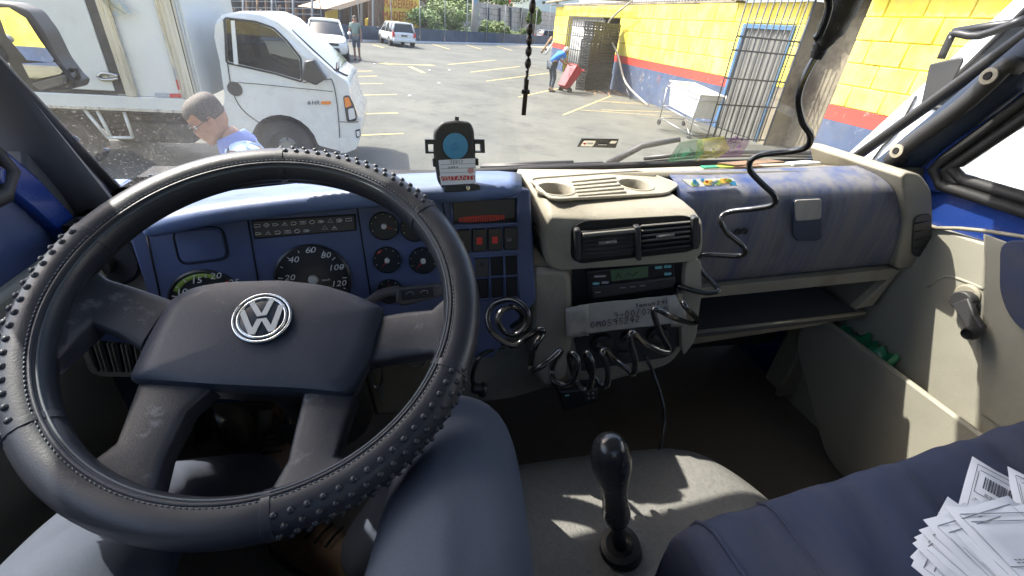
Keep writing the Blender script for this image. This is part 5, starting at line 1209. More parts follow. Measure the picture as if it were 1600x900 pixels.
# plaster base and red stripe
for y0, y1 in ((D1, O0), (O1, YE)):
    obj('blue_base', MB().abox(WX, WX+.02, y0, y1, GZ, RB), M['bluewall'], bl); obj('red_stripe', MB().abox(WX-.003, WX+.02, y0, y1, RB, RT), M['red'], bl, bevel=.006)
obj('blue_base', MB().abox(XB, XB+.02, 0, YB, GZ, RB), M['bluewall'], bl); obj('red_stripe', MB().abox(XB-.003, XB+.02, 0, YB, RB, RT), M['red'], bl, bevel=.006); obj('blue_base', MB().abox(WX, WX+.02, CY, D0, GZ, RT), M['concrete'], bl)
# painted blocks
def blocks(X, y0, y1, z0, z1, bw, bh, skip=None, jr=.012):
    r_ = 0; z = z0
    while z < z1-.05:
        h_ = min(bh, z1-z); y = y0-(bw/2 if r_ % 2 else 0)
        while y < y1-.02:
            a, b = max(y, y0), min(y+bw, y1)
            if b-a > .06 and not (skip and skip(a, b, z, z+h_)):
                o_ = random.uniform(-.006, .006)
                mb = MB().abox(X-.012+o_, X+.03, a+.006, b-.006, z+.006, z+h_-.006)
                obj('block', mb, M['yellow'], bl, bevel=jr, seg=1)
            y += bw
        z += bh; r_ += 1
blocks(WX, D1, O0, RT, EAVE, .88, .42); blocks(WX, O1, YE, RT, EAVE, .88, .42)
blocks(WX, D0, D1, .44, EAVE, .88, .43); blocks(WX, O0, O1, .46, EAVE, .88, .42); blocks(WX, CY+.0, D0, -.81, EAVE, .5, .42)
blocks(XB, 3.6, YB, RT, EAVE, .64, .335)
# patchy pale marks painted low on the wall
for y, z, s in ((16.2, -1.35, .25), (15.0, -1.28, .2), (14.2, -1.3, .2), (15.6, -1.55, .12), (14.6, -1.55, .12), (13.7, -1.55, .12)):
    pts = [V(WX-.002, y+s*math.cos(q)*random.uniform(.5, 1), z+s*.8*math.sin(q)*random.uniform(.6, 1.1)) for q in [k*.7 for k in range(9)]]
    obj('faded_drawing', MB().prism(pts, (.002, 0, 0)), random.choice([mat('faded_pink', (.105, .08, .13), .9, var=.5, vscale=9), mat('faded_teal', (.08, .115, .15), .9, var=.5, vscale=9), mat('faded_grey', (.11, .125, .17), .9, var=.6, vscale=9)]), bl)
# corrugated roof sheets with a short overhang
def corr(x0, x1, y0, y1, z, rise, name='roof'):
    n = int((y1-y0)/.045); rows = []
    for xx, zz in ((x0, z), (x1, z+rise)): rows.append([V(xx, y0+(y1-y0)*k/n, zz+.028*math.sin(k*.045*2*math.pi/.18)) for k in range(n+1)])
    return obj(name, MB().sheet(rows), M['fibro'], bl, solid=.008, sharp=0)
corr(WX-.24, WX+4, CY-.2, 12.05, EAVE+.05, .5); corr(WX-.24, WX+4, 26.0, YE+.3, EAVE+.05, .5); corr(WX+.05, WX+4, 12.05, 26.0, EAVE+.10, .5)
corr(XB-.22, XB+4, -1, YB+.05, EAVE+.05, .5); corr(WX-.05, WX+4, YB+.05, CY-.2, EAVE+.07, .5)
obj('coping', MB().abox(WX-.02, WX+.32, 12.05, 26.0, EAVE, EAVE+.06), M['concrete'], bl, bevel=.01)
tb = MB().tube([V(WX-.3, 17.6, EAVE+.12), V(WX-.3, 23, EAVE+.30), V(WX-.35, 28, EAVE+.16)], .06, 8); obj('roof_beam', tb, M['concrete'], bl, sharp=0)
# blue door
dr_ = thing('blue_door', 'grey ribbed door in a blue steel frame, behind the open gate', 'door', (WX, 10.6, GZ))
f = MB(); f.abox(WX-.05, WX+.12, D1-.10, D1, GZ, .42); f.abox(WX-.05, WX+.12, D0, D0+.08, GZ, .42); f.abox(WX-.05, WX+.12, D0+.08, D1-.10, .32, .42)
obj('frame', f, M['bluedoor'], dr_, bevel=.01)
lf = []
for k in range(40):
    t = k/39; y = D0+.08+(D1-.18-D0)*t; lf.append(V(WX+.03+.015*(1 if (k//2) % 2 else -1), y, GZ+.03))
obj('leaf', MB().sheet([lf, [p+V(0, 0, 2.36) for p in lf]]), M['greydoor'], dr_, smooth=False, solid=.01)
# open barred gate standing square to the wall at the corner
gt = thing('barred_gate', 'open gate of dark upright bars standing out from the wall corner', 'gate', (WX-.7, CY, GZ))
gy_ = CY-.06
gxl = P(1105, 236, Y=gy_).x; gx0 = P(1126, 205, Y=gy_).x
GX0, GX1 = P(1150, 60, Y=gy_).x, WX-.03
GX0 = min(GX0, P(1130, 190, Y=gy_).x)
top_ = 1.05
nb = 11
bar_me = None
for k in range(nb):
    x = GX0+(GX1-GX0)*k/(nb-1)
    if bar_me is None:
        o = obj('bar', MB().cyl(V(x, gy_, GZ+.08), V(x, gy_, top_), .016, 6), M['bar'], gt, sharp=0); bar_me = o.data; bx = x
    else:
        o = bpy.data.objects.new('bar', bar_me); COL.objects.link(o); o.parent = gt; o.location = (x-bx, 0, 0)
zs_ = [P(1190, y, Y=gy_).z for y in (60, 82, 126, 167)]+[GZ+.12]
for z in zs_: obj('cross_bar', MB().box(((GX0+GX1)/2, gy_, z), ((GX1-GX0)/2, 0, 0), (0, .008, 0), (0, 0, .016)), M['bar'], gt)
obj('gate_post', MB().cyl(V(GX1+.01, gy_, GZ), V(GX1+.01, gy_, top_), .022, 8), M['fence_blue'], gt, sharp=0)
# wide barred gate further along, half open, with a pale sheet behind
g2 = thing('wide_barred_gate', 'wide barred gate with a pale sheet behind, beside the crate stack', 'gate', (WX, 23, GZ))
yb0, yb1 = 20.6, O1-.05
for k in range(15):
    y = yb0+(yb1-yb0)*k/14
    if k == 0:
        o = obj('bar', MB().cyl(V(WX, y, GZ+.06), V(WX, y, .43), .016, 6), M['bar'], g2, sharp=0); me0 = o.data; yy0 = y
    else:
        o = bpy.data.objects.new('bar', me0); COL.objects.link(o); o.parent = g2; o.location = (0, y-yy0, 0)
for z in (.42, .05, -.35, -.95, -1.5, GZ+.1): obj('cross_bar', MB().box((WX, (yb0+yb1)/2, z), (.012, 0, 0), (0, (yb1-yb0)/2, 0), (0, 0, .02)), M['bar'], g2)
cs = []
for k in range(60):
    t = k/59; cs.append(V(WX+.22+.03*math.sin(k*1.3), yb0+.3+(yb1-yb0-.3)*t, GZ+.05))
obj('pale_sheet', MB().sheet([cs, [p+V(0, 0, 2.4) for p in cs]]), M['curtain'], g2, sharp=0, solid=.01)
# leaning pipe
cord('leaning_pipe', 'pale bent pipe leaning from the roof edge down to the ground', [V(WX-.35, 17.4, EAVE+.1), P(948, 40, X=WX-.4), P(965, 85, X=WX-.45), P(978, 130, X=WX-.4), V(WX-.35, 14.7, GZ)], .035, M['pole'], 4, 'pipe')
cord('dark_pole', 'short dark pole leaning on the blue wall base by the pipe', [P(975, 130, X=WX-.25), P(984, 152, X=WX-.4)], .03, M['bar'], 0, 'pole')

# crates stacked in front of the gate
cr_me = None
def crate_mesh():
    mb = MB(); w2, d2, h2 = .29, .20, .15
    for sx in (-1, 1):
        for z in (-.115, -.03, .06, .13): mb.abox(sx*w2-.012, sx*w2+.012, -d2, d2, z-.032, z+.026)
        for y in (-d2+.015, 0, d2-.015): mb.abox(sx*w2-.015, sx*w2+.015, y-.018, y+.018, -h2, h2)
    for sy in (-1, 1):
        for z in (-.115, -.03, .06, .13): mb.abox(-w2, w2, sy*d2-.012, sy*d2+.012, z-.032, z+.026)
        for x in (-w2+.015, -.1, .1, w2-.015): mb.abox(x-.018, x+.018, sy*d2-.015, sy*d2+.015, -h2, h2)
    mb.abox(-w2, w2, -d2, d2, -h2, -h2+.01); return mb
base_c = P(926, 140, Z=GZ)
cdir = V(.82, .57, 0)
first = None; rowsn = ['bottom', 'second', 'third', 'fourth', 'fifth', 'sixth', 'seventh', 'top']
coln = ['left', 'middle', 'right', ]
for c_ in range(3):
    for r_ in range(8 if c_ < 2 else 8):
        pos = base_c+cdir*((c_-1)*.60)+V(random.uniform(-.02, .02), random.uniform(-.02, .02), .152+r_*.285)
        rot = math.atan2(cdir.y, cdir.x)+random.uniform(-.04, .04)
        lab = 'black slatted crate, %s of its column, %s column of the stack by the gate' % (rowsn[r_], ['left-hand', 'centre', 'right-hand'][c_])
        if first is None:
            o = obj('crate', crate_mesh(), M['crate'], None, smooth=False, base=(0, 0, -.15)); first = o; o.location = pos-V(0, 0, .15)
        else:
            o = first.copy(); COL.objects.link(o); ROOTS.append(o); o.location = pos-V(0, 0, .15)
        o.rotation_euler = (0, 0, rot); props(o, lab, 'crate', 'black crates stacked by the barred gate')
# broken wood and rags at its foot
rg_ = MB()
for k in range(14):
    c = base_c+V(random.uniform(-.9, 1.3), random.uniform(-1.6, -.5), .03); a = random.uniform(0, 3.1); L = random.uniform(.2, .6)
    rg_.box(c, V(math.cos(a)*L/2, math.sin(a)*L/2, random.uniform(0, .05)), V(-math.sin(a)*.03, math.cos(a)*.03, 0), (0, 0, .015))
obj('broken_wood', rg_, M['wood'], None, label='scattered broken wood strips on the ground by the crates', cat='debris', kind='stuff')

# white tub on a wheeled frame
tc_ = V(7.35, 9.6, GZ)
q = [P(1062, 142, Z=-1.05), P(1098, 155, Z=-1.05)]
cart = thing('tub_trolley', 'white plastic tub on a thin wheeled metal frame before the gate', 'trolley', V(7.3, 10.2, GZ))
tA = P(1063, 139, Y=10.9); tB = P(1092, 153, Y=9.9); tC = P(1138, 152, Y=9.75)
ex = (tC-tB); ex.z = 0; ey = (tA-tB); ey.z = 0
ztop = -1.04; tB = V(tB.x, tB.y, ztop)
ey = V(-.28, .95, 0).normalized()*.95; ex = V(.97, .12, 0).normalized()*.72
def C4(o, s, z): 
    m_ = tB+ex*.5+ey*.5; return [V(p.x, p.y, z+.17*((p-m_).dot(ey.normalized()))) for p in (m_-ex*.5*s-ey*.5*s, m_+ex*.5*s-ey*.5*s, m_+ex*.5*s+ey*.5*s, m_-ex*.5*s+ey*.5*s)]
tub = MB().loft([C4(0, .86, ztop-.52), C4(0, 1, ztop), C4(0, 1.05, ztop), C4(0, 1.05, ztop+.03), C4(0, .95, ztop+.03), C4(0, .82, ztop-.48)])
obj('tub', tub, M['bin_white'], cart, bevel=.012, sharp=30)
frm = MB(); tp_ = C4(0, 1.08, ztop-.10); lo_ = C4(0, 1.08, ztop-.56); ft = C4(0, 1.08, GZ+.18)
for k in range(4):
    frm.tube([V(tp_[k].x, tp_[k].y, ztop-.05), ft[k]], .014, 6)
    for r4 in (tp_, lo_, ft): frm.tube([r4[k], r4[(k+1) % 4]], .012, 6)
frm.tube([ft[0], ft[2]], .012, 6)
obj('frame', frm, M['steel'], cart, sharp=0)
for k in range(4): obj('castor', MB().cyl(ft[k]+V(-.02, 0, -.10), ft[k]+V(.02, 0, -.10), .07, 14), M['rubber'], cart, bevel=.01)

# ------------------------------------------------------------------ people
def person(name, lab, base, J, Rd, heading, skinm, shirt, pants, sleeves=True, shorts=False, hair=M['hair'], hs=1., extra=None):
    """J: joints in the person's own frame (x right, y forward, z up), metres above the feet"""
    c, s = math.cos(heading), math.sin(heading)
    def T_(p): return V(base[0]+p[0]*c-p[1]*s, base[1]+p[0]*s+p[1]*c, base[2]+p[2])
    W = {k: T_(v) for k, v in J.items()}
    Bn = bones_chain(('pelvis', 'waist', 'chest', 'neck', 'jaw', 'head', 'crown'), ('chest', 'shr', 'elr', 'wrr', 'har'), ('chest', 'shl', 'ell', 'wrl', 'hal'), ('pelvis', 'hir', 'knr', 'anr', 'ter'), ('pelvis', 'hil', 'knl', 'anl', 'tel'))
    body = skin(name, W, Bn, Rd, skinm, None, 2, 'pelvis', base=base)
    props(body, lab, 'person')
    g_ = lambda k, e: Rd[k]*e
    sj = ['pelvis', 'waist', 'chest', 'shr', 'shl']; sW = {k: W[k] for k in sj}; sR = {k: Rd[k]*1.16 for k in sj}
    for sd in 'rl':
        t = .62; sW['u'+sd] = W['sh'+sd].lerp(W['el'+sd], t); sR['u'+sd] = Rd['el'+sd]*1.5
    sW['pelvis'] = W['pelvis']
    sW['col'] = W['chest'].lerp(W['neck'], .62); sR['col'] = Rd['neck']*1.35
    sh_ = skin('shirt', sW, bones_chain(('pelvis', 'waist', 'chest', 'shr', 'ur'), ('chest', 'shl', 'ul'), ('chest', 'col')), sR, shirt, body, 2, 'pelvis')
    pW = {'pelvis': W['pelvis']-V(0, 0, .03), 'hir': W['hir'], 'hil': W['hil'], 'knr': W['knr'], 'knl': W['knl']}; pR = {'pelvis': Rd['pelvis']*1.14, 'hir': Rd['hir']*1.16, 'hil': Rd['hil']*1.16, 'knr': Rd['knr']*1.35, 'knl': Rd['knl']*1.35}
    ch = [('pelvis', 'hir', 'knr'), ('pelvis', 'hil', 'knl')]
    if not shorts:
        for sd in 'rl':
            pW['a'+sd] = W['kn'+sd].lerp(W['an'+sd], .9); pR['a'+sd] = Rd['an'+sd]*1.5
        ch = [c_+(('a'+c_[2][-1]),) for c_ in ch]
    skin('shorts' if shorts else 'trousers', pW, bones_chain(*ch), pR, pants, body, 2, 'pelvis')
    for sd in 'rl':
        a, b = W['an'+sd], W['te'+sd]; d = (b-a); d.z = 0; d = d.normalized() if d.length > .01 else V(0, 1, 0); s2 = V(-d.y, d.x, 0); rings = []
        z0 = base[2] if a.z-base[2] < .2 else a.z-.08
        for t, wd, ht in ((-.07, .035, .07), (-.03, .042, .09), (.05, .042, .085), (.12, .045, .06), (.17, .035, .04)):
            cc = V(a.x, a.y, z0)+d*t; rings.append([cc+s2*wd*math.cos(q)+V(0, 0, ht*(.5+.5*math.sin(q))) for q in [2*math.pi*k/10 for k in range(10)]])
        obj('shoe', MB().loft(rings), M['shoe'], body, sharp=0, subsurf=1)
    # hair as a cap over the crown and the back of the head
    hd, cw = W['head'], W['crown']; u = (cw-hd).normalized()
    return body, W, T_
RDP = {'pelvis': .125, 'waist': .12, 'chest': .135, 'neck': .055, 'jaw': .068, 'head': .088, 'crown': .072, 'shr': .068, 'shl': .068, 'elr': .040, 'ell': .040, 'wrr': .028, 'wrl': .028, 'har': .034, 'hal': .034, 'hir': .088, 'hil': .088, 'knr': .058, 'knl': .058, 'anr': .040, 'anl': .040, 'ter': .03, 'tel': .03}
def stand(): return {'pelvis': (0, 0, .93), 'waist': (0, .01, 1.08), 'chest': (0, 0, 1.32), 'neck': (0, .0, 1.49), 'jaw': (0, .025, 1.56), 'head': (0, .015, 1.63), 'crown': (0, .0, 1.69), 'shr': (.18, 0, 1.40), 'shl': (-.18, 0, 1.40), 'elr': (.23, -.03, 1.12), 'ell': (-.23, -.03, 1.12), 'wrr': (.24, .05, .88), 'wrl': (-.24, .05, .88), 'har': (.24, .07, .80), 'hal': (-.24, .07, .80), 'hir': (.095, 0, .86), 'hil': (-.095, 0, .86), 'knr': (.10, .02, .48), 'knl': (-.10, .02, .48), 'anr': (.10, 0, .09), 'anl': (-.10, 0, .09), 'ter': (.11, .12, .04), 'tel': (-.11, .12, .04)}
def hands(body, W, T_, J, sd, m):
    """five short curled fingers on each far figure's hand"""
    h_ = W['ha'+sd]; w0 = W['wr'+sd]; d = (h_-w0).normalized(); s = d.cross(V(0, 0, 1)); s = s.normalized() if s.length > .1 else V(1, 0, 0)
    for k in range(4):
        a = h_+s*(k-1.5)*.017+d*.02; obj('finger', MB().tube([a, a+d*.035, a+d*.055-V(0, 0, .015)], [.010, .009, .007], 7), m, body, sharp=0)
    obj('thumb', MB().tube([h_-s*.03-d*.01, h_-s*.045+d*.02, h_-s*.04+d*.04], [.011, .009, .008], 7), m, body, sharp=0)
def head_bits(body, W, fwd, hairm, m):
    hd = W['head']; cr = W['crown']; u = (cr-hd).normalized(); f_ = Vector(fwd); f_ = (f_-u*f_.dot(u)).normalized(); s = f_.cross(u); R3 = Matrix((s, f_, u)).transposed()
    hb_ = MB()
    rings = []
    for k in range(7):
        t = math.pi*.56*k/6; q = max(math.sin(t), .03)
        rings.append([hd+u*.012+R3 @ V(.090*q*math.cos(a)*1.02, .103*q*math.sin(a)-.012-(.015 if math.sin(a) < 0 else 0), .102*math.cos(t)-(.05 if (math.sin(a) < -.2 and k > 4) else 0)+(.02 if (math.sin(a) > .5 and k > 4) else 0)) for a in [2*math.pi*j/20 for j in range(20)]])
    obj('hair', hb_.loft(rings), hairm, body, sharp=0)
    obj('nose', MB().loft([[hd+R3 @ V(x*w_, y, z) for x, z in ((-1, z0), (1, z0), (.6, z0-.012), (-.6, z0-.012))] for w_, y, z0 in ((.010, .080, .01), (.014, .100, -.022), (.008, .112, -.028))]), m, body, bevel=.003)
    for sx in (-1, 1):
        obj('ear', MB().ball(hd+R3 @ V(sx*.088, -.008, -.008), 1, 10, 7, (.014, .020, .032)), m, body, sharp=0)
        obj('eye', MB().ball(hd+R3 @ V(sx*.032, .078, .006), .011, 8, 6), M['hair'], body, sharp=0)
    obj('mouth', MB().tube([hd+R3 @ V(-.022, .084, -.058), hd+R3 @ V(0, .090, -.056), hd+R3 @ V(.022, .084, -.058)], .004, 6), mat('lips', (.30, .12, .09), .6), body, sharp=0)
# standing by the white car
fp = P(559, 94, Z=GZ)
J = stand(); J['crown'] = (0, 0, 1.71)
J['elr'] = (.25, -.02, 1.12); J['hal'] = (-.25, .10, .82)
b, W, T_ = person('person', 'person in a grey-green t-shirt and shorts standing beside the white car', fp, J, RDP, R(170), M['skin2'], M['shirt_green'], M['short_dark'], shorts=True)
head_bits(b, W, (math.sin(-R(170)), -1, 0), M['hair'], M['skin2'])
for sd in 'rl': hands(b, W, T_, J, sd, M['skin2'])
# bent worker with the red cart
fp = P(862, 143, Z=GZ)
J = stand()
J.update({'pelvis': (0, -.12, .92), 'waist': (0, -.02, 1.05), 'chest': (0, .17, 1.22), 'neck': (0, .32, 1.30), 'jaw': (0, .40, 1.29), 'head': (0, .42, 1.34), 'crown': (0, .45, 1.40), 'shr': (.18, .20, 1.24), 'shl': (-.18, .20, 1.24), 'elr': (.22, .34, 1.02), 'ell': (-.22, .34, 1.02), 'wrr': (.16, .52, .90), 'wrl': (-.16, .52, .90), 'har': (.15, .60, .90), 'hal': (-.15, .60, .90), 'hir': (.095, -.10, .86), 'hil': (-.095, -.10, .86), 'knr': (.12, -.02, .47), 'knl': (-.14, .02, .47), 'anr': (.16, -.12, .09), 'anl': (-.18, .02, .09), 'ter': (.17, .02, .04), 'tel': (-.19, .14, .04)})
hd_ = R(-78)
b, W, T_ = person('person', 'bent worker in a royal blue t-shirt tilting a red hand cart', fp, J, RDP, hd_, M['skin2'], M['shirt_royal'], M['jeans'])
head_bits(b, W, (math.sin(-hd_), math.cos(hd_), -.5), mat('pale_cap', (.5, .46, .42), .8), M['skin2'])
for sd in 'rl': hands(b, W, T_, J, sd, M['skin2'])
rc_ = thing('hand_cart', 'red plastic hand cart tilted back by the worker in blue', 'cart', P(882, 143, Z=GZ))
c0 = P(880, 143, Z=GZ); e = V(.93, .36, 0); e2_ = V(-.36, .93, 0); upv = (V(0, 0, 1)*.82-e*-.57).normalized(); fw_ = upv.cross(e2_)
def CT_(a, b_, c_): return c0+V(0, 0, .12)+e2_*a+upv*b_+fw_*c_
outer = [CT_(-.30, 0, 0), CT_(.30, 0, 0), CT_(.33, .95, 0), CT_(-.33, .95, 0)]
bk = MB().loft([[CT_(-0.195, 0, -0.09), CT_(0.195, 0, -0.09), CT_(0.195, 0, 0.165), CT_(-0.195, 0, 0.165)], [CT_(-0.255, 0.817, -0.135), CT_(0.255, 0.817, -0.135), CT_(0.255, 0.817, 0.225), CT_(-0.255, 0.817, 0.225)], [CT_(-0.2775, 0.8342, -0.15), CT_(0.2775, 0.8342, -0.15), CT_(0.2775, 0.8342, 0.2475), CT_(-0.2775, 0.8342, 0.2475)], [CT_(-0.225, 0.8256, -0.1125), CT_(0.225, 0.8256, -0.1125), CT_(0.225, 0.8256, 0.195), CT_(-0.225, 0.8256, 0.195)], [CT_(-0.165, 0.043, -0.0675), CT_(0.165, 0.043, -0.0675), CT_(0.165, 0.043, 0.1425), CT_(-0.165, 0.043, 0.1425)]])
obj('tub', bk, M['cart_red'], rc_, bevel=.02)
obj('handle', MB().tube([CT_(-.21, .81, -.15), CT_(-.21, .92, -.23), CT_(.21, .92, -.23), CT_(.21, .81, -.15)], .018, 8), M['cart_red'], rc_, sharp=0)
for a in (-.25, .25): obj('wheel', MB().cyl(CT_(a-.03, .0, -.1), CT_(a+.03, .0, -.1), .11, 16), M['rubber'], rc_, bevel=.015)

# near man in the light blue shirt, looking down: a modelled head and shoulders
def near_man():
    ex = V(.30, .95, 0)                                  # his right-to-left axis, he faces to the left and a little to us
    fw = V(-.80, -.25, -.55).normalized(); fh = V(-.95, -.30, 0).normalized(); sd = fh.cross(V(0, 0, 1)).normalized()
    HC = P(324, 184, Y=2.85)                             # centre of the head
    up_ = sd.cross(fw).normalized()
    foot = V(HC.x+.10, HC.y+.04, GZ)
    foot = V(HC.x+.24, HC.y+.06, GZ)
    W = {'pelvis': V(foot.x+.04, foot.y, GZ+.92), 'waist': HC+V(.225, .05, -.55), 'chest': HC+V(.165, .03, -.31), 'neck0': HC+V(.105, .015, -.125), 'neck': HC-up_*.075-fw*.035, 'shr': HC+V(.135, .02, -.185)+sd*.185, 'shl': HC+V(.135, .02, -.185)-sd*.185}
    for k, s_ in (('r', 1), ('l', -1)):
        W['el'+k] = W['sh'+k]+V(.01, 0, -.30)+sd*.05*s_; W['wr'+k] = W['el'+k]+fh*.20+V(0, 0, -.14); W['ha'+k] = W['wr'+k]+fh*.06+V(0, 0, -.04)
        W['hi'+k] = W['pelvis']+sd*.1*s_-V(0, 0, .07); W['kn'+k] = V(foot.x, foot.y, GZ+.48)+sd*.11*s_; W['an'+k] = V(foot.x, foot.y, GZ+.09)+sd*.12*s_; W['te'+k] = W['an'+k]+fh*.13-V(0, 0, .05)
    Rd = dict(RDP); Rd['neck0'] = .062; Rd['neck'] = .056
    Bn = bones_chain(('pelvis', 'waist', 'chest', 'neck0', 'neck'), ('chest', 'shr', 'elr', 'wrr', 'har'), ('chest', 'shl', 'ell', 'wrl', 'hal'), ('pelvis', 'hir', 'knr', 'anr', 'ter'), ('pelvis', 'hil', 'knl', 'anl', 'tel'))
    body = skin('person', W, Bn, Rd, M['skin'], None, 2, 'pelvis', base=foot)
    props(body, 'grey-haired person in a light blue shirt looking down beside the white truck', 'person')
    # head: sculpted rings from chin to crown along up_
    prof = [(-.122, .018, .030, .052), (-.112, .036, .046, .045), (-.095, .049, .066, .028), (-.072, .056, .082, .014), (-.050, .061, .088, .006), (-.028, .066, .092, .000), (-.006, .070, .094, -.004), (.014, .0735, .095, -.006), (.036, .0755, .097, -.008), (.058, .075, .096, -.010), (.078, .070, .088, -.012), (.095, .058, .074, -.014), (.108, .038, .050, -.014), (.114, .012, .018, -.014)]
    n = 36; rings = []
    for z, wx, wy, oy in prof:
        ring = []
        for j in range(n):
            a = 2*math.pi*j/n; x = wx*math.cos(a); y = oy+wy*math.sin(a)
            f = max(0, math.sin(a)); cx_ = abs(math.cos(a))
            if f > 0:
                nose = math.exp(-(x/.0125)**2); 
                zz = (z+.030)
                y += nose*(.026*math.exp(-((z+.040)/.013)**2)+.016*math.exp(-((z+.020)/.018)**2)+.006*math.exp(-((z-.002)/.016)**2))
                y += .006*math.exp(-((z-.018)/.010)**2)*math.exp(-((abs(x)-.026)/.024)**2)      # brow
                y -= .013*math.exp(-((z-.0)/.012)**2)*math.exp(-((abs(x)-.030)/.013)**2)        # eye sockets
                y += .007*math.exp(-((z+.072)/.009)**2)*math.exp(-(x/.022)**2)                   # lips
                y -= .004*math.exp(-((z+.086)/.006)**2)*math.exp(-(x/.025)**2)
                y += .008*math.exp(-((z+.108)/.012)**2)*math.exp(-(x/.018)**2)                   # chin
                x *= 1+.05*math.exp(-((z+.025)/.02)**2)*math.exp(-((f-.6)/.3)**2)                # cheekbone
            ring.append(HC+sd*x+fw*y+up_*z)
        rings.append(ring)
    hd = obj('head', MB().loft(rings), M['skin'], body, sharp=0, subsurf=1)
    def Hh(x, y, z): return HC+sd*x+fw*y+up_*z
    hr = []
    for z, wx, wy, oy in prof[5:]:
        ring = []
        for j in range(n):
            a = 2*math.pi*j/n; sa = math.sin(a)
            line = .052+.010*math.cos(a*2) if sa > .45 else (.004 if sa > .05 else (-.022 if sa > -.3 else -.060))
            off = max(-.006, min(.0045, (z-line)*.35)); off += random.uniform(-.0012, .0014)
            ring.append(Hh((wx+off)*math.cos(a), oy+(wy+off)*sa, z+max(0, off)*.4))
        hr.append(ring)
    obj('hair', MB().loft(hr), M['hair'], hd, sharp=0, subsurf=1)
    for s_ in (-1, 1):
        er_ = []
        for t in range(9):
            q = math.pi*2*t/9; er_.append(V(0, .017*math.cos(q)-.006*(math.sin(q) > 0)*0, .031*math.sin(q)))
        er0 = [Hh(s_*.072, -.012+p.y*.8, -.012+p.z*.8) for p in er_]; er1 = [Hh(s_*.083, -.016+p.y*1.1, -.010+p.z) for p in er_]; er2 = [Hh(s_*.078, -.014+p.y*.6, -.012+p.z*.65) for p in er_]
        obj('ear', MB().loft([er0, er1, er2]), M['skin'], hd, sharp=0, subsurf=1)
        obj('eye', MB().ball(Hh(s_*.030, .074, .0), .0115, 12, 8), M['mark'], hd, sharp=0)
        obj('eyelid', MB().loft([[Hh(s_*.030+.016*math.cos(q), .0805+.006*math.sin(q)*0, .004+.006*math.sin(q)) for q in [2*math.pi*k/12 for k in range(12)]], [Hh(s_*.030+.013*math.cos(q), .0865, .003+.004*math.sin(q)) for q in [2*math.pi*k/12 for k in range(12)]]]), M['skin'], hd, sharp=0)
        obj('eyebrow', MB().tube([Hh(s_*.014, .094, .018), Hh(s_*.030, .092, .023), Hh(s_*.048, .078, .018)], .0042, 6), M['hair'], hd, sharp=0)
        gl_ = [Hh(s_*.031+.023*math.cos(q), .100-.012*abs(math.cos(q))*(math.cos(q)*s_ > 0), -.002+.017*math.sin(q)) for q in [2*math.pi*k/16 for k in range(16)]]
        obj('glasses_frame', MB().tube(gl_, .0016, 6, closed=True).tube([Hh(s_*.053, .090, .002), Hh(s_*.074, .06, .004), Hh(s_*.083, -.02, .006)], .0017, 6), M['black'], hd, sharp=0)
    obj('glasses_bridge', MB().tube([Hh(-.009, .101, .0), Hh(0, .108, .004), Hh(.009, .101, .0)], .0016, 6), M['black'], hd, sharp=0)
    obj('mouth', MB().tube([Hh(-.024, .072, -.076), Hh(-.01, .088, -.077), Hh(.01, .088, -.077), Hh(.024, .072, -.076)], .0028, 6), mat('lip_line', (.20, .09, .07), .7), hd, sharp=0)
    # shirt, sleeves, open collar
    sW = {k: W[k] for k in ('pelvis', 'waist', 'chest', 'shr', 'shl')}; sR = {'pelvis': .15, 'waist': .155, 'chest': .165, 'shr': .098, 'shl': .098}
    for s_ in 'rl': sW['u'+s_] = W['sh'+s_].lerp(W['el'+s_], .9); sR['u'+s_] = .078
    sW['col'] = W['chest'].lerp(W['neck0'], .55); sR['col'] = .085
    skin('shirt', sW, bones_chain(('pelvis', 'waist', 'chest', 'shr', 'ur'), ('chest', 'shl', 'ul'), ('chest', 'col')), sR, M['shirt_blue'], body, 3, 'pelvis')
    nk = W['neck0']; ndir = (W['neck']-W['neck0']).normalized(); a1_ = ndir.orthogonal().normalized(); a2_ = ndir.cross(a1_)
    cl = []
    for r_, h_ in ((.092, -.055), (.082, .000), (.076, .040), (.080, .044), (.098, .006), (.108, -.035)):
        cl.append([nk+ndir*h_+(a1_*math.cos(q)+a2_*math.sin(q))*r_ for q in [2*math.pi*k/24 for k in range(24)]])
    obj('collar', MB().loft(cl, caps=False), mat('darker_blue_collar', (.13, .19, .45), .8), body, sharp=0, subsurf=1)
    for k in range(6):
        a0_ = W['shr']+V(.02, -.085, .02-.0*k); st_ = W['chest']+V(-.04+.03*k, -.13, .10)
        p_ = [st_, st_+V(.02, -.015, -.06), st_+V(.05, -.01, -.13)]
        obj('shirt_fold', MB().tube(p_, [.004, .007, .003], 6, smooth=3), M['shirt_blue'], body, sharp=0)
    pW = {k: W[k] for k in ('pelvis', 'hir', 'hil', 'knr', 'knl')}; pR = {'pelvis': .145, 'hir': .105, 'hil': .105, 'knr': .08, 'knl': .08}
    for s_ in 'rl': pW['a'+s_] = W['an'+s_]+V(0, 0, .04); pR['a'+s_] = .065
    skin('trousers', pW, bones_chain(('pelvis', 'hir', 'knr', 'ar'), ('pelvis', 'hil', 'knl', 'al')), pR, M['jeans'], body, 2, 'pelvis')
    for s_ in 'rl':
        hands(body, W, None, None, s_, M['skin'])
        a = W['an'+s_]; rings = []
        for t, wd, ht in ((-.08, .035, .07), (-.03, .043, .10), (.06, .044, .08), (.14, .047, .055), (.19, .034, .04)):
            cc = V(a.x, a.y, GZ)+fh*t; rings.append([cc+sd*wd*math.cos(q)+V(0, 0, ht*(.5+.5*math.sin(q))) for q in [2*math.pi*k/10 for k in range(10)]])
        obj('shoe', MB().loft(rings), M['shoe'], body, sharp=0, subsurf=1)
near_man()
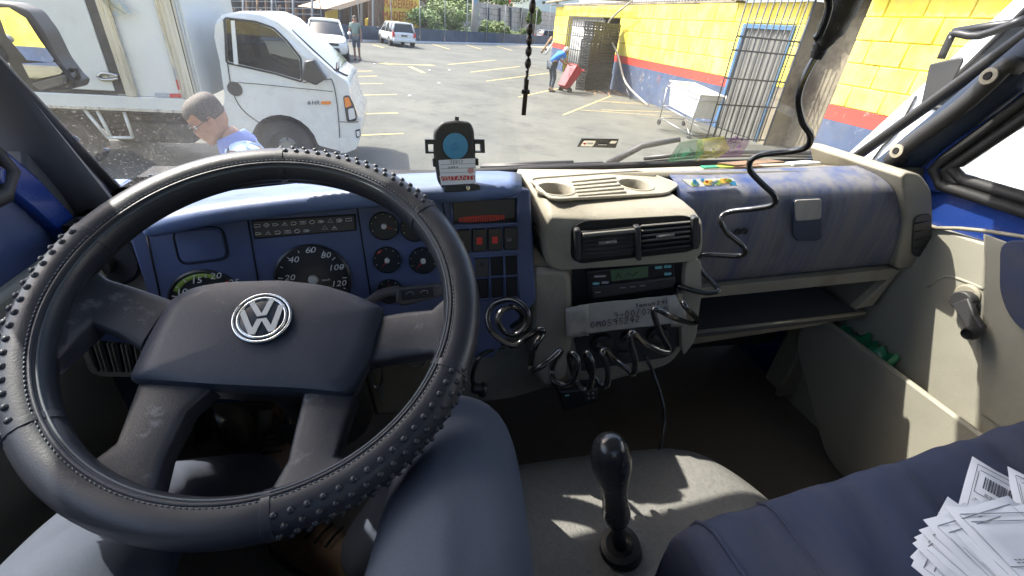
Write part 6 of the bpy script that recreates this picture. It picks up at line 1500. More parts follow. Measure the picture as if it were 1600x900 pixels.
# ================================================================== VEHICLES
# ---- white box truck standing across in front
TY = 6.77; TB = 6.66; TW = 1.66
def TT(x, y, o=0): q = P(x, y, Y=TY); return V(q.x, TY-o, q.z)
def TX(x, y, o=0): q = P(x, y, Y=TB); return V(q.x, TB-o, q.z)
tk = thing('box_truck', 'white box truck parked across the lot, cab facing right', 'truck', V(-2.5, 7.6, GZ))
prof = [(347, 178), (350, 150), (342, 95), (333, 55), (334, 36), (345, 22), (375, 17), (405, 19), (434, 31), (451, 46), (485, 78), (526, 114), (538, 122), (546, 131), (549, 150), (558, 175), (565, 186), (564, 214), (556, 233), (540, 238), (505, 244)]
pp = [TT(*q) for q in prof]
hubc = TT(447, 232); hubc.z = GZ+.335; ra = .43
arch = []
for k in range(11):
    a = R(8+164*k/10); arch.append(V(hubc.x+ra*math.cos(a), TY, hubc.z+ra*math.sin(a)))
pp[-1] = V(arch[0].x+.02, TY, arch[0].z-.02); zs = GZ+.42
pp += arch+[V(arch[-1].x-.03, TY, zs), V(pp[0].x, TY, zs)]
cabm = MB(); n_ = len(pp); c_ = sum(pp, V(0, 0, 0))/n_
def inset(p, y, k): return V(p.x+(c_.x-p.x)*k*(.8 if p.x > c_.x else .25), y, p.z+((c_.z-p.z)*k if p.z > c_.z else 0))
cabm.loft([[inset(p, TY+.05, .02) for p in pp] if False else [inset(p, TY+.004, .035) for p in pp], [inset(p, TY+.03, .006) for p in pp], [inset(p, TY+.10, 0) for p in pp], [inset(p, TY+TW-.10, 0) for p in pp], [inset(p, TY+TW, .03) for p in pp]])
ca = obj('cab', cabm, M['white_paint'], tk, sharp=45, bevel=.0)
def side(px, th, name, m, parent=tk, o=0.0, bevel=.004, rr=.02, **k):
    pts = [TT(x, y, o) for x, y in px]
    return obj(name, MB().prism(round_poly(pts, rr), V(0, -th, 0)), m, parent, bevel=bevel, **k)
WPX = [(353, 30), (400, 36), (426, 46), (446, 64), (468, 92), (470, 125), (430, 113), (356, 96)]
win_ = round_poly([TT(x, y) for x, y in WPX], .03)
cut(ca, MB().prism([p+V(0, -.2, 0) for p in win_], V(0, TW+.4, 0)), M['hole'])
obj('side_window', MB().add(win_, [tuple(range(len(win_)))]), M['truck_glass'], tk, smooth=False); obj('side_window', MB().add([p+V(0, TW, 0) for p in win_], [tuple(range(len(win_)))]), M['truck_glass'], tk, smooth=False)
wb_ = MB(); wpts = round_poly([TT(x, y, .002) for x, y in ((351, 28), (400, 34), (428, 44), (448, 63), (470, 91), (472, 128), (430, 115), (354, 98))], .03)
obj('window_rubber', wb_.tube(wpts, .012, 6, closed=True), M['rubber'], tk, sharp=0)
obj('quarter_bar', MB().prism([TT(361, 32, .006), TT(367, 32, .006), TT(373, 101, .006), TT(366, 100, .006)], V(0, -.012, 0)), M['white_paint'], tk)
for yy in (TY+.22, TY+1.0):
    obj('cab_seat', MB().prism(round_poly([V(-1.98, yy, -.95), V(-1.80, yy, -.95), V(-1.86, yy, -.55), V(-2.02, yy, -.55)], .04), V(0, .46, 0)), M['trim_grey'], tk, bevel=.03); obj('headrest', MB().abox(-1.99, -1.89, yy+.10, yy+.36, -.52, -.36), M['trim_grey'], tk, bevel=.03)
swc = V(-1.42, TY+.42, -.72); sx_ = V(.45, 0, .89); obj('cab_steering_wheel', MB().tube([swc+V(0, .19*math.cos(q), 0)+V(.89, 0, -.45)*-.19*math.sin(q) for q in [2*math.pi*k/24 for k in range(24)]], .014, 6, closed=True), M['black'], tk, sharp=0)
gap = MB()
gap.tube([TT(x, y, .004) for x, y in ((349, 30), (352, 60), (357, 110), (364, 145), (378, 170), (398, 187), (412, 195))], .006, 5, smooth=3)
gap.tube([TT(x, y, .004) for x, y in ((474, 129), (512, 124), (519, 126), (525, 150), (529, 185), (531, 215))], .006, 5, smooth=3)
gap.tube([TT(x, y, .002) for x, y in ((357, 128), (400, 131), (460, 137), (520, 143))], .004, 5, smooth=2)
gap.tube([TT(x, y, .004) for x, y in ((531, 190), (548, 191), (560, 190))], .005, 5)
obj('panel_gap', gap, M['undercarriage'], tk, sharp=0)
hc_ = TT(367, 139, .0); obj('door_handle', MB().lathe(hc_, (0, -1, 0), [(.085, -.01), (.085, .008), (.06, .010), (.01, .004)], 22), M['dark'], tk)
obj('side_marker', MB().prism(round_poly([TT(502, 158, .0), TT(517, 158, .0), TT(517, 163, .0), TT(502, 163, .0)], .015), V(0, -.014, 0)), M['orange'], tk, bevel=.003)
text('door_lettering', 'HR', .075, TT(493, 160.5, .012), (1, 0, 0), (0, 0, 1), M['hole'], tk, shear=.2)
obj('door_badge', MB().tube([TT(483, 158, .012), TT(485, 160.5, .012), TT(483, 163, .012), TT(481, 160.5, .012)], .006, 5, closed=True), M['hole'], tk, sharp=0)
hl = side([(536, 150), (545, 148), (552, 160), (558, 178), (557, 189), (542, 190)], .02, 'headlamp', M['car_glass'], o=.0, rr=.03)
obj('indicator', MB().prism(round_poly([TT(538, 152, .021), TT(545, 151, .021), TT(550, 164, .021), TT(540, 168, .021)], .02), V(0, -.012, 0)), M['orange'], hl)
obj('reflector', MB().prism(round_poly([TT(544, 170, .021), TT(553, 168, .021), TT(556, 184, .021), TT(546, 187, .021)], .02), V(0, -.010, 0)), M['lamp'], hl)
fl = side([(555, 203), (563, 201), (563, 213), (557, 216)], .014, 'fog_lamp', M['dark'], o=.0, rr=.02)
obj('fog_lens', MB().prism([TT(557, 205, .015), TT(562, 204, .015), TT(562, 212, .015), TT(558, 213, .015)], V(0, -.006, 0)), M['lamp'], fl)
w0, w1 = TT(452, 47), TT(525, 113)
wn = V(-(w1-w0).z, 0, (w1-w0).x); wn = (wn if wn.x > 0 else -wn).normalized()
obj('windscreen', MB().prism([w0+V(0, .12, 0)+wn*.004, w1+V(0, .06, 0)+wn*.004, w1+V(0, TW-.06, 0)+wn*.004, w0+V(0, TW-.12, 0)+wn*.004], wn*.008), M['car_glass'], tk, bevel=.004)
obj('wiper_blade', MB().tube([w1+V(0, .1, 0)+wn*.03, w1.lerp(w0, .10)+V(0, .7, 0)+wn*.03], .014, 6).tube([TT(520, 108, -.04), TT(536, 119, -.2), TT(540, 122, -.3)], .012, 6), M['black'], tk, sharp=0)
mm = MB().loft([[TT(x, y, .16) for x, y in ((480, 91), (496, 89), (515, 119), (497, 131), (474, 121))], [TT(x, y, .26) for x, y in ((481, 93), (495, 91), (513, 119), (497, 129), (476, 119))]])
mo = obj('wing_mirror', mm, M['black'], tk, bevel=.02)
obj('mirror_arm', MB().tube([TT(500, 118, 0), TT(497, 118, .17)], .022, 8), M['black'], tk, sharp=0)
obj('bumper_lip', MB().prism([TT(531, 216, .002), TT(563, 217, .002), TT(556, 233, .002), TT(540, 239, .002), TT(532, 240, .002)], V(0, -.006, 0)), M['white_paint'], tk, bevel=.003)
def wheel_(c, r_, w_, parent, ax=V(0, -1, 0), dish=.05):
    t_ = obj('wheel', MB().lathe(c-ax*w_/2, ax, [(r_*.55, 0), (r_*.9, .0), (r_, .03), (r_, w_-.03), (r_*.9, w_), (r_*.62, w_), (r_*.58, w_-dish)], 36), M['tyre'], parent, sharp=40)
    rm_ = obj('rim', MB().lathe(c-ax*w_/2, ax, [(r_*.60, w_-dish-.02), (r_*.60, w_-dish), (r_*.42, w_-dish*1.4), (r_*.26, w_-dish*.6), (r_*.20, w_-.0), (.001, w_)], 30), M['rim'], t_, sharp=40)
    nb_ = MB(); e1 = ax.orthogonal().normalized(); e2 = ax.cross(e1)
    for k in range(5): a = k*2*math.pi/5; nb_.cyl(c+ax*(w_/2-dish*.9)+(e1*math.cos(a)+e2*math.sin(a))*r_*.30, c+ax*(w_/2-dish*.2)+(e1*math.cos(a)+e2*math.sin(a))*r_*.30, r_*.035, 6)
    for k in range(8): a = k*2*math.pi/8+.2; nb_.cyl(c+ax*(w_/2-dish*1.6)+(e1*math.cos(a)+e2*math.sin(a))*r_*.50, c+ax*(w_/2-dish*1.15)+(e1*math.cos(a)+e2*math.sin(a))*r_*.50, r_*.05, 8)
    obj('wheel_nuts', nb_, M['undercarriage'], t_, sharp=0); return t_
wheel_(V(hubc.x, TY+.17, hubc.z), .335, .20, tk); wheel_(V(hubc.x, TY+TW-.17, hubc.z), .335, .20, tk, V(0, 1, 0))
wheel_(V(hubc.x-2.5, TY+.17, hubc.z-.02), .32, .24, tk); wheel_(V(hubc.x-2.5, TY+TW-.17, hubc.z-.02), .32, .24, tk, V(0, 1, 0))
wl = MB()
for k in range(10):
    a, b = R(8+164*k/10), R(8+164*(k+1)/10)
    wl.add([V(hubc.x+ra*math.cos(a), TY+.03, hubc.z+ra*math.sin(a)), V(hubc.x+ra*math.cos(b), TY+.03, hubc.z+ra*math.sin(b)), V(hubc.x+ra*math.cos(b), TY+.5, hubc.z+ra*math.sin(b)), V(hubc.x+ra*math.cos(a), TY+.5, hubc.z+ra*math.sin(a))], [(0, 1, 2, 3)])
obj('wheel_arch', wl, M['undercarriage'], tk, sharp=0)
obj('chassis', MB().abox(-6.2, -.75, TY+.42, TY+.60, GZ+.42, GZ+.62).abox(-6.2, -.75, TY+1.1, TY+1.28, GZ+.42, GZ+.62).abox(-3.4, -2.7, TY+.25, TY+.75, GZ+.30, GZ+.55).abox(-2.2, -.9, TY+.3, TY+1.3, GZ+.28, GZ+.6), M['undercarriage'], tk, bevel=.01)
# the box body
xf = TX(281, 0).x; xl = -6.6; zb0, zb1 = TX(240, 174).z, TX(240, 152).z; BT = .98
bx = obj('box_body', MB().abox(xl, xf-.05, TB+.02, TB+2.0, zb1, BT), M['box_white'], tk, bevel=.01)
obj('lower_rail', MB().abox(xl, xf-.02, TB-.015, TB+.06, zb0, zb1), M['box_white'], tk, bevel=.008)
obj('rail_lip', MB().abox(xl, xf-.02, TB-.03, TB-.016, zb0-.004, zb0+.03), M['alu'], tk, bevel=.003)
xa, xb = TX(262, 80).x, TX(296, 80).x
obj('corner_post', MB().abox(xa, xb-.03, TB-.02, TB+.05, zb1, BT), M['alu'], tk, bevel=.012)
for k in range(4): obj('post_groove', MB().abox(xa+.03+k*(xb-xa)*.2, xa+.04+k*(xb-xa)*.2, TB-.024, TB-.02, zb1, BT), M['undercarriage'] if k == 3 else M['alu'], tk)
obj('front_wall', MB().abox(xf-.05, xf-.02, TB+.05, TB+2.0, zb1, BT), M['box_white'], tk, bevel=.006)
xd, xe = TX(176, 120).x, TX(192, 120).x
dd = obj('side_door', MB().abox(xl+.3, xd-.02, TB-.012, TB+.02, zb1+.05, BT-.02), M['box_white'], tk, bevel=.008)
obj('door_gap', MB().abox(xd-.02, xd+.075, TB+.0, TB+.022, zb1+.02, BT), M['undercarriage'], tk)
obj('door_gap', MB().abox(xl+.3, xd-.02, TB+.0, TB+.022, zb1+.004, zb1+.05), M['undercarriage'], tk)
obj('door_post', MB().abox(xe-.02, xe+.10, TB-.022, TB+.022, zb1, BT), M['alu'], tk, bevel=.004)
la = MB().tube([TX(155, 120, .03), TX(162, 114, .035), TX(178, 116, .03), TX(186, 119, .03)], .018, 8, smooth=3).tube([TX(155, 120, .03), TX(163, 124, .035), TX(178, 124, .03), TX(186, 122, .03)], .016, 8, smooth=3)
la.box(TX(178, 119, .02), (.05, 0, 0), (0, .015, 0), (0, 0, .03)); obj('door_latch', la, M['steel'], tk, sharp=0)
for px, mm_ in ((((270, 105), (276, 105), (281, 124), (275, 124)), 'box_grey'), (((275, 124), (281, 124), (285, 140), (279, 140)), 'redlamp'), (((243, 145), (266, 146), (266, 152), (243, 151)), 'box_grey'), (((266, 146), (286, 146), (286, 152), (266, 152)), 'redlamp')):
    if mm_ not in M: M[mm_] = mat('grey_reflector', (.30, .34, .40), .4)
    obj('reflector_strip', MB().prism([TX(x, y, .016) for x, y in px], V(0, -.004, 0)), M[mm_], tk)
br = MB()
for a, b in (((130, 172), (166, 216)), ((150, 174), (172, 216)), ((166, 216), (206, 216)), ((192, 176), (206, 216))): br.tube([TX(*a, -.03), TX(*b, -.03)], .02, 6)
obj('side_guard', br, M['box_white'], tk, sharp=0)
obj('mudguard', MB().abox(-5.2, -4.0, TB+.1, TB+.5, GZ+.70, GZ+.74), M['undercarriage'], tk)
# plastic sheeting bunched on the box roof edge
sh_ = []
for j in range(9):
    t = j/8; sh_.append([TX(140+t*28+i*7, -25+i*0+50*i/6*(1-.2*t)+t*5, .03+.03*random.random()) for i in range(7)])
obj('plastic_sheet', MB().sheet(sh_), glass_mat('clear_sheet', (.75, .82, .85), 3.), tk, sharp=0)

# ---- parked cars, built by one function
def car(name, lab, pos, heading, L, Wd, Hh, paint, belt=.95, hood=.30, style='hatch', cat='car'):
    c, s = math.cos(heading), math.sin(heading)
    t = thing(name, lab, cat, pos)
    def T_(x, y, z): return V(pos.x+x*c-y*s, pos.y+x*s+y*c, pos.z+z)    # x forward, y left
    hw = Wd/2
    if style == 'van': st_ = [(L/2, .78, .38, .62), (L/2-.08, .90, .30, .80), (L/2-.45, .98, .26, belt*.98), (L/2-.9, 1, .26, belt), (-L/2+.6, 1, .26, belt+.02), (-L/2+.12, .97, .28, belt+.02), (-L/2, .90, .36, belt-.04)]
    else: st_ = [(L/2, .74, .36, .62), (L/2-.07, .88, .24, .72), (L/2-.35, .97, .22, .84), (L/2-.75, 1, .22, .91), (L/2-1.2, 1, .22, belt), (-L/2+.7, 1, .22, belt+.02), (-L/2+.15, .95, .25, belt), (-L/2, .86, .34, belt-.1)]
    rings = []
    for x, w_, z0, z1 in st_:
        w_ = w_*hw; h_ = z1-z0
        rings.append([T_(x, y*w_, z0+z*h_) for y, z in ((-.86, 0), (-.97, .12), (-1, .40), (-.985, .68), (-.93, .90), (-.82, 1), (-.4, 1.03), (.4, 1.03), (.82, 1), (.93, .90), (.985, .68), (1, .40), (.97, .12), (.86, 0))])
    bd = obj('body', MB().loft(rings), paint, t, sharp=50, subsurf=1)
    xw = L/2-1.15 if style != 'van' else L/2-.75           # windscreen base
    xr = xw-.75 if style != 'van' else xw-.75              # roof front
    xe = -L/2+.35; xb_ = -L/2+.08
    if style == 'van': xe = -L/2+.18
    gh_ = []
    for k, (z, f0, f1, w_) in enumerate(((belt-.05, xw+.05, xb_, .90), (belt+.02, xw-.05, xb_+.03, .88), (Hh-.10, xr+.04, xe-.04, .72), (Hh-.03, xr-.10, xe+.08, .67))):
        w_ = w_*hw; gh_.append([T_(*q, z) for q in ((f0, -w_*.86), (f0+.06, 0), (f0, w_*.86), (f0-.18, w_), (f1+.2, w_), (f1, w_*.85), (f1, -w_*.85), (f1+.2, -w_), (f0-.18, -w_))])
    obj('windows', MB().loft(gh_), M['car_glass'], t, sharp=40)
    rf = [[T_(*q) for q in ((xr+.02, -.70*hw, z), (xr+.05, 0, z+.015), (xr+.02, .70*hw, z), (xe-.02, .70*hw, z), (xe-.06, 0, z+.01), (xe-.02, -.70*hw, z))] for z in (Hh-.10, Hh-.02)]
    rf.append([p+(sum(rf[1], V(0, 0, 0))/6-p)*.25+V(0, 0, .02) for p in rf[1]])
    obj('roof', MB().loft(rf), paint, t, bevel=.02, sharp=50)
    pm = MB()
    for sy in (-1, 1):
        pm.tube([T_(xw, sy*.84*hw, belt), T_(xr, sy*.69*hw, Hh-.07)], .032, 6); pm.tube([T_(xb_+.06, sy*.84*hw, belt), T_(xe, sy*.69*hw, Hh-.07)], .055, 6)
        pm.tube([T_(-.1, sy*.885*hw, belt), T_(-.12, sy*.70*hw, Hh-.07)], .03, 6)
        if style == 'van': pm.tube([T_(-1.0, sy*.885*hw, belt), T_(-1.0, sy*.70*hw, Hh-.07)], .03, 6)
    obj('pillars', pm, paint, t, sharp=0)
    for x in (L/2-.82, -L/2+.75):
        for sy in (-1, 1):
            wheel_(T_(x, sy*(hw-.10), .31), .31, .20, t, (T_(0, sy, 0)-T_(0, 0, 0)).normalized(), .04)
    for sy in (-1, 1):
        obj('door_mirror', MB().ball(T_(xw-.15, sy*(hw+.10), belt+.08), 1, 10, 7, (.09, .10, .075)), paint if style != 'van' else M['dark'], t, sharp=0)
        obj('headlamp', MB().loft([[T_(L/2-.06-.14*(y/.3), sy*(hw*.52+y), z) for y, z in ((0, .62), (.28, .66), (.30, .76), (.02, .72))], [T_(L/2-.02-.14*(y/.3), sy*(hw*.52+y), z) for y, z in ((.02, .63), (.26, .67), (.28, .75), (.03, .71))]]), M['lamp'], t, bevel=.008)
        obj('tail_lamp', MB().loft([[T_(-L/2+.05, sy*(hw*.70+y), z) for y, z in ((0, belt-.28), (.20, belt-.26), (.20, belt+.0), (.06, belt+.02))], [T_(-L/2-.005, sy*(hw*.70+y), z) for y, z in ((.01, belt-.27), (.17, belt-.25), (.17, belt-.02), (.06, belt+.0))]]), M['redlamp'], t, bevel=.008)
    gr_ = obj('grille', MB().loft([[T_(L/2-.03, y*hw*.55, z) for y, z in ((-1, .60), (1, .60), (1, .70), (-1, .70))], [T_(L/2+.012, y*hw*.52, z) for y, z in ((-1, .605), (1, .605), (1, .695), (-1, .695))]]), M['black'], t)
    obj('lower_grille', MB().loft([[T_(L/2-.05, y*hw*.62, z) for y, z in ((-1, .36), (1, .36), (.9, .52), (-.9, .52))], [T_(L/2+.02, y*hw*.60, z) for y, z in ((-1, .365), (1, .365), (.9, .515), (-.9, .515))]]), M['black'], t)
    obj('number_plate', MB().abox(-.001, .001, -.001, .001, -.001, .001) if False else MB().loft([[T_(L/2+.02, y, z) for y, z in ((-.2, .40), (.2, .40), (.2, .51), (-.2, .51))], [T_(L/2+.035, y, z) for y, z in ((-.2, .40), (.2, .40), (.2, .51), (-.2, .51))]]), M['lamp'], t)
    obj('number_plate', MB().loft([[T_(-L/2+.02, y, z) for y, z in ((-.2, .62), (.2, .62), (.2, .73), (-.2, .73))], [T_(-L/2-.02, y, z) for y, z in ((-.2, .62), (.2, .62), (.2, .73), (-.2, .73))]]), M['greydoor'], t)
    rg = [T_(L/2+.02, .06*math.cos(q), .66+.06*math.sin(q)) for q in [2*math.pi*k/14 for k in range(14)]]
    obj('badge', MB().tube(rg, .010, 5, closed=True), M['chrome'], t, sharp=0)
    obj('bumper', MB().loft([[T_(-L/2+.02, y*hw*.9, z) for y, z in ((-1, .30), (1, .30), (1, .50), (-1, .50))], [T_(-L/2-.06, y*hw*.84, z) for y, z in ((-1, .32), (1, .32), (1, .48), (-1, .48))]]), paint, t, bevel=.03)
    return t
a, b = P(490, 94, Z=GZ), P(549, 98, Z=GZ)
cpos = P(519, 94, Z=GZ)+V(-.30, 1.4, 0); cpos.z = GZ
car('parked_car', 'white hatchback facing us beside the standing person', cpos, R(-84), 4.1, 1.75, 1.49, M['white_paint'])
vpos = P(620, 72, Z=GZ); vpos = V(vpos.x, vpos.y+1.0, GZ)
car('parked_van', 'small white van seen from behind near the far fence', vpos, R(105), 3.9, 1.70, 1.42, M['white_paint'], .86, .3, 'van', 'van')
# ---- white van close on our right
vn = thing('delivery_van', 'white van parked close alongside on the passenger side', 'van', V(3.4, -.5, GZ))
VX = 2.6
def vp_(x, y): q = P(x, y, X=VX); return (q.y, q.z)
sil = [vp_(1303, 250), vp_(1380, 178), vp_(1456, 106), vp_(1500, 64)]
d0 = V(sil[-1][0]-sil[0][0], sil[-1][1]-sil[0][1], 0)
pv = [(2.62, GZ+.35), (2.66, GZ+.75), (2.58, GZ+1.15), (2.45, GZ+1.36)]+sil+[(sil[-1][0]+d0.x*.35, sil[-1][1]+d0.y*.35), (sil[-1][0]+d0.x*.75-.05, sil[-1][1]+d0.y*.60), (1.2, .72), (-3.2, .74), (-3.25, GZ+.4)]
ring = [V(VX, y, z) for y, z in pv]; cc = V(VX, .0, -.8)
def iv(p, x, k): return V(x, p.y+(-.3-p.y)*k, p.z+(-.9-p.z)*k)
vb = MB().loft([[iv(p, VX+.004, .02) for p in ring], [iv(p, VX+.04, .004) for p in ring], [iv(p, VX+.12, 0) for p in ring], [iv(p, VX+1.8, 0) for p in ring], [iv(p, VX+1.92, .02) for p in ring]])
obj('body', vb, M['white_paint'], vn, sharp=50)
def vs(px, o=0): return [P(x, y, X=VX)+V(-o, 0, 0) for x, y in px]
wv = [vs([(1428, 172)])[0], vs([(1462, 118)])[0], vs([(1508, 66)])[0], V(VX, 1.55, .42), V(VX, .70, .42), V(VX, .62, -.20), vs([(1560, 172)])[0]]
wv = [V(VX-.0, 1.90, -.20), V(VX, 1.80, .0), V(VX, 1.66, .30), V(VX, 1.50, .40), V(VX, .65, .40), V(VX, .60, -.17), V(VX, 1.40, -.16)]
obj('side_window', MB().prism(round_poly(wv, .05), V(-.012, 0, 0)), M['car_glass'], vn, bevel=.004)
obj('window_rubber', MB().tube(round_poly([p+V(-.008, 0, 0) for p in wv], .06), .014, 6, closed=True), M['rubber'], vn, sharp=0)
gp = MB().tube([V(VX-.004, 1.97, -.16), V(VX-.004, 1.98, -.35), V(VX-.004, 2.03, -.5), V(VX-.004, 2.05, -1.0), V(VX-.004, 1.98, -1.4)], .006, 5, smooth=3).tube([V(VX-.004, .58, -.2), V(VX-.004, .56, -1.5)], .006, 5)
obj('panel_gap', gp, M['undercarriage'], vn, sharp=0)
obj('side_rub_strip', MB().abox(VX-.02, VX+.005, -3, 1.9, -1.12, -1.02), M['dark'], vn, bevel=.008)
vm = MB().loft([[P(x, y, X=VX-.22) for x, y in ((1437, 170), (1452, 100), (1502, 88), (1506, 92), (1478, 150), (1445, 178))], [P(x, y, X=VX-.22)+V(.10, .06, 0) for x, y in ((1440, 168), (1455, 102), (1500, 90), (1503, 94), (1476, 148), (1447, 175))]])
obj('wing_mirror', vm, M['black'], vn, bevel=.012)
obj('mirror_arm', MB().tube([P(x, y, X=VX-.2) for x, y in ((1470, 92), (1484, 62), (1492, 52), (1530, 56), (1600, 30))], .016, 8, smooth=3).tube([P(x, y, X=VX-.12) for x, y in ((1490, 50), (1540, 42), (1620, 32))], .018, 8), M['black'], vn, sharp=0)
wheel_(V(VX+.14, 1.75, GZ+.33), .33, .22, vn, V(-1, 0, 0)); wheel_(V(VX+.14, -1.9, GZ+.33), .33, .22, vn, V(-1, 0, 0))
ws0, ws1 = [V(VX+.15, y+.01, z+.01) for y, z in (sil[0], sil[-1])]
obj('windscreen', MB().add([ws0+V(0, .01, .01), ws1+V(0, .01, .01), ws1+V(1.55, .01, .01), ws0+V(1.55, .01, .01)], [(0, 1, 2, 3)]), M['car_glass'], vn, solid=.01)

# ---- our own door mirror, out on the driver's side
MY = 1.02
mr_ = thing('door_mirror', 'dark door mirror with two glasses outside the driver side', 'mirror', P(40, 100, Y=MY))
sh = [P(*q, Y=MY+.03) for q in ((-30, 0), (14, 4), (42, 16), (66, 48), (88, 92), (110, 120), (120, 128), (116, 138), (100, 142), (60, 143), (24, 138), (6, 80), (-30, 40))]
obj('shell', MB().prism(round_poly(sh, .008), V(0, .05, 0)), M['dark'], mr_, bevel=.008)
tilt = V(-.02, 0, 0)
obj('main_glass', MB().add([P(*q, Y=MY+.024) for q in ((0, 12), (14, 12), (40, 28), (62, 62), (84, 92), (82, 98), (42, 94), (10, 56), (0, 28))], [tuple(range(9))]), M['mirror'], mr_, smooth=False)
obj('wide_glass', MB().add([P(*q, Y=MY+.022) for q in ((34, 99), (86, 97), (98, 112), (94, 116), (56, 124), (46, 122))], [tuple(range(6))]), M['mirror'], mr_, smooth=False)
obj('lower_cap', MB().prism(round_poly([P(*q, Y=MY+.02) for q in ((48, 131), (98, 117), (101, 128), (94, 134), (62, 142))], .004), V(0, .01, 0)), M['greydoor'], mr_, bevel=.002)
obj('arm', MB().tube([P(-40, 78, Y=MY+.02), P(24, 84, Y=MY+.05)], .016, 8).tube([P(-40, 128, Y=MY+.02), P(40, 126, Y=MY+.05)], .014, 8), M['dark'], mr_, sharp=0)
obj('clamp', MB().tube([P(110, 110, Y=MY+.04), P(120, 108, Y=MY+.04), P(123, 120, Y=MY+.04), P(118, 126, Y=MY+.04)], .004, 6), M['dark'], mr_, sharp=0)

# ================================================================== FAR BACKGROUND
F0, F1 = P(440, 62.5, Z=GZ), P(862, 71.5, Z=GZ); F0.z = F1.z = GZ
fd = (F1-F0).normalized(); fn = V(-fd.y, fd.x, 0)
if fn.y < 0: fn = -fn
FL = (F1-F0).length
def PF(x, y, d=0): return PL(x, y, F0+fn*d, fn)
fe = thing('boundary_fence', 'dark blue panel fence with thin steel posts across the far side', 'fence', F0.lerp(F1, .5))
k0 = -5; pl_ = 3.0; nb_ = int(FL/pl_)+3
pmesh = None; smesh = None
for k in range(k0, nb_):
    a = F0+fd*k*pl_; b = a+fd*(pl_-.08)
    m_ = MB().prism([a+V(0, 0, .12), b+V(0, 0, .12), b+V(0, 0, .98), a+V(0, 0, .98)], fn*.05)
    o_ = obj('panel', m_, M['fence_blue'], fe)
    obj('post', MB().cyl(a-fn*.05-fd*.04, a-fn*.05-fd*.04+V(0, 0, 4.2 if k % 2 else 3.4), .035, 6), M['post'], fe, sharp=0)
struct('kerb', MB().prism([F0-fd*15-fn*.25, F1+fd*6-fn*.25, F1+fd*6-fn*.05, F0-fd*15-fn*.05], V(0, 0, .13)), M['kerb'])
# concrete power pole
pb = P(725, 66, Z=GZ); pb = pb-fn*1.2; pb.z = GZ
obj('power_pole', MB().lathe(pb, (0, 0, 1), [(.36, 0), (.34, 3), (.30, 9)], 10), M['pole'], None, label='square-shouldered concrete power pole in front of the far fence', cat='pole', sharp=0)
# timber yard with its sign
ty_ = thing('timber_yard', 'dark timber yard sheds with a yellow lettered sign behind the fence', 'building', PF(600, 40, 6))
def wallpx(name, px, d, m, th=.3, **k): return obj(name, MB().prism([PF(x, y, d) for x, y in px], fn*th), m, ty_, **k)
wallpx('shed_wall', [(280, -60), (600, -60), (600, 62), (280, 60)], 9, M['shed_dark'])
wallpx('sign_wall', [(597, -40), (655, -40), (655, 52), (574, 52), (574, 30), (597, 20)], 6, M['sign_yellow'])
wallpx('doorway', [(575, -20), (599, -20), (601, 42), (576, 42)], 5.9, M['wood'], .05)
sgn = wallpx('sign_board', [(601, 12.5), (652, 15), (652, 38.5), (602, 37)], 5.8, M['sign_yellow'], .08)
e_ = (PF(650, 26, 5.7)-PF(604, 24, 5.7)).normalized()
text('sign_lettering', 'MADEIREIRA', .92, PF(627, 7, 5.75), e_, V(0, 0, 1), M['sign_red'], ty_, xs=.82)
text('sign_lettering', 'MADEFORT', .98, PF(627, 26, 5.65), e_, V(0, 0, 1), M['sign_red'], ty_, xs=.86)
wallpx('awning', [(508, 14), (580, -8), (580, 0), (532, 15)], 2.5, M['awning'], 3.0)
wallpx('inner_wall', [(509, 18), (530, 14), (531, 35), (510, 36)], 5, M['sign_yellow'], .1)
for x in (360, 380, 402, 425, 458, 488, 530, 548, 565, 583):
    wallpx('steel_post', [(x, -40), (x+1.6, -40), (x+1.8, 58), (x+.2, 58)], 3 if x < 500 else 4, M['post'] if x % 3 else M['wood'], .15)
for y in (3, 13, 22): wallpx('rack_beam', [(330, y-2), (500, y), (500, y+1.2), (330, y-.8)], 3.2, M['post'], .1)
# leaning boards stacked in the racks
for k in range(16):
    x = 340+k*9.5+random.uniform(-3, 3); y0 = random.uniform(-5, 18)
    wallpx('board', [(x, y0), (x+random.uniform(2, 5), y0-1), (x+random.uniform(4, 8), 46), (x+2, 46)], 5+random.uniform(0, 2), M['wood'] if k % 3 else M['shed_dark'], .1)
# grey block wall beyond the plants
bw = thing('block_wall', 'long grey concrete block wall beyond the plants', 'wall', PF(800, 55, 14))
A_, B_ = PF(640, 60, 14), PF(960, 70, 14); A_.z = B_.z = GZ; wd_ = (B_-A_).normalized(); WLn = (B_-A_).length; hw_ = PF(800, 10, 14).z-GZ
obj('core', MB().prism([A_, B_, B_+V(0, 0, hw_-.1), A_+V(0, 0, hw_-.1)], fn*.15), M['concrete'], bw)
nrow = 6; rh = hw_/nrow
for r_ in range(nrow):
    u = -(r_ % 2)*.9
    while u < WLn:
        a = A_+wd_*max(u, 0)-fn*random.uniform(.03, .06); b = A_+wd_*min(u+1.74, WLn)-fn*.03
        obj('block', MB().prism([a+V(0, 0, r_*rh+.03), b+V(0, 0, r_*rh+.03), b+V(0, 0, (r_+1)*rh-.03), a+V(0, 0, (r_+1)*rh-.03)], fn*.1), M['blockwall'], bw, smooth=False); u += 1.8
for x in (745, 763, 781, 798, 815): obj('pier', MB().prism([PF(x, 60, 13.6), PF(x+1.4, 60, 13.6), PF(x+1.6, 12, 13.6), PF(x+.2, 12, 13.6)], fn*.2), M['fence_blue'], bw)
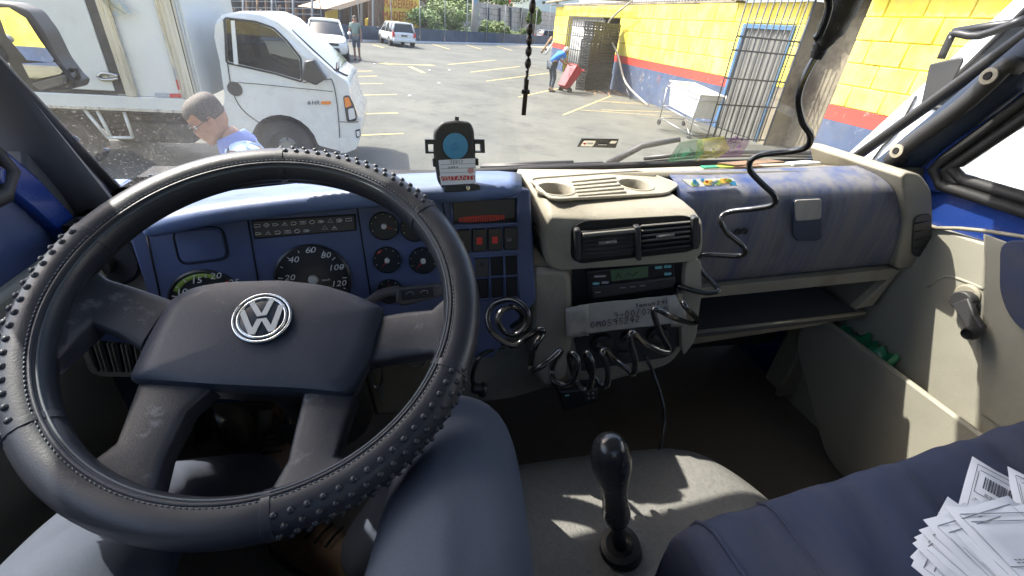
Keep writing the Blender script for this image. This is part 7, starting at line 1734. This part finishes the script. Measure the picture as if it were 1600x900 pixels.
# pale house beyond
hs_ = thing('pale_house', 'pale turquoise house with small windows beyond the block wall', 'house', PF(850, 50, 24))
obj('wall', MB().prism([PF(838, 40, 24), PF(905, 44, 24), PF(905, -22, 24), PF(838, -22, 24)], fn*5), mat('pale_turquoise_wall', (.48, .60, .60), .8, var=.1), hs_)
for x in (848, 869): obj('window', MB().prism([PF(x, 6, 23.9), PF(x+4, 6, 23.9), PF(x+4, 2, 23.9), PF(x, 2, 23.9)], fn*.2), M['car_glass'], hs_)
obj('roof', MB().prism([PF(834, -20, 23.5), PF(910, -20, 23.5), PF(910, -27, 23.5), PF(834, -27, 23.5)], fn*6), M['fibro'], hs_)
# plants
def plant(name, lab, c, rx, rz, n, m, cat, trunk=0, lobes=6, leaf=.16, group=None):
    t = thing(name, lab, cat, c, group)
    L = MB(); rg = random.Random(int(c.x*97+c.y*31))
    cs_ = [(c+V(rg.uniform(-.7, .7)*rx, rg.uniform(-.7, .7)*rx*.6, trunk+rz*(.45+rg.uniform(0, 1.1))), rg.uniform(.35, .6)) for _ in range(lobes)]
    for k in range(n):
        cc, q = rg.choice(cs_); v = V(rg.gauss(0, 1), rg.gauss(0, 1), rg.gauss(0, 1)).normalized()*(rg.random()**.4)
        p = cc+V(v.x*rx*q, v.y*rx*q*.8, v.z*rz*q); a = V(rg.gauss(0, 1), rg.gauss(0, 1), rg.gauss(0, .6)).normalized(); b = a.orthogonal().normalized(); s_ = leaf*rg.uniform(.6, 1.4)
        L.add([p-a*s_, p+b*s_*.45, p+a*s_, p-b*s_*.45], [(0, 1, 2, 3)])
    if trunk or True:
        st_ = MB(); top = c+V(0, 0, trunk+rz*.5); st_.tube([c, c.lerp(top, .5)+V(.05*rx, 0, 0), top], [.05+.05*trunk, .05+.03*trunk, .03], 7)
        for cc, q in cs_[:5]: st_.tube([c+V(0, 0, max(.15, trunk*.7)), c.lerp(cc, .6)+V(0, 0, .2), cc], [.04+.02*trunk, .03, .015], 5)
        obj('trunk' if trunk else 'stems', st_, M['bark'], t, sharp=0)
    obj('crown' if trunk else 'foliage', L, m, t, smooth=False); return t
def FG(x, d): q = PF(x, 60, d); q.z = GZ; return q
for k, (x, d, rx, rz, m, lab) in enumerate(((664, 3, 2.1, 1.3, 'leafA', 'bright bush behind the fence just right of the yellow sign'), (685, 4, 2.2, 1.8, 'leafB', 'pale broad bush left of the power pole'), (708, 3, 2.0, 1.5, 'leafA', 'green bush close to the left of the power pole'), (722, 5, 1.8, 1.9, 'leafB', 'tall pale bush half hidden by the power pole'), (752, 6, 1.2, .75, 'leafA', 'low bush just right of the power pole'), (770, 8, 1.6, 1.15, 'leafB', 'bushy plant before the middle of the block wall'), (783, 7, 1.1, .8, 'leafA', 'small bush beside the two fence posts before the wall'), (808, 8, 1.4, .8, 'leafA', 'low green bush near the right part of the block wall'))):
    plant('bush', lab, FG(x, d), rx, rz, 1500, M[m], 'bush', 0, 7, .13, 'bushes behind the far fence')
for k, (x, d, rx, rz, tr, m, lab) in enumerate(((672, 12, 3.0, 2.4, 3.2, 'leafA', 'leafy tree rising behind the yellow sign'), (705, 11, 3.0, 2.6, 3.0, 'leafB', 'pale leafy tree left of the power pole'), (748, 20, 3.2, 2.4, 3.4, 'leafB', 'tree over the block wall right of the power pole'), (790, 22, 3.6, 2.4, 3.4, 'leafA', 'tree over the middle of the block wall'), (832, 12, 1.5, 1.5, 1.6, 'leafA', 'narrow dark tree at the right end of the block wall'), (690, 8, 2.6, 2.6, 1.4, 'leafA', 'low broad green tree between the yellow sign and the power pole'), (712, 7, 2.0, 2.4, 1.2, 'leafB', 'low pale tree touching the left side of the power pole'), (762, 17, 3.0, 2.0, 3.6, 'leafA', 'tree peeping over the left end of the block wall'))):
    plant('tree', lab, FG(x, d), rx, rz, 2600, M[m], 'tree', tr, 8, .20, 'trees beyond the fence')
gc = FG(862, 2.5); car('parked_car', 'dark grey car parked beyond the fence at the corner of the yellow building', gc+V(0, 0, .0), R(20), 4.1, 1.7, 1.5, M['grey_car'])
# little flags above the fence and a ladder-like rail by the building corner
for x, mm_, lab in ((741, 'blue_disc', 'small blue flag hanging above the fence'), (795, 'red', 'small red flag hanging above the fence')):
    obj('flag', MB().prism([PF(x, -8, -.2), PF(x+3.5, -8, -.2), PF(x+3.2, 3, -.2), PF(x+1, 7, -.2)], fn*.02), M[mm_], None, label=lab, cat='flag')
lf_ = thing('wooden_frame', 'thin pale wooden frame leaning at the corner of the yellow building', 'frame', P(852, 80, Y=26))
obj('rail', MB().tube([P(862, 58, Y=25.6), P(846, 82, Y=24.6)], .05, 6), M['wood'], lf_, sharp=0); obj('rail', MB().tube([P(866, 62, Y=25.6), P(853, 84, Y=24.6)], .05, 6), M['curtain'], lf_, sharp=0)
obj('rung', MB().tube([P(858, 64, Y=25.3), P(862, 68, Y=25.3)], .04, 6).tube([P(850, 76, Y=24.9), P(856, 79, Y=24.9)], .04, 6), M['wood'], lf_, sharp=0)
# yard wall behind our truck, seen only in the mirror
yw = thing('rear_yard_wall', 'yellow yard wall with a blue base behind the truck, seen in the mirror', 'wall', V(-6, -14, GZ))
obj('upper', MB().abox(-24, 6, -14.2, -14, GZ+.45, 3), M['yellow'], yw); obj('lower', MB().abox(-24, 6, -14.2, -13.98, GZ, GZ+.45), M['bluewall'], yw)

car('parked_car', 'dark grey car parked behind the truck, seen only in the door mirror', V(-8.2, -9.5, GZ), R(60), 4.1, 1.7, 1.5, M['grey_car'])
# ------------------------------------------------------------------ lift everything so that the ground lies at z = 0
for o in ROOTS: o.location.z += H
